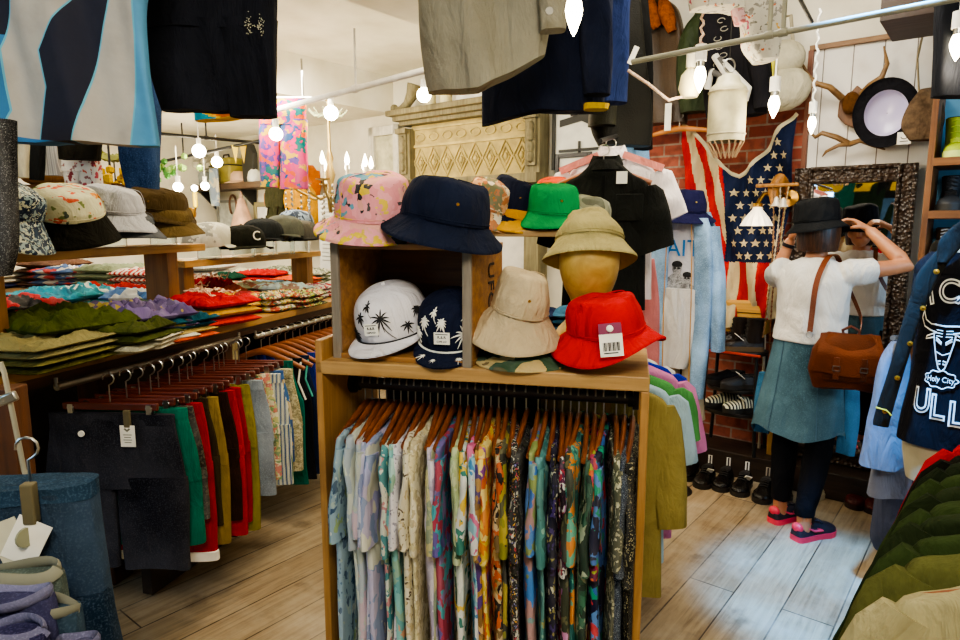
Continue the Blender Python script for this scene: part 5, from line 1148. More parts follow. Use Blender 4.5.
for lab, a, b in (('steel rail carrying the pale trousers and black blouse at far left', at(-5, 63, 3.6), at(66, 63, 3.5)), ('steel rail carrying the floral shorts at far left', at(58, 66, 3.36), at(110, 66, 3.36)), ('steel rail carrying the turquoise shirt', at(188, 43, 3.0), at(258, 43, 3.0)), ('steel rail carrying the dark jeans at the back left', at(112, 56, 2.9), at(168, 56, 2.9)), ('steel rail carrying the bright floral trousers', at(252, 98, 4.5), at(312, 98, 4.5)), ('steel rail above the frame carrying jersey and shorts', at(-40, -108, 1.62), at(285, -92, 1.85)), ('steel rail above the frame carrying grey shirt and navy jackets', at(410, -95, 2.1), at(680, -84, 2.75))):
    pipe('hanging_rail', lab, a, b, .011, STEEL, 'rail', [(.15, .25), (.85, .25)])

# ---- things at the front of the shop, seen only in the mirror
def mirrored(px, py, u):
    p = on_wall(px, py, 4.06); d = ray(px, py); k = d.x*sA+d.y*cA; d = d-V((sA, cA, 0))*(2*k); t_ = (4.06-u)/k; return p+d*t_
for lab, nm, px, py, w_, h_, mt in (('yellow banner hanging near the front window, seen in the mirror', 'banner', 862, 174, 1.0, .22, fabric('#d8b41a', .2)), ('black cloth hanging beside the yellow banner, seen in the mirror', 'banner', 900, 176, .5, .3, fabric('#15171a', .3)), ('teal green coat hanging by the front window, seen in the mirror', 'coat', 846, 192, .3, .9, fabric('#14564a', .3)), ('dark green knitted coat hanging at the front, seen in the mirror', 'coat', 872, 195, .5, 1.0, fabric('#1a2a1c', .5)), ('pale pink shirt hanging at the front, seen in the mirror', 'shirt', 904, 210, .35, .6, fabric('#c8b0b4', .15)), ('blue denim shirt hanging at the front, seen in the mirror', 'shirt', 893, 208, .3, .8, denim('#3a6088'))):
    t = thing(nm, lab, nm, mirrored(px, py, -1.7), RZ+PI); MB().cloth([(h_*.12, -w_*.35, w_*.35), (h_*.05, -w_*.5, w_*.5), (-h_, -w_*.52, w_*.52)], .04, (.015, 18, px), 36, 18).build('hanging_cloth', mt, t)
pipe('hanging_rail', 'steel rail in front of the shop window', RM(-3.4, -1.7, 2.3), RM(-.4, -1.7, 2.3), .014, STEEL, 'rail', [(.2, .6), (.8, .6)])
# ================================================================ RIGHT SIDE: jackets, lantern, flag, mirror, shoes
def wclothpx(name_part, c, px0, py0, rows_px, th, fold, mats, mf=None, lift=None, seed=0, parent=None, n=44, m=30, na=.004, off=0):
    """cloth hanging parallel to the mirror wall on the plane u=c"""
    o = on_wall(px0, py0, c); v0, _ = vu(o); rows = []
    for py, a, b in rows_px: pa, pb = on_wall(a, py, c), on_wall(b, py, c); rows.append(((pa.z+pb.z)/2-o.z, vu(pa)[0]-v0, vu(pb)[0]-v0))
    mb = MB().cloth(rows, th, fold, n, m, 0, None, None, na, seed)
    ob = mb.build(name_part, mats, parent)
    ob.location.y = off; return ob
t = wthing('leather_coat', 'brown leather coat with orange fur collar hanging high on the wall', 'coat', 662, 60, 3.98); BL = leather('#3a2a1a', .35)
wclothpx('coat_body', 3.98, 662, 60, [(2, 650, 668), (18, 640, 680), (60, 638, 686), (124, 641, 686)], .06, (.012, 24, 1), [BL], parent=t)
MB().cloth([(.28, -.1, -.02), (.0, -.13, -.05), (-.4, -.14, -.04)], .05, (.008, 30, 1), 24, 12).build('sleeve', BL, t, loc=(-.02, -.05, 0))
FUR = fabric('#8a4a1a', .5, sc_=40, name='fur')
for P_ in ([(-.065, -.07, .37), (-.05, -.095, .3), (-.02, -.1, .22), (.0, -.09, .17)], [(.02, -.07, .33), (.045, -.095, .27), (.075, -.1, .2), (.095, -.09, .13)]):
    mb = MB().tube([tuple(p) for p in spline(P_, 14)], [.022+.022*sin(PI*i/14) for i in range(15)], 16)
    for i, v_ in enumerate(mb.v): mb.v[i] = tuple(V(v_)+noise.noise_vector(V(v_)*70)*.009)
    mb.build('fur_collar', FUR, t)
hanger('orange wooden hanger hooked below the brown leather coat', on_wall(680, 113, 3.95), RZ, .42, .03, None, wood('#a8642a', '#d08c48', 5, 'x', .4))
tag(MB().box((0, 0, 0), (.04, .004, .16)).build('paper_tag', CARD, None, False, 0, on_wall(668, 117, 3.9), RZ), 'white paper tag hanging in front of the brown coat', 'tag')
t = hung('leather_jacket', 'dark olive leather jacket hanging below the navy jackets', 'jacket', 610, 60, 2.9); OL = leather('#12110b', .5)
clothpx(610, 2.9, [(0, 600, 640), (60, 592, 645), (120, 590, 652), (146, 598, 650)], .05, (.012, 22, 1), [OL], None, None, 3, 'jacket_body', t, 50, 26, py0=60)
clothpx(610, 2.9, [(40, 595, 618), (100, 588, 614), (128, 586, 612)], .055, (.008, 22, 1), [leather('#24241a', .5)], None, None, 4, 'sleeve', t, 30, 18, py0=60).location.y = -.06
t = hung('long_coat', 'long black coat hanging right of the navy jackets', 'coat', 640, 60, 3.05); clothpx(640, 3.05, [(-20, 624, 645), (60, 626, 652), (150, 634, 652)], .05, (.012, 30, 1), [fabric('#090908', .3)], None, None, 3, 'coat_body', t, 40, 24, py0=60)
t = wthing('nylon_jacket', 'dark green nylon jacket hanging behind the lamp cord', 'jacket', 700, 50, 3.95); wclothpx('jacket_body', 3.95, 700, 50, [(12, 697, 715), (35, 682, 720), (75, 678, 722), (112, 682, 722)], .06, (.014, 30, 1), [fabric('#2f3a24', .35, .5)], parent=t)
t = wthing('varsity_jacket', 'black jacket with white striped ribbed cuffs and pale embroidery', 'jacket', 725, 55, 3.75); VJ = fabric('#17161a', .3)
wclothpx('jacket_body', 3.75, 725, 55, [(6, 708, 748), (25, 700, 756), (70, 703, 762), (116, 708, 768)], .06, (.014, 22, 1), [VJ], parent=t)
sl = wclothpx('sleeve', 3.75, 725, 55, [(15, 740, 758), (60, 752, 772), (110, 758, 775)], .05, (.006, 22, 1), [VJ], parent=t, off=-.05)
CUF = prnt(['#17161a', '#c8c4b8', '#c8c4b8', '#5a5850'], 9, 'hstripe', dist=0)
q = MB()
for k in range(5): q.tube([(-.06+.02*k, -.1, -.08-.05*abs(k-2)+.03*k), (-.03+.05*k, -.11, -.1-.03*k), (-.05+.05*k, -.1, -.19-.02*k)], .02, 8, k % 2)
q.build('ribbed_cuff', [plain('#c8c4b8', .9, 0, 'rib knit'), plain('#4a4846', .9, 0, 'grey rib')], t)
q = MB()
for k in range(9):
    z = .16-.045*k; q.tube([(.025*cos(j)*.8+.02*sin(k*2)-.0, -.085, z+.012*sin(j)) for j in [2*PI*i/10+k for i in range(9)]], .0022, 5)
q.build('lace_trim', plain('#8a877c', .9, 0, 'lace'), t)
t = hung('floral_blouse', 'white blouse with orange and pink flowers hanging at the top right', 'blouse', 740, 0, 2.4); FB = prnt(['#c85a1a', '#b03a5a', '#d8a83a', '#6a6a58', '#8a8478'], 22, 'flower', bg='#cdc8b8', amt=.3)
clothpx(740, 2.4, [(-70, 690, 780), (-20, 688, 779), (10, 692, 777)], .05, (.014, 30, 1), [FB], None, None, 3, 'blouse_body', t, 60, 20); clothpx(740, 2.4, [(-20, 730, 780), (20, 742, 779), (46, 745, 777), (61, 756, 774)], .055, (.01, 34, 1), [FB], None, None, 4, 'sleeve', t, 40, 22); 
clothpx(740, 2.4, [(5, 730, 750), (24, 736, 744)], .03, (.006, 34, 1), [prnt(['#c88a8a', '#d8b0b0', '#b86a6a'], 30, 'blotch')], None, None, 4, 'hem_ruffle', t, 24, 10)
t = wthing('ribbon_strap', 'yellow green beaded strap hanging beside the cream bag', 'strap', 768, 75, 3.85); MB().box((0, 0, 0), (.06, .02, .34), 0).build('band', plain('#c8c020', .6, 0, 'yellow band', .4), t, True, .008); MB().box((-.035, 0, -.02), (.02, .02, .3)).build('edge_band', plain('#5aa81a', .6, 0, 'green band'), t, True, .005)
t = wthing('canvas_bag', 'cream canvas bag with rounded folds hanging left of the planks', 'bag', 781, 78, 3.95); MB().ball((0, 0, .1), (.12, .09, .1), 0, 18).ball((.01, 0, -.06), (.15, .1, .12), 0, 18).build('bag_body', fabric('#b8b198', .2), t); MB().tube([(-.05, 0, .18), (-.03, 0, .32), (.03, 0, .32), (.05, 0, .18)], .01, 6).build('handle', fabric('#a8a088', .2), t)
# ---- bulbs with cords
def candle_bulb(label, px, py, Y, L=.1, st=18, e=3, top=True, sock=True, r=.022, cordm=None, cordlen=.3, twist=False):
    p = at(px, py, Y); t = thing('candle_bulb', label, 'light bulb', p, 0, 'clear candle bulbs on cords')
    MB().lathe([(.001, -L*.62), (r*.35, -L*.5), (r*.85, -L*.2), (r, 0), (r*.85, L*.18), (r*.6, L*.34), (.001, L*.36)], 16).build('glass_bulb', glow('#ffeec4', st, 'lit filament glass'), t)
    MB().tube([(0, 0, L*.33), (0, 0, L*.6)], r*.68, 12).build('screw_cap', STEEL, t); MB().tube([(0, 0, L*.55), (0, 0, L*1.15)], r*.95, 14).build('socket', WHITE, t)
    P = [(0, 0, L*1.15+cordlen*k/24) for k in range(25)]
    if twist: P = [(x+.006*cos(i*1.9), y+.006*sin(i*1.9), z) for i, (x, y, z) in enumerate(P)]
    MB().tube(P, .005 if twist else .003, 6).build('cord', cordm or WHITE, t)
    if e: lamp('POINT', p+V((0, -.03, -L*.9)), e, WARM, .04, None, 'bulb_light')
    return t
candle_bulb('large lit candle bulb in front of the navy jacket at top', 574, 10, 1.7, .1, 16, 1.5)
CORD = prnt(['#c8a890', '#d8c8b0', '#b08a78'], 60, 'blotch')
candle_bulb('lit candle bulb on a pink braided cord in a white socket', 700, 76, 2.5, .095, 18, 3, cordm=CORD, cordlen=.28, twist=True)
candle_bulb('lit candle bulb hanging in front of the cream bag', 774, 104, 2.7, .09, 18, 2, cordlen=.3)
candle_bulb('lit bulb on a twisted white cord by the antlers', 812, 123, 3.05, .08, 18, 3, cordlen=.4, twist=True, r=.018)
candle_bulb('lit bulb at the right edge beside the hanging dark jeans', 957, 44, 2.3, .09, 18, 2)
t = thing('floral_lamp', 'small pale glass flower lamp beside the white socket', 'lamp', at(690, 84, 2.6)); MB().lathe([(.01, .06), (.035, .03), (.045, -.02), (.03, -.05), (.001, -.05)], 8).build('glass_shade', glow('#c8bc90', .35, 'lit shade'), t); MB().tube([(0, 0, .06), (0, 0, .12)], .018, 10).build('socket', CREAM, t)
MB().tube([(0, 0, -.04), (-.08, 0, -.06), (-.16, 0, .0), (-.24, 0, .05)], .006, 6).build('braided_cord', CORD, t)
# ---- lantern
t = thing('lantern', 'white enamel drum lantern with a fringe hanging left of the flag', 'lantern', at(727, 112, 2.8), .2); t.scale = (.84, .84, .92); LW = plain('#a8a284', .5, 0, 'aged white enamel', .35)
MB().lathe([(.088, -.13), (.09, -.1), (.09, .09), (.085, .105), (.06, .125), (.05, .15), (.02, .165), (.002, .168)], 28).build('drum', LW, t); q = MB()
for k in range(16): g = 2*PI*k/16; q.tube([(.088*cos(g), .088*sin(g), -.13), (.07*cos(g+.1), .07*sin(g+.1), -.16), (.05*cos(g+.2), .05*sin(g+.2), -.2)], .004, 5)
q.build('wire_fringe', plain('#a88a68', .6, .2, 'rusty wire'), t); MB().tube([(.03*cos(g), 0, .2+.03*sin(g)) for g in [2*PI*i/14 for i in range(15)]], .004, 6).build('ring', STEEL, t); MB().tube([(0, 0, .22), (0, 0, .55)], .003, 5).build('hanging_wire', BLACKM, t)
for z in (-.1, .085): MB().tube([(.0915*cos(2*PI*i/28), .0915*sin(2*PI*i/28), z) for i in range(29)], .004, 5).build('rim_band', plain('#a8a088', .4, .3, 'rim'), t)
# ---- black work shirt and striped shirt on hangers
RY = -.35
t = hung('striped_shirt', 'white and pink short sleeved shirt hanging behind the black work shirt', 'shirt', 612, 153, 2.75, RY); PS = fabric('#d8cfd0', .1)
shirt_parts(t, PS, .36, .6, .2, .035, 32, 3, sleeve_r=.08, neck=.06)
for sx in (-1, 1): MB().box((sx*.13, -.03, -.04), (.17, .012, .028), 0, None, (0, sx*.36, 0)).build('pink_stripe', fabric('#d88a80', .12), t, False)
t = hung('work_shirt', 'black short sleeved work shirt with a white tag on a wooden hanger', 'shirt', 606, 163, 2.55, RY); WS = fabric('#1c1d1a', .35)
shirt_parts(t, WS, .33, .56, .24, .04, 20, 7, sleeve_r=.075, neck=.06); MB().box((.07, -.06, -.06), (.04, .003, .045)).build('price_tag', CARD, t, False); MB().box((.0, -.045, -.3), (.012, .004, .5)).build('button_placket', fabric('#121310', .3), t, False); MB().box((.1, -.05, -.17), (.1, .008, .1)).build('chest_pocket', WS, t, True, .003)
hanger('wooden hanger holding the black work shirt', at(604, 146, 2.55), RY, .36, .05); hanger('wooden hanger holding the white and pink shirt', at(611, 140, 2.75), RY, .38, .05)
pipe('hanging_rail', 'steel rail carrying the black work shirt', at(600, 141, 2.35), at(626, 133, 3.3), .009, BLACKM, 'rail')
t = hung('pink_vest', 'salmon pink garment hanging behind the black shirt', 'garment', 640, 270, 2.9, RY); MB().cloth([(.05, -.06, .06), (-.15, -.09, .09), (-.5, -.1, .1)], .03, (.01, 22, 1), 24, 14).build('garment_body', fabric('#c87a78', .2), t)
t = hung('denim_shirt', 'light blue denim shirt hanging high behind the pink shirt', 'shirt', 628, 150, 3.3, RY); MB().cloth([(.02, -.08, .1), (-.3, -.12, .13), (-.7, -.13, .13)], .04, (.012, 20, 1), 30, 14).build('shirt_body', denim('#5a7fa0'), t)
# ---- dressed torso: denim jacket, white tee, navy hat, cream trousers
DC = 3.42; dp = on_wall(684, 215, DC); dl = on_wall(684, 215, DC)
def dw(px, py, c=DC):
    o = on_wall(px, py, c); return (vu(o)[0]-vu(dp)[0], o.z-dp.z)
t = thing('denim_jacket', 'long light blue denim jacket with orange seams hanging open', 'jacket', dp, RZ); DJL = denim('#7f9fbf')
for a, rows in ((0, [(218, 656, 675), (240, 652, 673), (300, 650, 670), (385, 650, 668)]), (1, [(218, 697, 711), (240, 698, 716), (300, 697, 715), (395, 694, 706)])):
    rr_ = [(dw(x0, y)[1], dw(x0, y)[0], dw(x1, y)[0]) for y, x0, x1 in rows]
    pn = MB().cloth(rr_, .03, (.01, 26, a), 36, 26, 0, None, None, .004, a).build('front_panel', DJL, t, loc=(0, -.05, 0))
    e = 2 if a == 0 else 1
    MB().tube([(r[e], -.034, r[0]) for r in rr_], .005, 6, flat=.5).build('orange_seam', plain('#b8843a', .7, 0, 'orange piping'), pn)
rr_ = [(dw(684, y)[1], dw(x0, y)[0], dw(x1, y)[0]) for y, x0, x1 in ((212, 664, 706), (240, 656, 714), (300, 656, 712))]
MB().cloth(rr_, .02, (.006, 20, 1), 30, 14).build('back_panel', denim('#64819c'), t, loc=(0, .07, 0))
for a, rows in ((0, [(226, 644, 664), (280, 634, 660), (345, 640, 656)]), (1, [(226, 704, 718), (280, 710, 725), (350, 712, 724)])):
    rr_ = [(dw(x0, y)[1], dw(x0, y)[0], dw(x1, y)[0]) for y, x0, x1 in rows]; s_ = MB().cloth(rr_, .05, (.006, 26, a), 26, 16, 0, None, None, .005, a+4).build('sleeve', DJL, t)
    if a == 0: MB().box((dw(652, 290)[0], -.06, dw(652, 290)[1]), (.09, .01, .006)).build('orange_seam', plain('#b8843a', .7, 0, 'orange piping'), s_)
t = thing('white_tshirt', 'white t-shirt with blue letters and a grey photo print under the denim jacket', 't-shirt', dp, RZ)
rr_ = [(dw(684, y)[1], dw(x0, y)[0], dw(x1, y)[0]) for y, x0, x1 in ((217, 668, 702), (260, 664, 704), (330, 664, 703))]
tb = MB().cloth(rr_, .035, (.004, 20, 1), 30, 14).build('shirt_body', fabric('#d6d4dc', .06), t)
q = MB(); c0_ = dw(686, 252); text_geo('AIT', .125, Matrix.Translation((c0_[0], -.043, c0_[1]-.02)), q); q.build('blue_lettering', plain('#1a78c0', .8, 0, 'blue print'), tb, False)
def figure(mb, x, z, s, lean=0):
    mb.tube([(x, -.042, z), (x, -.042, z+.002)], .02*s, 14); mb.prism([(x-.012*s, z-.02*s), (x+.012*s, z-.02*s), (x+.035*s, z-.035*s), (x+.04*s, z-.12*s), (x-.04*s, z-.12*s), (x-.035*s, z-.035*s)], -.044, -.04)
q = MB(); f0 = dw(680, 268); f1 = dw(690, 278)
for x, z, s_ in ((f0[0], f0[1], 1.15), (f1[0], f1[1], 1.0)):
    q.ball((x, -.041, z), (.024*s_, .004, .032*s_), 0, 14); q.prism([(x-.014*s_, z-.02*s_), (x+.014*s_, z-.02*s_), (x+.05*s_, z-.05*s_), (x+.055*s_, z-.15*s_), (x-.055*s_, z-.15*s_), (x-.05*s_, z-.05*s_)], -.043, -.04)
ph = q.build('photo_print', prnt(['#8a8a8c', '#b0b0b2', '#6a6a6c', '#a0a0a2'], 40, 'blotch'), tb); q = MB()
for x, z, s_ in ((f0[0], f0[1], 1.15), (f1[0], f1[1], 1.0)): q.ball((x, -.042, z+.018*s_), (.026*s_, .004, .018*s_), 0, 12); q.box((x-.009*s_, -.046, z+.002), (.013*s_, .002, .008*s_)); q.box((x+.009*s_, -.046, z+.002), (.013*s_, .002, .008*s_))
q.build('dark_hair_print', INK, ph)
t = thing('white_shorts', 'white shorts hanging under the printed t-shirt', 'shorts', dp, RZ)
MB().cloth([(dw(684, y)[1], dw(x0, y)[0], dw(x1, y)[0]) for y, x0, x1 in ((288, 669, 703), (330, 664, 702), (366, 665, 690))], .045, (.008, 20, 1), 30, 16).build('hip', fabric('#cfccc8', .08), t, loc=(0, -.035, 0))
t = thing('cream_trousers', 'cream flared trousers hanging below the white shorts', 'trousers', dp, RZ)
for rows in ([(325, 668, 684), (370, 663, 679), (414, 652, 677)], [(325, 684, 704), (370, 683, 702), (416, 680, 705)]):
    MB().cloth([(dw(684, y)[1], dw(x0, y)[0], dw(x1, y)[0]) for y, x0, x1 in rows], .045, (.008, 24, rows[0][1]), 26, 18, 0, None, None, .004, rows[0][1]).build('leg', fabric('#b0a690', .14), t, loc=(0, .0, 0))
NH = fabric('#1a1a3c', .25); bucket_hat('dark violet navy bucket hat on top of the hanging denim jacket', on_wall(686, 211, DC), (rad(4), 0, .2), NH, NH, .155, .1, .085, .1, .05, .7)
t = thing('garment_stand', 'black stand holding up the denim jacket outfit', 'stand', V((dp.x, dp.y, 0))+V((sA*.03, cA*.03, 0)), RZ); MB().tube([(0, .02, .0), (0, .02, dp.z-.02)], .01, 10).build('pole', BLACKM, t); MB().lathe([(.002, 0), (.1, 0), (.1, .008), (.02, .014), (.002, .014)], 24).build('base', BLACKM, t)
# ---- flag
FC = 4.02; fo = on_wall(736, 220, FC); fv0 = vu(fo)[0]
t = thing('national_flag', 'faded stars and stripes flag draped on the brick wall', 'flag', fo, RZ)
TOP = [(0, 125), (.06, 128), (.17, 138), (.3, 160), (.42, 174), (.5, 177), (.6, 170), (.75, 150), (.88, 128), (1, 114)]
def fl(u, v):
    top = interp(TOP, u)[0]; bot = lerp(332, 318, u); py = lerp(top, bot, v); px = lerp(lerp(681, 700, v), lerp(797, 778, v), u)
    return px, py
def fpt(px, py, off=0):
    p = on_wall(px, py, FC); x = vu(p)[0]-fv0; z = p.z-fo.z
    y = .03*sin((px-py*.35)*.16)+.02*sin(px*.07+py*.05)+.012*sin(px*.4+py*.1)
    return (x, y-off, z)
def canton(px, py): 
    bx = interp([(120, 735), (160, 722), (205, 728), (232, 726), (262, 722)], py)[0]; return px > bx and py < 262+.02*(px-720)
RS, CSx = 0, 1
def fmat(u, v):
    px, py = fl(u, v)
    if canton(px, py): return 2
    if py < 262 or px < 722: k = int(((px-677)+(py-130)*-.13)/ (8.5+.02*(py-130)))
    else: k = int((px-716)/10.5)
    return k % 2
FR = fabric('#a81c1c', .25, .8); FW = fabric('#b8a884', .15, .8); FB_ = fabric('#16203c', .25, .8)
cl = MB().grid(lambda u, v: fpt(*fl(u, v)), 150, 120, 0, None, fmat).build('flag_cloth', [FR, FW, FB_], t, ang=80)
q = MB()
for r in range(11):
    for c in range(7):
        px = 733+c*10.5+(5 if r % 2 else 0)-r*.5; py = 130+r*12.6
        if not (canton(px-6, py-5) and canton(px+6, py+6) and py > interp(TOP, max(0, min(1, (px-681)/116)))[0]+7 and px < 787): continue
        pts = []
        for k in range(10):
            g = PI/2+2*PI*k/10; rr_ = (4.6 if k % 2 == 0 else 1.9); pts.append(fpt(px+rr_*cos(g)*.95, py-rr_*sin(g), .004))
        q.add(pts+[fpt(px, py, .005)], [(k, (k+1) % 10, 10) for k in range(10)])
q.build('printed_stars', FW, cl, False)
q = MB().tube([fpt(lerp(681, 797, u), interp(TOP, u)[0]-.5, .002) for u in [i/40 for i in range(41)]], .012, 8, flat=.4); q.build('canvas_edge', plain('#b8ae90', .9), t)
# ---- sconce with white glass shade, bead strings
t = wthing('wall_lamp', 'brass wall lamp with a pleated white glass shade in front of the flag', 'wall lamp', 757, 216, 3.86)
q = MB(); R_ = []
for r, z in ((.022, .05), (.028, .035), (.06, -.01), (.085, -.055)): R_.append([((r+.004*cos(j*PI)*(r > .03))*cos(2*PI*j/32), (r+.004*cos(j*PI)*(r > .03))*sin(2*PI*j/32), z) for j in range(32)])
q.rings(R_, 0, None, False); q.build('glass_shade', glow('#e8dcc4', .7, 'lit milk glass'), t); MB().tube([(0, 0, .05), (0, 0, .07)], .026, 14).tube([(0, 0, .07), (.02, .03, .12), (.08, .08, .13), (.13, .15, .1)], .012, 8).build('arm', BRASS, t); MB().lathe([(.002, 0), (.05, 0), (.045, .02), (.002, .03)], 18, 0, Matrix.Translation((.13, .17, .1)) @ Matrix.Rotation(PI/2, 4, 'X')).build('back_plate', BRASS, t)
lamp('POINT', on_wall(757, 222, 3.8), 1.5, WARM, .05, None, 'bulb_light')
WOODB = wood('#6a4218', '#a8742c', 5, 'z', .5); t = wthing('carved_bracket', 'carved wooden bracket holding the bead necklaces beside the flag', 'bracket', 779, 195, 3.95); MB().tube([(-.1, -.09, .05), (.12, -.09, .05)], .01, 8).build('peg_bar', WOODB, t); MB().tube([(0, .1, .05), (.0, .0, .08), (-.02, -.05, .03), (0, -.07, -.06)], [.035, .04, .03, .02], 10).build('bracket_arm', WOODB, t)
for k, (px, c_, L) in enumerate(((773, '#7a5a38', 150), (777, '#b0a690', 130), (783, '#6a3a1c', 165), (788, '#a8946a', 140))):
    a = on_wall(px, 187.5, 3.86); q = MB(); Lm = L*3.7/650
    for j in range(int(Lm/.009)):
        g = j*.009; q.ball((.02*sin(g*4+k), .006*sin(g*9+k), -g), .0042+.0018*((j*7+k) % 3 == 0), 0, 6)
    tag(q.build('bead_necklace', plain(c_, .35, 0, 'beads', .3), None, True, 0, a, RZ), ['pale brown string of beads, leftmost beside the flag', 'white string of pearl beads beside the flag', 'brown string of beads beside the flag', 'cream string of beads nearest the mirror'][k], 'necklace', 'bead strings by the mirror'); 
    if k == 1:
        for b in range(2): tag(MB().lathe([(.004, .05), (.012, .04), (.014, .02), (.028, 0), (.024, 0), (.002, .02)], 12).build('small_bell', plain('#c8c0b0', .4, .2), None, True, 0, on_wall(776+b*7, 206+b, 3.8)), ['left', 'right'][b]+' small pale bell among the bead strings', 'bell', 'small pale bells')
# ---- antlers on the planks
AC = 4.05; t = wthing('mounted_antlers', 'brown wooden shield with antlers on the white planks', 'antlers', 851, 105, AC)
def aw(px, py, y=0): p = on_wall(px, py, AC); a0 = on_wall(851, 105, AC); return (vu(p)[0]-vu(a0)[0], y, p.z-a0.z)
MB().prism([(aw(*p)[0], aw(*p)[2]) for p in ((856, 84), (866, 92), (864, 112), (854, 128), (844, 124), (836, 116), (838, 100), (846, 95))], .03, .06).build('shield', wood('#4a2a12', '#7a4e24', 5, 'z', .5), t, False, .006); MB().ball((aw(851, 103)[0], .0, aw(851, 103)[2]), (.045, .03, .06), 0, 14).build('fur_cap', fabric('#5a3a1c', .4, sc_=30), t)
ANT = wood('#4a3018', '#8a6a40', 5, (3, 3, 3), .5, 'antler')
for pts, r in (([(842, 98, 0), (832, 89, -.06), (820, 86, -.08), (811, 78, -.06), (803, 63, -.04)], [.018, .016, .014, .011, .004]), ([(820, 86, -.08), (808, 92, -.1), (797, 98, -.1)], [.016, .012, .004]), ([(862, 94, 0), (872, 87, -.06), (884, 80, -.08), (889, 66, -.06), (885, 48, -.04)], [.018, .016, .014, .011, .004])): MB().tube([aw(*p) for p in pts], r, 10).build('antler', ANT, t)
t = wthing('antlers', 'second thin pair of antlers below the wooden shield', 'antlers', 850, 144, AC); ob = t
def aw2(px, py, y=0): p = on_wall(px, py, AC); a0 = on_wall(850, 144, AC); return (vu(p)[0]-vu(a0)[0], y, p.z-a0.z)
for pts, r in (([(850, 144, 0), (838, 138, -.04), (824, 134, -.05), (817, 138, -.04), (811, 133, -.02)], [.016, .015, .013, .01, .004]), ([(850, 144, 0), (840, 146, -.04), (828, 152, -.04), (823, 157, -.02)], [.014, .01, .008, .003]), ([(850, 144, 0), (862, 141, -.04), (874, 146, -.05), (886, 150, -.03)], [.016, .014, .01, .004])): MB().tube([aw2(*p) for p in pts], r, 8).build('antler', ANT, t)
# hat hung brim first
hq = on_wall(886, 113, 3.95); t = thing('bowler_hat', 'black hat hung with its pale satin lining facing out and a tag', 'hat', hq, 0, None, (rad(96), 0, RZ+.02))
Mx = Matrix.Rotation(PI, 4, 'X'); BF = fabric('#17171c', .25)
MB().lathe([(.105, .0), (.12, -.004), (.15, .0), (.158, .012), (.156, .02), (.146, .008), (.12, .004), (.107, .006)], 44, 0, None, .94, 1.08).build('brim', BF, t, ang=70)
MB().lathe([(.108, .0), (.107, -.05), (.1, -.09), (.07, -.115), (.002, -.12)], 36, 0, None, .94, 1.08).build('crown', BF, t)
sat = N('lavender satin'); sat.setc(hexc('#b9b2d8')); sat.p(Roughness=.25); sat.b.inputs['Sheen Weight'].default_value = .6
MB().lathe([(.104, -.002), (.1, -.03), (.09, -.04), (.002, -.045)], 36, 0, None, .94, 1.08).build('satin_lining', sat.m, t)
g = MB().box((.09, -.13, .035), (.06, .06, .003)).build('price_tag', CARD, t, False)
q = MB(); q.tube([(.09+.015*cos(a_), -.12+.013*sin(a_), .038) for a_ in [PI+.3+i*(PI-.6)/8 for i in range(9)]], .002, 4); q.box((.09, -.145, .0372), (.035, .004, .001)); q.build('printed_mark', INK, g, False)
t = wthing('leather_pouch', 'grey brown fur pouch with leather straps hanging right of the black hat', 'pouch', 925, 112, 3.8); MB().cloth([(.1, -.03, .03), (.03, -.07, .07), (-.06, -.09, .08), (-.13, -.05, .05)], .05, (.006, 30, 1), 24, 16).build('pouch_body', fabric('#5a4a3a', .5, sc_=30), t); MB().tube([(-.03, 0, .08), (-.05, 0, .25), (-.03, 0, .42)], .012, 6, flat=.4).build('strap', fabric('#a89878', .2), t); MB().tube([(.03, 0, .08), (.02, 0, .3)], .012, 6, flat=.4).build('strap', leather('#3a1a10'), t)
# ---- ornate mirror
mc = 4.06; va, vb = vu(on_wall(797, 170, mc))[0], vu(on_wall(919, 163, mc))[0]; mz1, mz0 = 1.815, .155; mw_ = vb-va; mh = mz1-mz0
t = thing('wall_mirror', 'tall mirror in a dark carved frame standing against the white planks', 'mirror', RM((va+vb)/2, mc, mz0), RZ)
CF = plain('#2a211b', .4, .2, 'carved dark frame', .5)
m = N('carved dark frame'); co = m.coord(rnd=False); vo = m.n('TexVoronoi', Scale=55.0); m.l(co, vo.inputs['Vector']); n2 = m.n('TexNoise', Scale=30.0, Detail=4.0); m.l(co, n2.inputs['Vector'])
m.setc(m.ramp([(.2, hexc('#120c08')), (.6, hexc('#3a2c22')), (.9, hexc('#6a5a4a'))], n2.outputs['Fac'])); m.bump(vo.outputs['Distance'], .9, .012); m.p(Roughness=.35); CF = m.m
fw = .085
for nm, c_, s_ in (('frame_side', (-mw_/2+fw/2, 0, mh/2), (fw, .05, mh)), ('frame_side', (mw_/2-fw/2, 0, mh/2), (fw, .05, mh)), ('frame_top', (0, 0, mh-fw/2), (mw_-2*fw, .05, fw)), ('frame_bottom', (0, 0, fw/2), (mw_-2*fw, .05, fw))):
    mb = MB().box(c_, s_)
    if 'side' in nm:
        for e in (-1, 1): mb.tube([(c_[0]+e*fw*.4, -.028, 0), (c_[0]+e*fw*.4, -.028, mh)], .012, 8)
    else:
        for e in (-1, 1): mb.tube([(-mw_/2+fw*.9, -.028, c_[2]+e*fw*.4), (mw_/2-fw*.9, -.028, c_[2]+e*fw*.4)], .012, 8)
    mb.build(nm, CF, t, True, 0, ang=40)
m = N('mirror glass'); m.setc((.85, .87, .88, 1)); m.p(Roughness=.02, Metallic=1.0)
MB().box((0, .008, mh/2), (mw_-2*fw+.01, .008, mh-2*fw+.01)).build('mirror_glass', m.m, t, False)
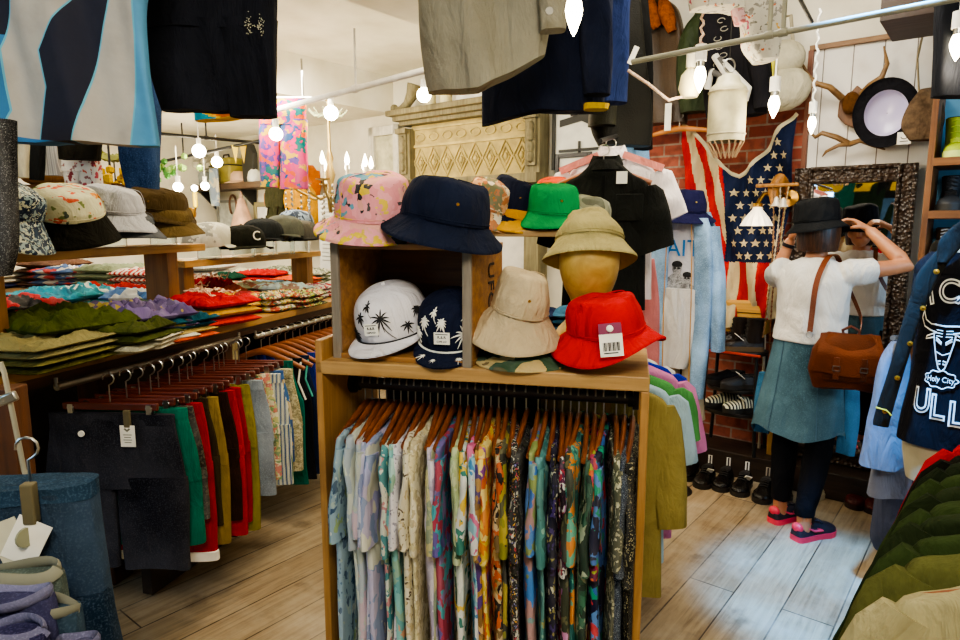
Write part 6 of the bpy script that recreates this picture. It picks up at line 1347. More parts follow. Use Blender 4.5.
# ---- shelf of shoes at the right
sv0, sc_ = vu(on_wall(923, 210, 3.62))[0], 3.62
SW = wood('#5c3518', '#8a5a2c', 5, 'x', .5, 'brown shelf')
t = thing('shoe_shelf', 'brown wooden shoe shelf with pale blue back at the right edge', 'shelf', RM(sv0, sc_, 0), RZ)
MB().box((.01, .16, 1.05), (.025, .32, 2.1)).build('side_panel', wood('#5c3518', '#8a5a2c', 5, 'z', .5, 'brown side'), t, False, .002); MB().box((.72, .16, 1.05), (.025, .32, 2.1)).build('side_panel', wood('#5c3518', '#8a5a2c', 5, 'z', .5, 'brown side'), t, False, .002)
SHZ = [1.80, 1.565, 1.335, 1.06, .78, .45]
for z in SHZ: MB().box((.365, .16, z-.018), (.69, .32, .036)).build('shelf_board', SW, t, False, .002)
MB().box((.365, .33, 1.05), (.71, .012, 2.1)).build('back_board', plain('#6fb4dc', .6, 0, 'board tinted as blue light'), t, False)  # bright blue in the colour stands in for cool light on the back
# ---- shoes
def shoe(label, loc, rz, Ln=.27, up=None, sole=None, boot=0, lace=None, heel=True, group=None, name='shoe', cat='shoe', tagc=None, lift=0, loop=None, toe_m=None, w=.092, wh=None, swoosh=None, rx=0):
    """toe towards -y; origin on the ground"""
    t = thing(name, label, cat, loc, rz, group, None if not rx else (rx, 0, rz))
    up = up or leather('#15130f', .25); sole = sole or plain('#1c1712', .6, 0, 'rubber')
    S = [(0, .36, .045, .0), (.04, .39, .06, .0), (.3, .40, .06, .0), (.55, .37, .06, 0), (.72, .48, .05, 0), (.88, .46, .045, 0), (.97, .3, .035, 0), (1.0, .1, .02, 0)]
    sh = .028; R_ = []; n = 20
    O = []
    for s_ in [0, .02, .06, .15, .3, .45, .6, .72, .82, .9, .96, .99, 1.0]:
        hw = interp([(0, .2), (.02, .3), (.08, .38), (.3, .38), (.5, .37), (.72, .5), (.86, .47), (.95, .32), (1, .06)], s_)[0]*w
        y = Ln/2-Ln*s_; O.append((y, hw))
    so = MB(); so.rings([[(-hw*1.07, y, 0), (hw*1.07, y, 0), (hw*1.09, y, sh), (-hw*1.09, y, sh)] for y, hw in O]); so.build('sole', [sole], t, True, 0, ang=50)
    top = [(0, .075), (.04, .082), (.12, .075), (.26, .075), (.38, .088), (.5, .083), (.62, .066), (.75, .056), (.86, .052), (.94, .044), (1.0, .03)]
    mb = MB(); R_ = []
    for y, hw in O:
        s_ = (Ln/2-y)/Ln; h = interp(top, s_)[0]-sh+.004; r = []
        for j in range(n):
            g = 2*PI*j/n; cx = math.copysign(abs(cos(g))**.75, cos(g))*hw*1.0; cz = sh+ (max(0, sin(g))**.8)*h if sin(g) > 0 else sh
            r.append((cx*(1-.28*max(0, sin(g))*(s_ < .7)), y, cz))
        R_.append(r)
    def mf(i, j): return 1 if toe_m and i >= 8 else 0
    mb.rings(R_, 0, None, True, mf); u = mb.build('upper', [up]+([toe_m] if toe_m else []), t)
    if boot:
        P = [(0, Ln*.27, .05), (0, Ln*.27, .1), (0, Ln*.29, .1+boot*.5), (0, Ln*.31, .1+boot)]
        MB().rings([[(a*cos(2*PI*j/18), y+b*sin(2*PI*j/18), z) for j in range(18)] for (x, y, z), a, b in zip(P, (.036, .036, .038, .042), (.06, .052, .05, .054))], 0, None, True).build('shaft', up, t)
        zt = .1+boot; yc = Ln*.31
        MB().lathe([(.002, 0), (.036, 0), (.036, .003), (.002, .003)], 16, 0, Matrix.Translation((0, yc, zt+.001)) @ Matrix.Diagonal((1, 1.3, 1, 1))).build('opening', plain('#0a0908', .9, 0, 'dark lining'), t)
    else:
        MB().ball((0, Ln*.27, .079), (.026, Ln*.17, .009), 0, 14).build('opening', plain('#2a2420', .9, 0, 'dark lining') if not wh else wh, t)
    if lace:
        q = MB()
        nl = 5 if not boot else 8
        for k in range(nl):
            if k < 5: s_ = .4+.055*k; y = Ln/2-Ln*s_; z = interp(top, s_)[0]+.008
            else: y = Ln*.27-.05+.004*(k-5); z = .1+boot*(.25+.3*(k-5))
            hw = .022; q.tube([(-hw, y, z-.003), (0, y-.003, z+.003), (hw, y+.006, z-.003)], .0032, 5); q.tube([(hw, y, z-.003), (0, y-.003, z+.004), (-hw, y+.006, z-.003)], .0028, 5)
        q.build('laces', lace, t)
    if loop:
        z0 = .08+boot; MB().tube([(-.008, Ln*.46, z0-.01), (-.008, Ln*.47, z0+.05), (.008, Ln*.47, z0+.05), (.008, Ln*.46, z0-.01)], .004, 5).build('heel_loop', loop, t)
    if tagc: MB().box((.03, -.02, .085), (.035, .003, .06), 0, None, (.9, .2, .3)).build('price_tag', tagc, t, False)
    if swoosh:
        for s_ in (-1, 1): MB().tube([(s_*.037, .02, .06), (s_*.041, -.01, .047), (s_*.037, .04, .05), (s_*.034, .08, .07)], [.003, .006, .006, .002], 6).build('side_mark', swoosh, t)
    return t
BT = leather('#14110f', .22); OXB = leather('#4a1414', .3); LT = plain('#141210', .7, 0, 'black lace')
ROW = [(681, 479, 'black leather boot half hidden behind the hanging pastel shirts, first of the row', .02), (697, 487, 'black leather shoe with a white tag, second in the floor row', 0), (716, 490, 'black leather shoe, third in the floor row', .0), (735, 495, 'black leather shoe with a white tag, fourth in the floor row', -.02), (757, 502, 'glossy black leather shoe alone left of the leggings', .0), (777, 500, 'black leather shoe beside the left leg of the person', .05)]
for i, (px, py, lab, rz) in enumerate(ROW):
    p = on_z(px, py+2, 0); p = p+V((sA, cA, 0))*.125
    shoe(lab, V((p.x, p.y, 0)), RZ+.12+rz, .25, BT, None, 0, LT, group='black shoes on the floor', tagc=CARD if i in (1, 3) else None, loop=CARD if i != 4 else plain('#c8b8a0', .7), w=.1)
CRL = leather('#c8c2a0', .35); p = on_z(810, 499, 0)+V((sA, cA, 0))*.13; shoe('cream white leather shoe standing behind the person', V((p.x, p.y, 0)), RZ+.2, .27, CRL, plain('#b8b090', .6), 0, plain('#b8b090', .7), loop=None, wh=plain('#8a4a2a', .7))
for px, py, l_ in ((852, 506, 'left'), (871, 511, 'right')): p = on_z(px, py+3, 0)+V((sA, cA, 0))*.12; shoe('oxblood red leather shoe, '+l_+' of the pair on the floor', V((p.x, p.y, 0)), RZ+.1, .27, OXB, plain('#2a1a14', .6), 0, LT, group='oxblood shoes', loop=CARD, w=.1)
# ---- three tier shoe stool with shoes
sp = on_wall(735, 380, 3.97); sp.z = .15; t = thing('shoe_stool', 'black metal stool with lower tiers carrying shoes by the flag', 'stool', sp, RZ); tiers = (.615, .385, .245)
def oval(mb, z, a, b, th): mb.lathe([(.002, z-th), (1, z-th), (1, z), (.002, z)], 28, 0, Matrix.Diagonal((a, b, 1, 1)))
for z, (a, b) in zip(tiers, ((.18, .13), (.16, .12), (.18, .13))): q = MB(); q.lathe([(.002, z-.02), (a, z-.02), (a*1.02, z-.01), (a, z), (.002, z)], 28, 0, None, 1, b/a); q.build('tier', plain('#17130f', .4, .2, 'black seat'), t)
for x in (-.15, .15):
    for y in (-.1, .1): MB().tube([(x*1.1, y*1.1, 0), (x, y, .3), (x*.95, y*.95, .6)], .011, 8).build('leg', BLACKM, t)
MB().tube([(-.17, -.12, .605), (0, -.135, .61), (.17, -.12, .605)], .008, 6).build('red_edge', plain('#a83018', .5), t)
def ons(dx, z, dy=0): return sp+V((dx*cA+dy*sA, -dx*sA+dy*cA, z+.001))
SB = leather('#1c1512', .28)
shoe('dark brown leather boot on top of the stool, left of the pair', ons(-.06, .615, .0), RZ-1.15, .25, SB, plain('#5a4428', .6), .085, LT, name='boot', cat='boot', group='boots on the stool', w=.085); shoe('dark brown leather boot with a white tag, right of the pair on the stool', ons(.04, .615, -.05), RZ-1.1, .25, SB, plain('#5a4428', .6), .09, LT, name='boot', cat='boot', group='boots on the stool', tagc=CARD, w=.085)
GSH = leather('#2a2a2c', .4); shoe('black suede shoe on the middle tier, left of two', ons(-.07, .385, .02), RZ-1.0, .24, leather('#141214', .5), None, 0, None, w=.085, group='dark shoes on the middle tier'); shoe('charcoal wrinkled shoe on the middle tier with a white tag', ons(.05, .385, -.04), RZ-.9, .25, GSH, None, 0, None, tagc=CARD, w=.09, group='dark shoes on the middle tier')
ZB = prnt(['#12120f', '#d8d4b8'], 26, 'stripe', dist=3, stretch=(.4, 1, .6)); ZB = prnt(['#12120f', '#d8d4b8'], 11, 'hstripe', dist=2.5, stretch=(1, 1, 1)); m_ = N('zebra stripes'); co = m_.coord((1, 1, .4), rnd=False); w_ = m_.n('TexWave', Scale=16.0, Distortion=2.0); w_.bands_direction = 'Y'; m_.l(co, w_.inputs['Vector']); m_.setc(m_.ramp([(0, hexc('#14130f')), (.5, hexc('#dcd8bc'))], w_.outputs['Fac'], 'CONSTANT')); ZB = m_.m
shoe('zebra striped shoe on the lowest tier, left of the pair', ons(-.07, .245, .02), RZ-.8, .23, ZB, plain('#1c1a16', .6), 0, None, w=.09, group='zebra striped shoes'); shoe('zebra striped shoe on the lowest tier, right of the pair', ons(.06, .245, -.04), RZ-.75, .24, ZB, plain('#1c1a16', .6), 0, None, tagc=CARD, w=.1, group='zebra striped shoes')
t = thing('wooden_box', 'yellow varnished wooden box hung behind the boots', 'box', on_wall(748, 316, 4.08)-V((0, 0, .0)), RZ); MB().box((0, -.02, 0), (.25, .12, .2)).build('box_body', wood('#a8782c', '#d0a050', 5, 'x', .4), t, True, .015); MB().box((0, -.082, .03), (.24, .004, .004)).build('lid_line', BLACKM, t, False)
t = thing('wooden_pole', 'pale thin wooden pole leaning beside the stool', 'pole', on_z(759, 448, .15), RZ); tp = on_wall(766, 300, 4.05)-t.location; tp = V((vu(tp)[0], vu(tp)[1], tp.z)); MB().tube([(0, 0, 0), tuple(tp*.5+V((.004, 0, 0))), tuple(tp)], .009, 8).build('pole', plain('#c8bfa8', .6), t)
t = thing('wooden_plank', 'narrow yellow plank standing on the black plinth', 'plank', on_z(769, 455, .15), RZ); MB().box((0, .02, .28), (.035, .03, .56)).build('plank', wood('#8a6424', '#b8893c', 5, 'z', .5), t, False, .002)
p = on_z(682, 440, .15); shoe('white and blue sneaker on the plinth behind the hanging shirts', V((p.x, p.y, .151)), RZ+.5, .25, plain('#b8b4b0', .6), plain('#c8c8c8', .6), 0, plain('#d8d8d8', .7), swoosh=plain('#2a5a9a', .5))
# ---- shoes in the shelf
def inshelf(dx, z, dy=.13): return RM(sv0+dx, sc_+dy, z+.001)
YG = plain('#a8c01a', .6, 0, 'lime suede', .25); DG = plain('#20242a', .6, 0, 'dark suede', .3); WL = plain('#c8c8c8', .7, 0, 'white lace'); DN = plain('#1a2030', .7, 0, 'navy canvas')
shoe('lime yellow high shoe on the top shelf at the right', inshelf(.09, 1.80), RZ+.15, .26, YG, plain('#c8d878', .6), .09, plain('#b8c83a', .7), w=.1, name='boot', cat='boot'); shoe('teal blue shoe at the right end of the top shelf', inshelf(.22, 1.80), RZ, .26, plain('#1a8a9a', .6), plain('#c8c8c0', .6), 0, WL)
for i, (dx, l_) in enumerate(((.09, 'left'), (.22, 'second'), (.35, 'third'))): shoe('dark grey hiking boot on the second shelf, '+l_+' one', inshelf(dx, 1.565), RZ+.05, .26, DG, plain('#1a1a1a', .6), .06, LT, name='boot', cat='boot', w=.1, group='dark boots on the second shelf')
for i, (dx, l_, um) in enumerate(((.09, 'olive brown sneaker with thick white laces on the third shelf', plain('#4a3a24', .7, 0, 'brown canvas')), (.21, 'red sneaker with white laces on the third shelf', plain('#7a1a20', .7, 0, 'red canvas')), (.33, 'navy sneaker with white laces on the third shelf', DN))): shoe(l_, inshelf(dx, 1.335), RZ+.1, .26, um, plain('#c8c4b4', .6), .05, WL, name='sneaker', cat='sneaker', w=.1)
for i, (dx, l_) in enumerate(((.09, 'left'), (.22, 'right'))): shoe('navy canvas sneaker on the fourth shelf, '+l_+' one', inshelf(dx, 1.06), RZ, .26, DN, plain('#c8c4b4', .6), 0, WL, name='sneaker', cat='sneaker', group='navy sneakers on the fourth shelf')
# ---- jeans hanging top right
t = hung('denim_jeans', 'black denim jeans hanging at the top right corner', 'jeans', 950, 30, 2.35, 0); clothpx(950, 2.35, [(-60, 936, 1010), (0, 938, 1000), (97, 931, 985)], .04, (.008, 24, 1), [fabric('#1a1c22', .3)], None, None, 3, 'leg', t, 40, 26, py0=30)
# ---- dress form with tank and open jacket
TY = 2.15; tq = at(985, 260, TY); tr = -.6
CW = .205
t = thing('dress_form', 'cream dress form at the right edge wearing a black printed tank', 'mannequin', V((tq.x, tq.y, 0)), tr); FORM = plain('#b8ae8c', .6, 0, 'linen form', .15)
neck_z = at(950, 240, TY).z
MB().rings([[(a*cos(2*PI*j/32), b*math.copysign(abs(sin(2*PI*j/32))**.9, sin(2*PI*j/32)), z) for j in range(32)] for z, a, b in spline([(neck_z+.1, .05, .05), (neck_z+.04, .052, .055), (neck_z-.02, .1, .07), (neck_z-.06, .14, .075), (neck_z-.2, .18, .11), (neck_z-.42, .15, .095), (neck_z-.6, .175, .11), (neck_z-.72, .18, .115), (neck_z-.84, .16, .1)], 30)]).build('torso_form', FORM, t)
MB().tube([(0, 0, .03), (0, 0, neck_z-.84)], .016, 10).build('pole', BLACKM, t); MB().lathe([(.002, 0), (.17, 0), (.17, .02), (.02, .035), (.002, .035)], 28).build('base', BLACKM, t)
t = thing('tank_top', 'black basketball tank with white outlined lettering and a bull head emblem', 'tank top', V((tq.x, tq.y, neck_z)), tr); TK = fabric('#131318', .25)
def tank_ring(z, a, b, n=40): return [(a*cos(2*PI*j/n), b*math.copysign(abs(sin(2*PI*j/n))**.85, sin(2*PI*j/n)), z) for j in range(n)]
mb = MB().rings([tank_ring(*r) for r in spline([(-.105, .192, .1), (-.2, .192, .118), (-.42, .172, .105), (-.62, .192, .122), (-.7, .198, .128)], 26)], 0, None, False)
mb.build('tank_body', TK, t)
MB().rings([tank_ring(*r) for r in spline([(-.04, .15, .082), (-.08, .186, .098), (-.11, .193, .104)], 6)], 0, None, False).build('tank_shoulders', TK, t)
def wrap(q, off=.0):
    for i, (x, y, z) in enumerate(q.v):
        a, b = interp([(0, .15, .085), (.1, .192, .104), (.2, .192, .118), (.42, .172, .105), (.62, .192, .122), (.72, .198, .128)], -z)
        g = max(-1, min(1, x/a*.85)); q.v[i] = (a*sin(g*1.0)*1.01, -b*abs(cos(g))**.85*1.01-off+y, z)
    return q
def outlined(txt, size, M, off=.006):
    global _o
    for mi, ofs, y in ((0, size*.035, .0), (1, -size*.018, -.002)):
        cu = bpy.data.curves.new('t', 'FONT'); cu.body = txt; cu.size = size; cu.offset = ofs; cu.extrude = .0008; cu.align_x = 'CENTER'; ob = bpy.data.objects.new('t', cu); COL.objects.link(ob)
        me = bpy.data.meshes.new_from_object(ob.evaluated_get(bpy.context.evaluated_depsgraph_get())); Rr = Matrix.Rotation(PI/2, 4, 'X'); OUT.add([(Matrix.Translation((0, y, 0)) @ M @ Rr @ v.co) for v in me.vertices], [tuple(p.vertices) for p in me.polygons], mi); bpy.data.objects.remove(ob); bpy.data.curves.remove(cu); bpy.data.meshes.remove(me)
OUT = MB()
for i, ch in enumerate('CHICAGO'):
    a = (i-3)*.3; outlined(ch, .105, Matrix.Translation((sin(a)*.2, 0, -.4+.2*cos(a)+.0)) @ Matrix.Rotation(a, 4, 'Y'))
for i, ch in enumerate('BULLS'): outlined(ch, .115, Matrix.Translation(((i-2)*.066, 0, -.58-.014*(i-1))))

for i, v_ in enumerate(OUT.v): OUT.v[i] = (v_[0]-.11, v_[1], v_[2])
wrap(OUT, .002).build('team_lettering', [CARD, plain('#131318', .8, 0, 'black print')], t, False)
q = MB(); bz = -.35
def pl(pts, r=.0026): q.tube([(x, 0, bz+z) for x, z in pts], r, 5)
for s_ in (-1, 1):
    pl([(s_*.03, .045), (s_*.055, .05), (s_*.085, .062), (s_*.1, .09), (s_*.092, .115)]); pl([(s_*.092, .115), (s_*.08, .085), (s_*.055, .072), (s_*.0, .068)])
    pl([(s_*.03, .045), (s_*.07, .03), (s_*.075, .02), (s_*.036, .028)]); pl([(s_*.04, .045), (s_*.035, .01), (s_*.022, -.045), (s_*.012, -.075)]); pl([(s_*.03, .02), (s_*.008, .006), (s_*.008, .012), (s_*.03, .028)], .003); pl([(s_*.004, -.05), (s_*.014, -.052), (s_*.014, -.062), (s_*.004, -.06)], .003)
    for k in range(3): pl([(s_*.006, .052-.01*k), (s_*.03, .054-.01*k)], .0016)
pl([(-.012, -.075), (0, -.085), (.012, -.075)]); pl([(-.025, -.02), (0, -.03), (.025, -.02)], .0018)
pl([(.06*cos(g)*(1+.08*cos(9*g)), -.112+.028*sin(g)*(1+.1*cos(9*g))) for g in [2*PI*i/40 for i in range(41)]], .002)
text_geo('Holy City', .026, Matrix.Translation((0, -.001, bz-.12)), q)
for i, v_ in enumerate(q.v): q.v[i] = (v_[0]-.11, v_[1], v_[2])
wrap(q, .003).build('bull_emblem', CARD, t)
t = thing('open_shirt_jacket', 'dark charcoal shirt jacket with gold buttons worn open over the tank', 'jacket', V((tq.x, tq.y, neck_z)), tr); SJ = fabric('#24231f', .3)
for sx in (-1, 1):
    rows = [(.03, .05, .085), (-.05, .09, .145), (-.12, .12, .185), (-.2, .145, .197), (-.4, .185, .23), (-.6, .215, .265), (-.64, .22, .268)]
    rows = [(z, min(sx*a, sx*b), max(sx*a, sx*b)) for z, a, b in rows]
    p_ = MB().cloth(rows, .022, (.008, 26, sx), 30, 26, 0, None, None, .003, 4+sx).build('front_panel', SJ, t, loc=(0, -.135, 0))
    for k in range(5): MB().lathe([(.002, .004), (.008, .003), (.009, 0), (.002, 0)], 12, 0, Matrix.Translation((sx*(.13+.026*k), -.026, -.1-.12*k)) @ Matrix.Rotation(PI/2, 4, 'X')).build('gold_button', plain('#c89a3a', .3, .9, 'gold'), p_)
    R_ = []; 
    for k in range(8): kk = k/7; R_.append([(sx*(.1+.02*kk)+.04*cos(2*PI*j/16), .12+.04*sin(2*PI*j/16), -.1-.34*kk+.02*sx*cos(2*PI*j/16)) for j in range(16)])
    MB().rings(R_).build('sleeve', SJ, t)
MB().cloth([(.05, -.09, .09), (.0, -.12, .12), (-.08, -.16, .16), (-.64, -.18, .18)], .02, (.006, 20, 1), 36, 16).build('back_panel', SJ, t, loc=(0, .125, 0))
for sx in (-1, 1): MB().cloth([(.07, min(sx*.05, sx*.075), max(sx*.05, sx*.075)), (.0, min(sx*.06, sx*.13), max(sx*.06, sx*.13)), (-.07, min(sx*.1, sx*.13), max(sx*.1, sx*.13))], .014, (.003, 20, 1), 20, 10).build('collar', SJ, t, loc=(0, -.15, 0))
MB().tube([(-.262, -.165, -.57), (-.23, -.168, -.575), (-.215, -.168, -.59)], .003, 5).build('yellow_stitching', plain('#c8b82a', .7), t)
# grey blue shirts hanging to its left
t = hung('grey_shirt', 'pale grey blue shirt hanging left of the dress form', 'shirt', 893, 345, 2.45, -.3); GBS = fabric('#777980', .14)
clothpx(893, 2.45, [(343, 893, 905), (365, 880, 908), (410, 872, 912), (466, 862, 902)], .045, (.01, 26, 1), [GBS], None, None, 3, 'sleeve', t, 36, 22, py0=345); clothpx(893, 2.45, [(370, 886, 915), (430, 882, 914), (500, 872, 912)], .04, (.01, 26, 2), [fabric('#7c8090', .15)], None, None, 5, 'shirt_body', t, 36, 22, py0=345).location.y = .06
t = hung('slate_shirt', 'slate blue shirt hanging behind the pale grey one', 'shirt', 905, 430, 2.6, -.3); clothpx(905, 2.6, [(380, 893, 930), (450, 886, 925), (530, 874, 915), (550, 876, 912)], .045, (.012, 24, 1), [fabric('#4a4d5c', .2)], None, None, 3, 'shirt_body', t, 40, 24, py0=430)
pipe('hanging_rail', 'steel rail at the right carrying the grey shirts', at(893, 338, 2.35), at(915, 336, 2.75), .01, STEEL, 'rail')
# ---- green shirts rack bottom right
GA = fabric('#26301a', .35); GB = fabric('#32401f', .35); GC = fabric('#1c2414', .35)
r0, r1 = at(1052, 470, 1.75), at(1090, 470, .85); r0.z = r1.z = .985
pipe('hanging_rail', 'steel rail at the bottom right carrying green shirts', r0, r1, .013, STEEL, 'rail')
GSL = [(1.68, 'scarlet red shirt, farthest on the bottom right rack', fabric('#a8141a', .2), 0), (1.60, 'black shirt behind the green ones on the bottom right rack', fabric('#17170f', .3), 0), (1.53, 'dark olive shirt with a white paper tag on the bottom right rack', GC, 1), (1.45, 'forest green shirt, second green one on the bottom right rack', GB, 0), (1.37, 'moss green shirt, third green one on the bottom right rack', GA, 0), (1.29, 'green shirt in the middle of the bottom right rack', GB, 0), (1.21, 'dark green shirt near the front of the bottom right rack', GA, 0), (1.13, 'green shirt, frontmost green one at the bottom right', GB, 0), (1.05, 'olive shirt just behind the beige one at the bottom right', fabric('#5a5c30', .3), 0), (.98, 'beige shirt at the very bottom right corner', fabric('#a8a078', .2), 0)]
for i, (Y, lab, mt, tg_) in enumerate(GSL):
    k = (Y-.85)/(1.75-.85); p = r1.lerp(r0, k); t = thing('hanging_shirt', lab, 'shirt', V((p.x, p.y, .955-(.03 if i > 8 else 0))), -.35+.03*(i % 3), 'shirts on the bottom right rack')
    shirt_parts(t, mt, .47, .6, .42, .028, 27, i*2, sleeve_r=.07, neck=.07, na=.005)
    if tg_: MB().box((-.08, -.045, .0), (.09, .003, .06), 0, None, (.8, .3, 0)).build('paper_tag', CARD, t, False)
    hgn = hanger('wooden hanger holding the '+lab.split(',')[0].split(' on the')[0].split(' at the')[0].split(' in the')[0].split(' near')[0].split(' just')[0]+' at bottom right', V((p.x, p.y, .985+.015)), -.35+.03*(i % 3), .4, .06, 'hangers on the bottom right rack')
# ---- pastel shirts beside the centre rack
pipe('hanging_rail', 'steel rail behind the centre rack carrying pastel shirts', K(.33, .46, 1.03), K(.33, 1.15, 1.03), .011, STEEL, 'rail')
for i, (y, x, lab, mt, L, ln) in enumerate(((.5, .335, 'khaki yellow long sleeved shirt hanging right of the centre rack', fabric('#948648', .22), .78, .42), (.6, .345, 'pale blue shirt hanging behind the khaki one', fabric('#9db8c4', .15), .7, .24), (.72, .37, 'green shirt hanging behind the pale blue one', fabric('#4a8a4a', .2), .62, .2), (.84, .39, 'pink shirt hanging behind the green one', fabric('#c878a8', .18), .72, .28), (.96, .37, 'royal blue shirt hanging deepest right of the centre rack', fabric('#1a2aa0', .2), .6, .18), (1.08, .33, 'white shirt at the back behind the centre rack', fabric('#c8c8c0', .1), .6, .2))):
    p = K(x-.02, y, .998); t = thing('pastel_shirt', lab, 'shirt', p, KR-.05, 'shirts right of the centre rack')
    shirt_parts(t, mt, .48, L, ln, .03, 17 if ln < .4 else 11, i*3+2, sleeve_r=.085 if ln < .4 else .07, neck=.06)
    hanger('wooden hanger holding the '+lab.split(' hanging')[0].split(' at the')[0]+' beside the rack', K(x-.02, y, 1.03+.013), KR-.05, .42, .06, 'hangers behind the centre rack')
# ---- riser behind the crate with more hats
ro = K(.0, .86, 0); t = thing('display_riser', 'pale wooden riser behind the crate carrying four hats', 'riser', ro, KR); RZt = at(527, 230, ro.y).z
MB().box((0, 0, RZt-.012), (.5, .3, .024)).build('riser_top', wood('#8a7048', '#b89a68', 5, 'x'), t, False, .003)
for x in (-.22, .22): MB().box((x, 0, (RZt-.03)/2), (.035, .26, RZt-.03)).build('riser_side', wood('#8a7048', '#b89a68', 5, 'z'), t, False, .002)
for z in (.5, 1.02): MB().box((0, 0, z), (.42, .26, .02)).build('riser_shelf', wood('#8a7048', '#b89a68', 5, 'x'), t, False)
def onr(x, y, z): return K(.0+x, .86+y, z)
FLC = prnt(['#a8683a', '#c89a6a', '#6a6a4a', '#d8cbb0'], 24, 'blotch'); NV2 = fabric('#171c30', .25); GRN = fabric('#0f8a4a', .2); ORG = fabric('#c8481a', .2)
bucket_hat('cream and orange floral bucket hat behind the big navy hat', onr(-.14, -.06, RZt+.09), (rad(8), rad(20), .2), FLC, FLC, .145, .1, .09, .09, .06, 1.0)
bucket_hat('navy bucket hat with a yellow and grey brim behind the floral hat', onr(-.05, .0, RZt+.085), (rad(8), rad(16), .2), NV2, NV2, .14, .1, .09, .1, .055, 2.0, under=fabric('#c8901a', .2))
bucket_hat('yellow brimmed hat under the navy hat on the riser', onr(-.045, -.01, RZt+.06), (rad(8), rad(10), .2), fabric('#c8901a', .2), fabric('#c8951a', .2), .165, .1, .09, .03, .045, 2.0, eyelets=False)
bucket_hat('bright green bucket hat on the riser', onr(.12, -.05, RZt+.07), (rad(6), rad(2), .2), GRN, GRN, .135, .1, .09, .095, .05, 3.0)
bucket_hat('orange bucket hat behind the green hat', onr(.1, .22, RZt+.12), (rad(6), rad(2), .2), ORG, ORG, .12, .1, .09, .08, .05, 1.0, eyelets=False)
bucket_hat('camouflage bucket hat right of the green hat', onr(.25, .02, RZt+.05), (rad(6), rad(10), .2), prnt(['#5a5c48', '#8a8a70', '#a8a890', '#3a3c2c'], 24, 'camo'), prnt(['#5a5c48', '#8a8a70', '#a8a890', '#3a3c2c'], 24, 'camo'), .12, .09, .08, .07, .05, 1.0, eyelets=False)
t = thing('glass_jar', 'clear square glass jar under the riser top', 'jar', onr(.04, -.02, 1.031)); MB().lathe([(.065, 0), (.065, .17), (.05, .2), (.05, .22), (.046, .22), (.046, .2), (.06, .17), (.06, .004), (.002, .004), (.002, 0)], 8).build('jar_glass', ACRYL, t)
tag(MB().cloth([(.2, -.06, .06), (.0, -.07, .08)], .05, (.006, 30, 1), 24, 10).build('yellow_bag', fabric('#b8901c', .25), None, True, 0, onr(-.12, -.03, 1.032)), 'yellow cloth bag standing under the riser top', 'bag')
folded('navy and white folded shirt on the shelf behind the beige hat', K(.02, .52, 1.12), KR, .3, .2, .1, [fabric('#22304a', .2), fabric('#1a2848', .25)], 4, 71, .02, group='folded shirts behind the mannequin head')
folded('red and purple checked folded shirt behind the mannequin head', K(.3, .54, 1.12), KR, .28, .2, .1, [prnt(['#8a2a3a', '#4a3a6a', '#c8b8b0'], 14, 'check'), fabric('#3a6a8a', .2)], 4, 72, .02, group='folded shirts behind the mannequin head')
t = thing('back_table', 'narrow wooden table behind the centre rack', 'table', K(.1, .58, 0), KR); MB().box((.0, 0, 1.1), (.56, .26, .03)).build('tabletop', OAK, t, False)
for x in (-.25, .25):
    for y in (-.1, .1): MB().box((x, y, .54), (.03, .03, 1.09)).build('leg', OAKZ, t, False)
# ================================================================ PERSON TRYING ON A HAT
PB = V((1.605, 3.115, 0))
per = thing('person', 'person in white t-shirt and denim skirt, back turned, adjusting a black hat before the mirror', 'person', PB, RZ)
def solid(mb, name, mats, parent, voxel=.006, sm=8, bumpf=None):
    """fuse overlapping closed shapes into one continuous skin"""
    o = mb.build(name, mats, None)
    r = o.modifiers.new('r', 'REMESH'); r.mode = 'VOXEL'; r.voxel_size = voxel; r.use_smooth_shade = True
    if sm: c = o.modifiers.new('s', 'SMOOTH'); c.factor = .5; c.iterations = sm
    me = bpy.data.meshes.new_from_object(o.evaluated_get(bpy.context.evaluated_depsgraph_get())); old = o.data; o.modifiers.clear(); o.data = me; me.name = name; bpy.data.meshes.remove(old)
    if bumpf:
        for v_ in me.vertices: v_.co = v_.co+bumpf(v_.co)
    me.polygons.foreach_set('use_smooth', [True]*len(me.polygons)); o.parent = parent; return o
def ell(mb, rows, n=28, mi=0):
    """rows (z, cx, cy, a, b)"""
    mb.rings([[(cx+a*cos(2*PI*j/n), cy+b*sin(2*PI*j/n), z) for j in range(n)] for z, cx, cy, a, b in spline(rows, len(rows)*4)], mi)
m = N('skin'); co = m.coord(); nz = m.n('TexNoise', Scale=9.0, Detail=4.0); m.l(co, nz.inputs['Vector']); m.setc(m.ramp([(.3, hexc('#a86c48')), (.7, hexc('#c48a64'))], nz.outputs['Fac'])); m.p(Roughness=.5); m.b.inputs['Subsurface Weight'].default_value = .08; m.b.inputs['Subsurface Radius'].default_value = (.02, .01, .005); SKIN = m.m
LF, RF = V((-.075, .0, 0)), V((.065, -.13, 0)); HIPL, HIPR = V((-.08, 0, .8)), V((.08, 0, .8))
KNL, KNR = V((-.085, .02, .46)), V((.085, -.05, .46))
SL, EL, WL_ = V((-.15, .0, 1.275)), V((-.235, .2, 1.225)), V((-.165, .2, 1.425))
SR, ER, WR = V((.15, .0, 1.28)), V((.355, .13, 1.315)), V((.185, .205, 1.475))
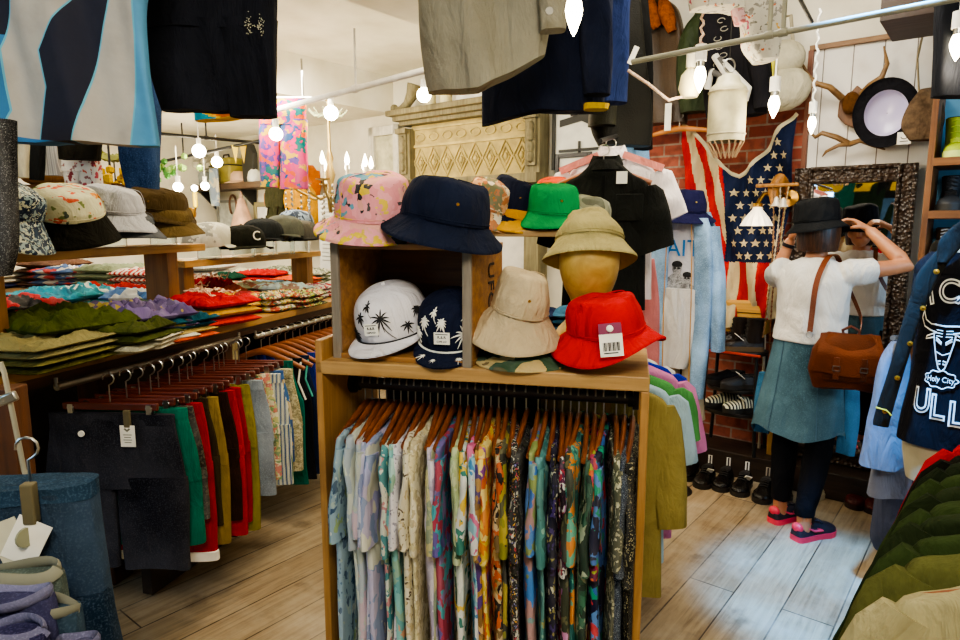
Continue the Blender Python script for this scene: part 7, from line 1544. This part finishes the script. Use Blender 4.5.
def hand(mb, W, D, Nn, thumb_side, grip=.6, k=1.0):
    """palm, five separate fingers; D: towards the fingers, Nn: out of the palm"""
    D = D.normalized(); Nn = (Nn-D*Nn.dot(D)).normalized(); S = D.cross(Nn)*thumb_side
    mb.tube([W-D*.01, W+D*.02, W+D*.055, W+D*.088], [(.024, .018), (.031, .016), (.037, .015), (.036, .012)], 12)
    n0 = len(mb.v)-48
    # palm ring axes are arbitrary: rebuild it as an oriented slab
    mb.v = mb.v[:n0]; mb.f = [f for f in mb.f if max(f) < n0]; mb.m = mb.m[:len(mb.f)]
    mb.rings([[W+D*d+S*(a*cos(2*PI*j/14))+Nn*(b*sin(2*PI*j/14)) for j in range(14)] for d, a, b in ((-.012, .022, .018), (.01, .026, .017), (.035, .034, .015), (.065, .038, .014), (.088, .036, .011), (.094, .03, .007))])
    for i, (off, L, sp) in enumerate(((.027, .068, .16), (.009, .077, .04), (-.009, .071, -.06), (-.026, .055, -.18))):
        B = W+D*.082+S*off; d = (D+S*sp).normalized(); P = [B-D*.012, B]; a = 0; p = B
        for seg, (fr_, bend) in enumerate(((.45, grip*.75), (.3, grip*.95), (.25, grip*.6))):
            a += bend+.05*i*grip; q = d*cos(a)+Nn*sin(a); p = p+q*(L*fr_*k); P.append(p)
        mb.tube(P, [.0088, .009, .0085, .0076, .0058], 10)
    B = W+D*.022+S*.022; P = [B-S*.008, B+S*.014+D*.014+Nn*.01, B+S*.02+D*.034+Nn*.028, B+S*.012+D*.05+Nn*.043]; mb.tube(P, [.012, .0115, .0095, .007], 10)
def bez(a, b, c, n=7): return [a.lerp(b, t/n) for t in range(n)]+[b.lerp(c, t/n) for t in range(n+1)]
b = MB()
ell(b, [(.7, 0, 0, .13, .09), (.78, 0, -.01, .165, .115), (.86, 0, -.008, .165, .11), (1.0, 0, 0, .122, .085), (1.12, 0, .005, .135, .095), (1.22, 0, .01, .15, .1), (1.285, 0, .0, .14, .075), (1.325, 0, .0, .085, .058), (1.345, 0, .006, .052, .05), (1.39, 0, .018, .046, .048), (1.42, 0, .03, .046, .05)])
b.ball((0, .035, 1.48), (.074, .094, .108), 0, 24); b.ball((0, .068, 1.42), (.052, .062, .052), 0, 18); b.ball((0, .098, 1.385), (.022, .024, .02), 0, 12)
b.tube([(0, .118, 1.495), (0, .132, 1.47), (0, .141, 1.448), (0, .128, 1.44)], [.009, .011, .014, .012], 10)
for s_ in (-1, 1): b.ball((s_*.076, .02, 1.465), (.012, .02, .03), 0, 10); b.ball((s_*.045, .092, 1.445), (.028, .025, .025), 0, 10)
for S_, E_, W_ in ((SL, EL, WL_), (SR, ER, WR)):
    d1 = (E_-S_); P = [S_-d1*.12, S_, S_+d1*.35, S_+d1*.7, E_, E_.lerp(W_, .2), E_.lerp(W_, .55), W_]
    b.tube(P, [.04, .047, .041, .036, .034, .037, .031, (.022, .026)], 14)
hand(b, WR, V((-.115, .03, .07)), V((-.35, -.2, -.9)), 1, .55)
hand(b, WL_, V((.035, -.02, .1)), V((.9, -.1, -.1)), -1, .6)
for hp_, kn, ft in ((HIPL, KNL, LF), (HIPR, KNR, RF)): b.tube([hp_+V((0, 0, .04)), hp_, hp_.lerp(kn, .5), kn, kn.lerp(ft+V((0, -.03, .09)), .4), ft+V((0, -.03, .13)), ft+V((0, -.03, .06)), ft+V((0, -.02, .03))], [.07, .082, .068, .05, .05, .034, .032, .03], 16)
body = solid(b, 'body', [SKIN], per, .0048, 5)
# t-shirt
TS = fabric('#d9d6d0', .06, name='white jersey')
b = MB(); ell(b, [(.945, .0, -.005, .172, .137), (1.03, 0, -.005, .16, .124), (1.13, 0, 0, .16, .122), (1.22, 0, .005, .168, .12), (1.28, 0, .0, .162, .095), (1.322, 0, -.002, .105, .072), (1.348, 0, .0, .066, .062)])
for S_, E_, k in ((SL, EL, .62), (SR, ER, .42)):
    d1 = E_-S_; b.tube([S_-d1*.2, S_, S_+d1*k*.5, S_+d1*k], [.055, .066, .064, .062], 18)
def tw_(c):
    return V((0, 0, 0))+noise.noise_vector(V((c.x*15, c.y*15, c.z*9)))*.009*(1 if c.z > 1.0 else .3)+noise.noise_vector(V((c.x*5+c.z*22, c.y*5, c.z*4)))*.004
solid(b, 'tshirt', [TS], per, .0065, 6, tw_)
# leggings
b = MB()
for hp_, kn, ft in ((HIPL, KNL, LF), (HIPR, KNR, RF)): b.tube([hp_+V((0, 0, .1)), hp_, hp_.lerp(kn, .5), kn, kn.lerp(ft+V((0, -.03, .09)), .4), ft+V((0, -.03, .16)), ft+V((0, -.03, .125))], [.08, .095, .08, .062, .06, .047, .046], 20)
solid(b, 'leggings', [fabric('#121216', .3)], per, .0075, 4, lambda c: noise.noise_vector(c*16)*.004)
# skirt
DSK = denim('#3a5a68'); n = 72; R_ = []
for i in range(25):
    k = i/24; z = lerp(.975, .5, k); r = []
    for j in range(n):
        g = 2*PI*j/n; a = lerp(.155, .205, k**1.2); bb_ = lerp(.122, .17, k**1.2)
        f = 1+k*(.06*sin(5*g+1)+.03*sin(9*g+2)); ex = .05*k*max(0, cos(g-PI))**4
        dz = -.05*k*k*max(0, cos(g-PI*.95))**6-.02*k*sin(3*g)
        r.append(((a*f+ex)*cos(g), bb_*f*sin(g)-.005, z+dz))
    R_.append(r)
for i in range(24, -1, -1): R_.append([(x*.97, y*.97, z+.002) for x, y, z in R_[i]])
sk = MB().rings(R_, 0, None, False).build('denim_skirt', DSK, per)
q = MB()
for g in (-2.1, -1.05, -.2): q.tube([(R_[i][int(((g % (2*PI))/(2*PI))*n)][0]*1.008, R_[i][int(((g % (2*PI))/(2*PI))*n)][1]*1.008, R_[i][0][2]) for i in range(0, 25, 2)], .0022, 5)
q.build('seam_lines', denim('#345468'), sk)
for x0, y0, z1, lab in ((.2, -.02, .42, 0), (-.2, .02, .44, 1)):
    s_ = MB().cloth([(.75, x0-.03, x0+.03), (.6, x0-.045, x0+.04), (z1, x0-.05+.01*lab, x0+.035)], .02, (.008, 40, lab), 22, 14, 0, None, None, .005, lab).build('tied_denim_sleeve', denim('#2f6488'), per, loc=(0, y0, 0))
# hair, face
HAIR = N('dark brown hair'); co = HAIR.coord((40, 40, 3)); nz = HAIR.n('TexNoise', Scale=3.0, Detail=5.0); HAIR.l(co, nz.inputs['Vector']); HAIR.setc(HAIR.ramp([(.3, hexc('#1c100a')), (.7, hexc('#4a2c1a'))], nz.outputs['Fac'])); HAIR.p(Roughness=.4); HAIR.bump(nz.outputs['Fac'], .5, .006)
b = MB(); n = 40; R_ = []
for i in range(22):
    k = i/21; z = lerp(1.378, 1.588, k); rr_ = math.sqrt(max(.0005, 1-((z-1.475)/.122)**2)) if z > 1.475 else 1-.1*((1.475-z)/.1)**2
    r = []
    for j in range(n):
        g = 2*PI*j/n; a, bb_ = .094*rr_, .106*rr_; x, y = a*cos(g), bb_*sin(g)+.02
        if sin(g) > .25 and z < 1.535: y = min(y, .055); x *= .86
        if z < 1.40: y -= .0
        r.append((x+.002*sin(j*3.1), y, z+(.004*sin(j*2.3) if i == 0 else 0)))
    R_.append(r)
b.rings(R_).build('hair', HAIR.m, per)
for s_ in (-1, 1):
    e = MB().ball((s_*.03, .112, 1.478), (.012, .009, .008), 0, 12).build('eye', plain('#d8d4cc', .3, 0, 'eye white'), per); MB().ball((s_*.03, .1195, 1.478), (.0055, .003, .0055), 0, 10).build('iris', plain('#1c120c', .2), e)
    MB().tube([(s_*.016, .121, 1.497), (s_*.03, .121, 1.501), (s_*.046, .112, 1.497)], .0032, 6).build('eyebrow', HAIR.m, per)
MB().tube([(-.02, .118, 1.42), (-.008, .127, 1.423), (.008, .127, 1.423), (.02, .118, 1.42)], [.003, .0055, .0055, .003], 8).build('lips', plain('#9a5048', .4, 0, 'lips'), per)
HB = fabric('#15171a', .3, name='black cotton'); ht = bucket_hat('', V((-.012, .022, 1.518)), (rad(-3), rad(-6), .1), HB, HB, .137, .1, .094, .098, .045, 1.2, parent=per, name='hat', wave=.008, eyelets=False)
# watch
d_ = (WL_-EL).normalized(); c_ = WL_-d_*.03; MB().tube([c_-d_*.009, c_+d_*.009], .0315, 18).build('wristwatch', plain('#14141c', .4), per)
# sneakers
SP = plain('#1c1420', .6, 0, 'dark purple mesh', .3); PK = plain('#d8304a', .45, 0, 'hot pink rubber')
for ft, rz in ((LF, -.45), (RF, -.5)):
    s_ = shoe('x', V((0, 0, 0)), 0, .255, SP, PK, 0, plain('#1a1420', .7, 0, 'dark lace'), name='sneaker', wh=plain('#d83a4a', .6), swoosh=plain('#d8405a', .5), w=.098)
    for k_ in ('label', 'category', 'group'):
        if k_ in s_: del s_[k_]
    s_.parent = per; s_.location = ft+V((sin(-rz)*.07, cos(rz)*.045, 0)); s_.rotation_euler = (0, 0, PI+rz)
    MB().ball((0, .112, .066), (.03, .02, .024), 0, 14).build('heel_collar', PK, s_)
# ---- brown satchel
LB = leather('#55270c', .55); bp = PB+V((.2*cA-.2*sA, -.2*sA-.2*cA, .925)); bag = thing('satchel', 'brown leather satchel with a buckled flap hanging at the hip of the person', 'bag', bp, RZ+.25)
R_ = []
for z, a, bb_ in ((-.15, .1, .03), (-.142, .135, .052), (-.07, .158, .066), (.02, .145, .06), (.075, .115, .045), (.098, .09, .02)):
    R_.append([(a*math.copysign(abs(cos(g))**.55, cos(g)), bb_*math.copysign(abs(sin(g))**.7, sin(g)), z+.006*sin(3*g)) for g in [2*PI*i/36 for i in range(36)]])
MB().rings(R_).build('bag_body', LB, bag)
def flapf(u, v):
    x = (u-.5)*2*lerp(.115, .142, v); zz = lerp(.098, -.065, v); y = -lerp(.0, .074, min(1, v*2.2))-.003*cos(u*20)*v; return (x, y-.002, zz-.012*(1-(2*u-1)**2)*v+(.004*sin(u*9)))
fm_ = MB().grid(flapf, 24, 14); n0 = len(fm_.v); fm_.grid(lambda u, v: V(flapf(u, v))+V((0, .005, -.002)), 24, 14); fl_ = fm_.build('flap', leather('#5e2c0e', .52), bag)
for x in (-.05, .055): MB().box((x, -.079, -.045), (.024, .004, .1)).build('buckle_strap', leather('#5c2a0e', .35), fl_, True, .002); MB().tube([(x-.014, -.083, -.055), (x+.014, -.083, -.055), (x+.014, -.083, -.035), (x-.014, -.083, -.035), (x-.014, -.083, -.055)], .0025, 6).build('buckle', STEEL, fl_)
MB().box((0, -.058, -.085), (.2, .02, .05)).build('front_pocket', LB, bag, True, .01)
MB().tube([(-.02, 0, .08), (-.03, 0, .115), (0, -.01, .135), (.035, 0, .115), (.03, 0, .08)], .011, 8, flat=.6).build('top_handle', leather('#5c2a0e', .35), bag)
inv = Matrix.LocRotScale(bp, Euler((0, 0, RZ+.25)), None).inverted() @ Matrix.LocRotScale(PB, Euler((0, 0, RZ)), None)
SPT = [(.03, -.165, 1.01), (.03, -.145, 1.1), (.032, -.132, 1.2), (.04, -.118, 1.27), (.055, -.075, 1.335), (.07, -.02, 1.362), (.085, .05, 1.345), (.1, .115, 1.26), (.15, .13, 1.15), (.2, .06, 1.06), (.215, -.06, 1.0), (.225, -.13, .985)]
pts = [inv @ V(p) for p in spline(SPT, 40)]; R_ = []
for i, p in enumerate(pts):
    d = (pts[min(i+1, 40)]-pts[max(i-1, 0)]).normalized(); out = p-(inv @ V((0, .0, 1.12))); out.z *= .3
    if SPT and i in range(16, 24): out = V((0, 0, 1))
    out = (out-d*out.dot(d)).normalized(); s__ = d.cross(out); R_.append([p+s__*.012+out*.003, p-s__*.012+out*.003, p-s__*.012-out*.001, p+s__*.012-out*.001])
MB().rings(R_).build('shoulder_strap', leather('#6e3414', .35), bag, True, 0, ang=60)
for p in (pts[0], pts[-1]): MB().tube([(p.x+.014*cos(g), p.y-.003, p.z-.012+.014*sin(g)) for g in [2*PI*i/12 for i in range(13)]], .0025, 6).build('strap_ring', STEEL, bag)
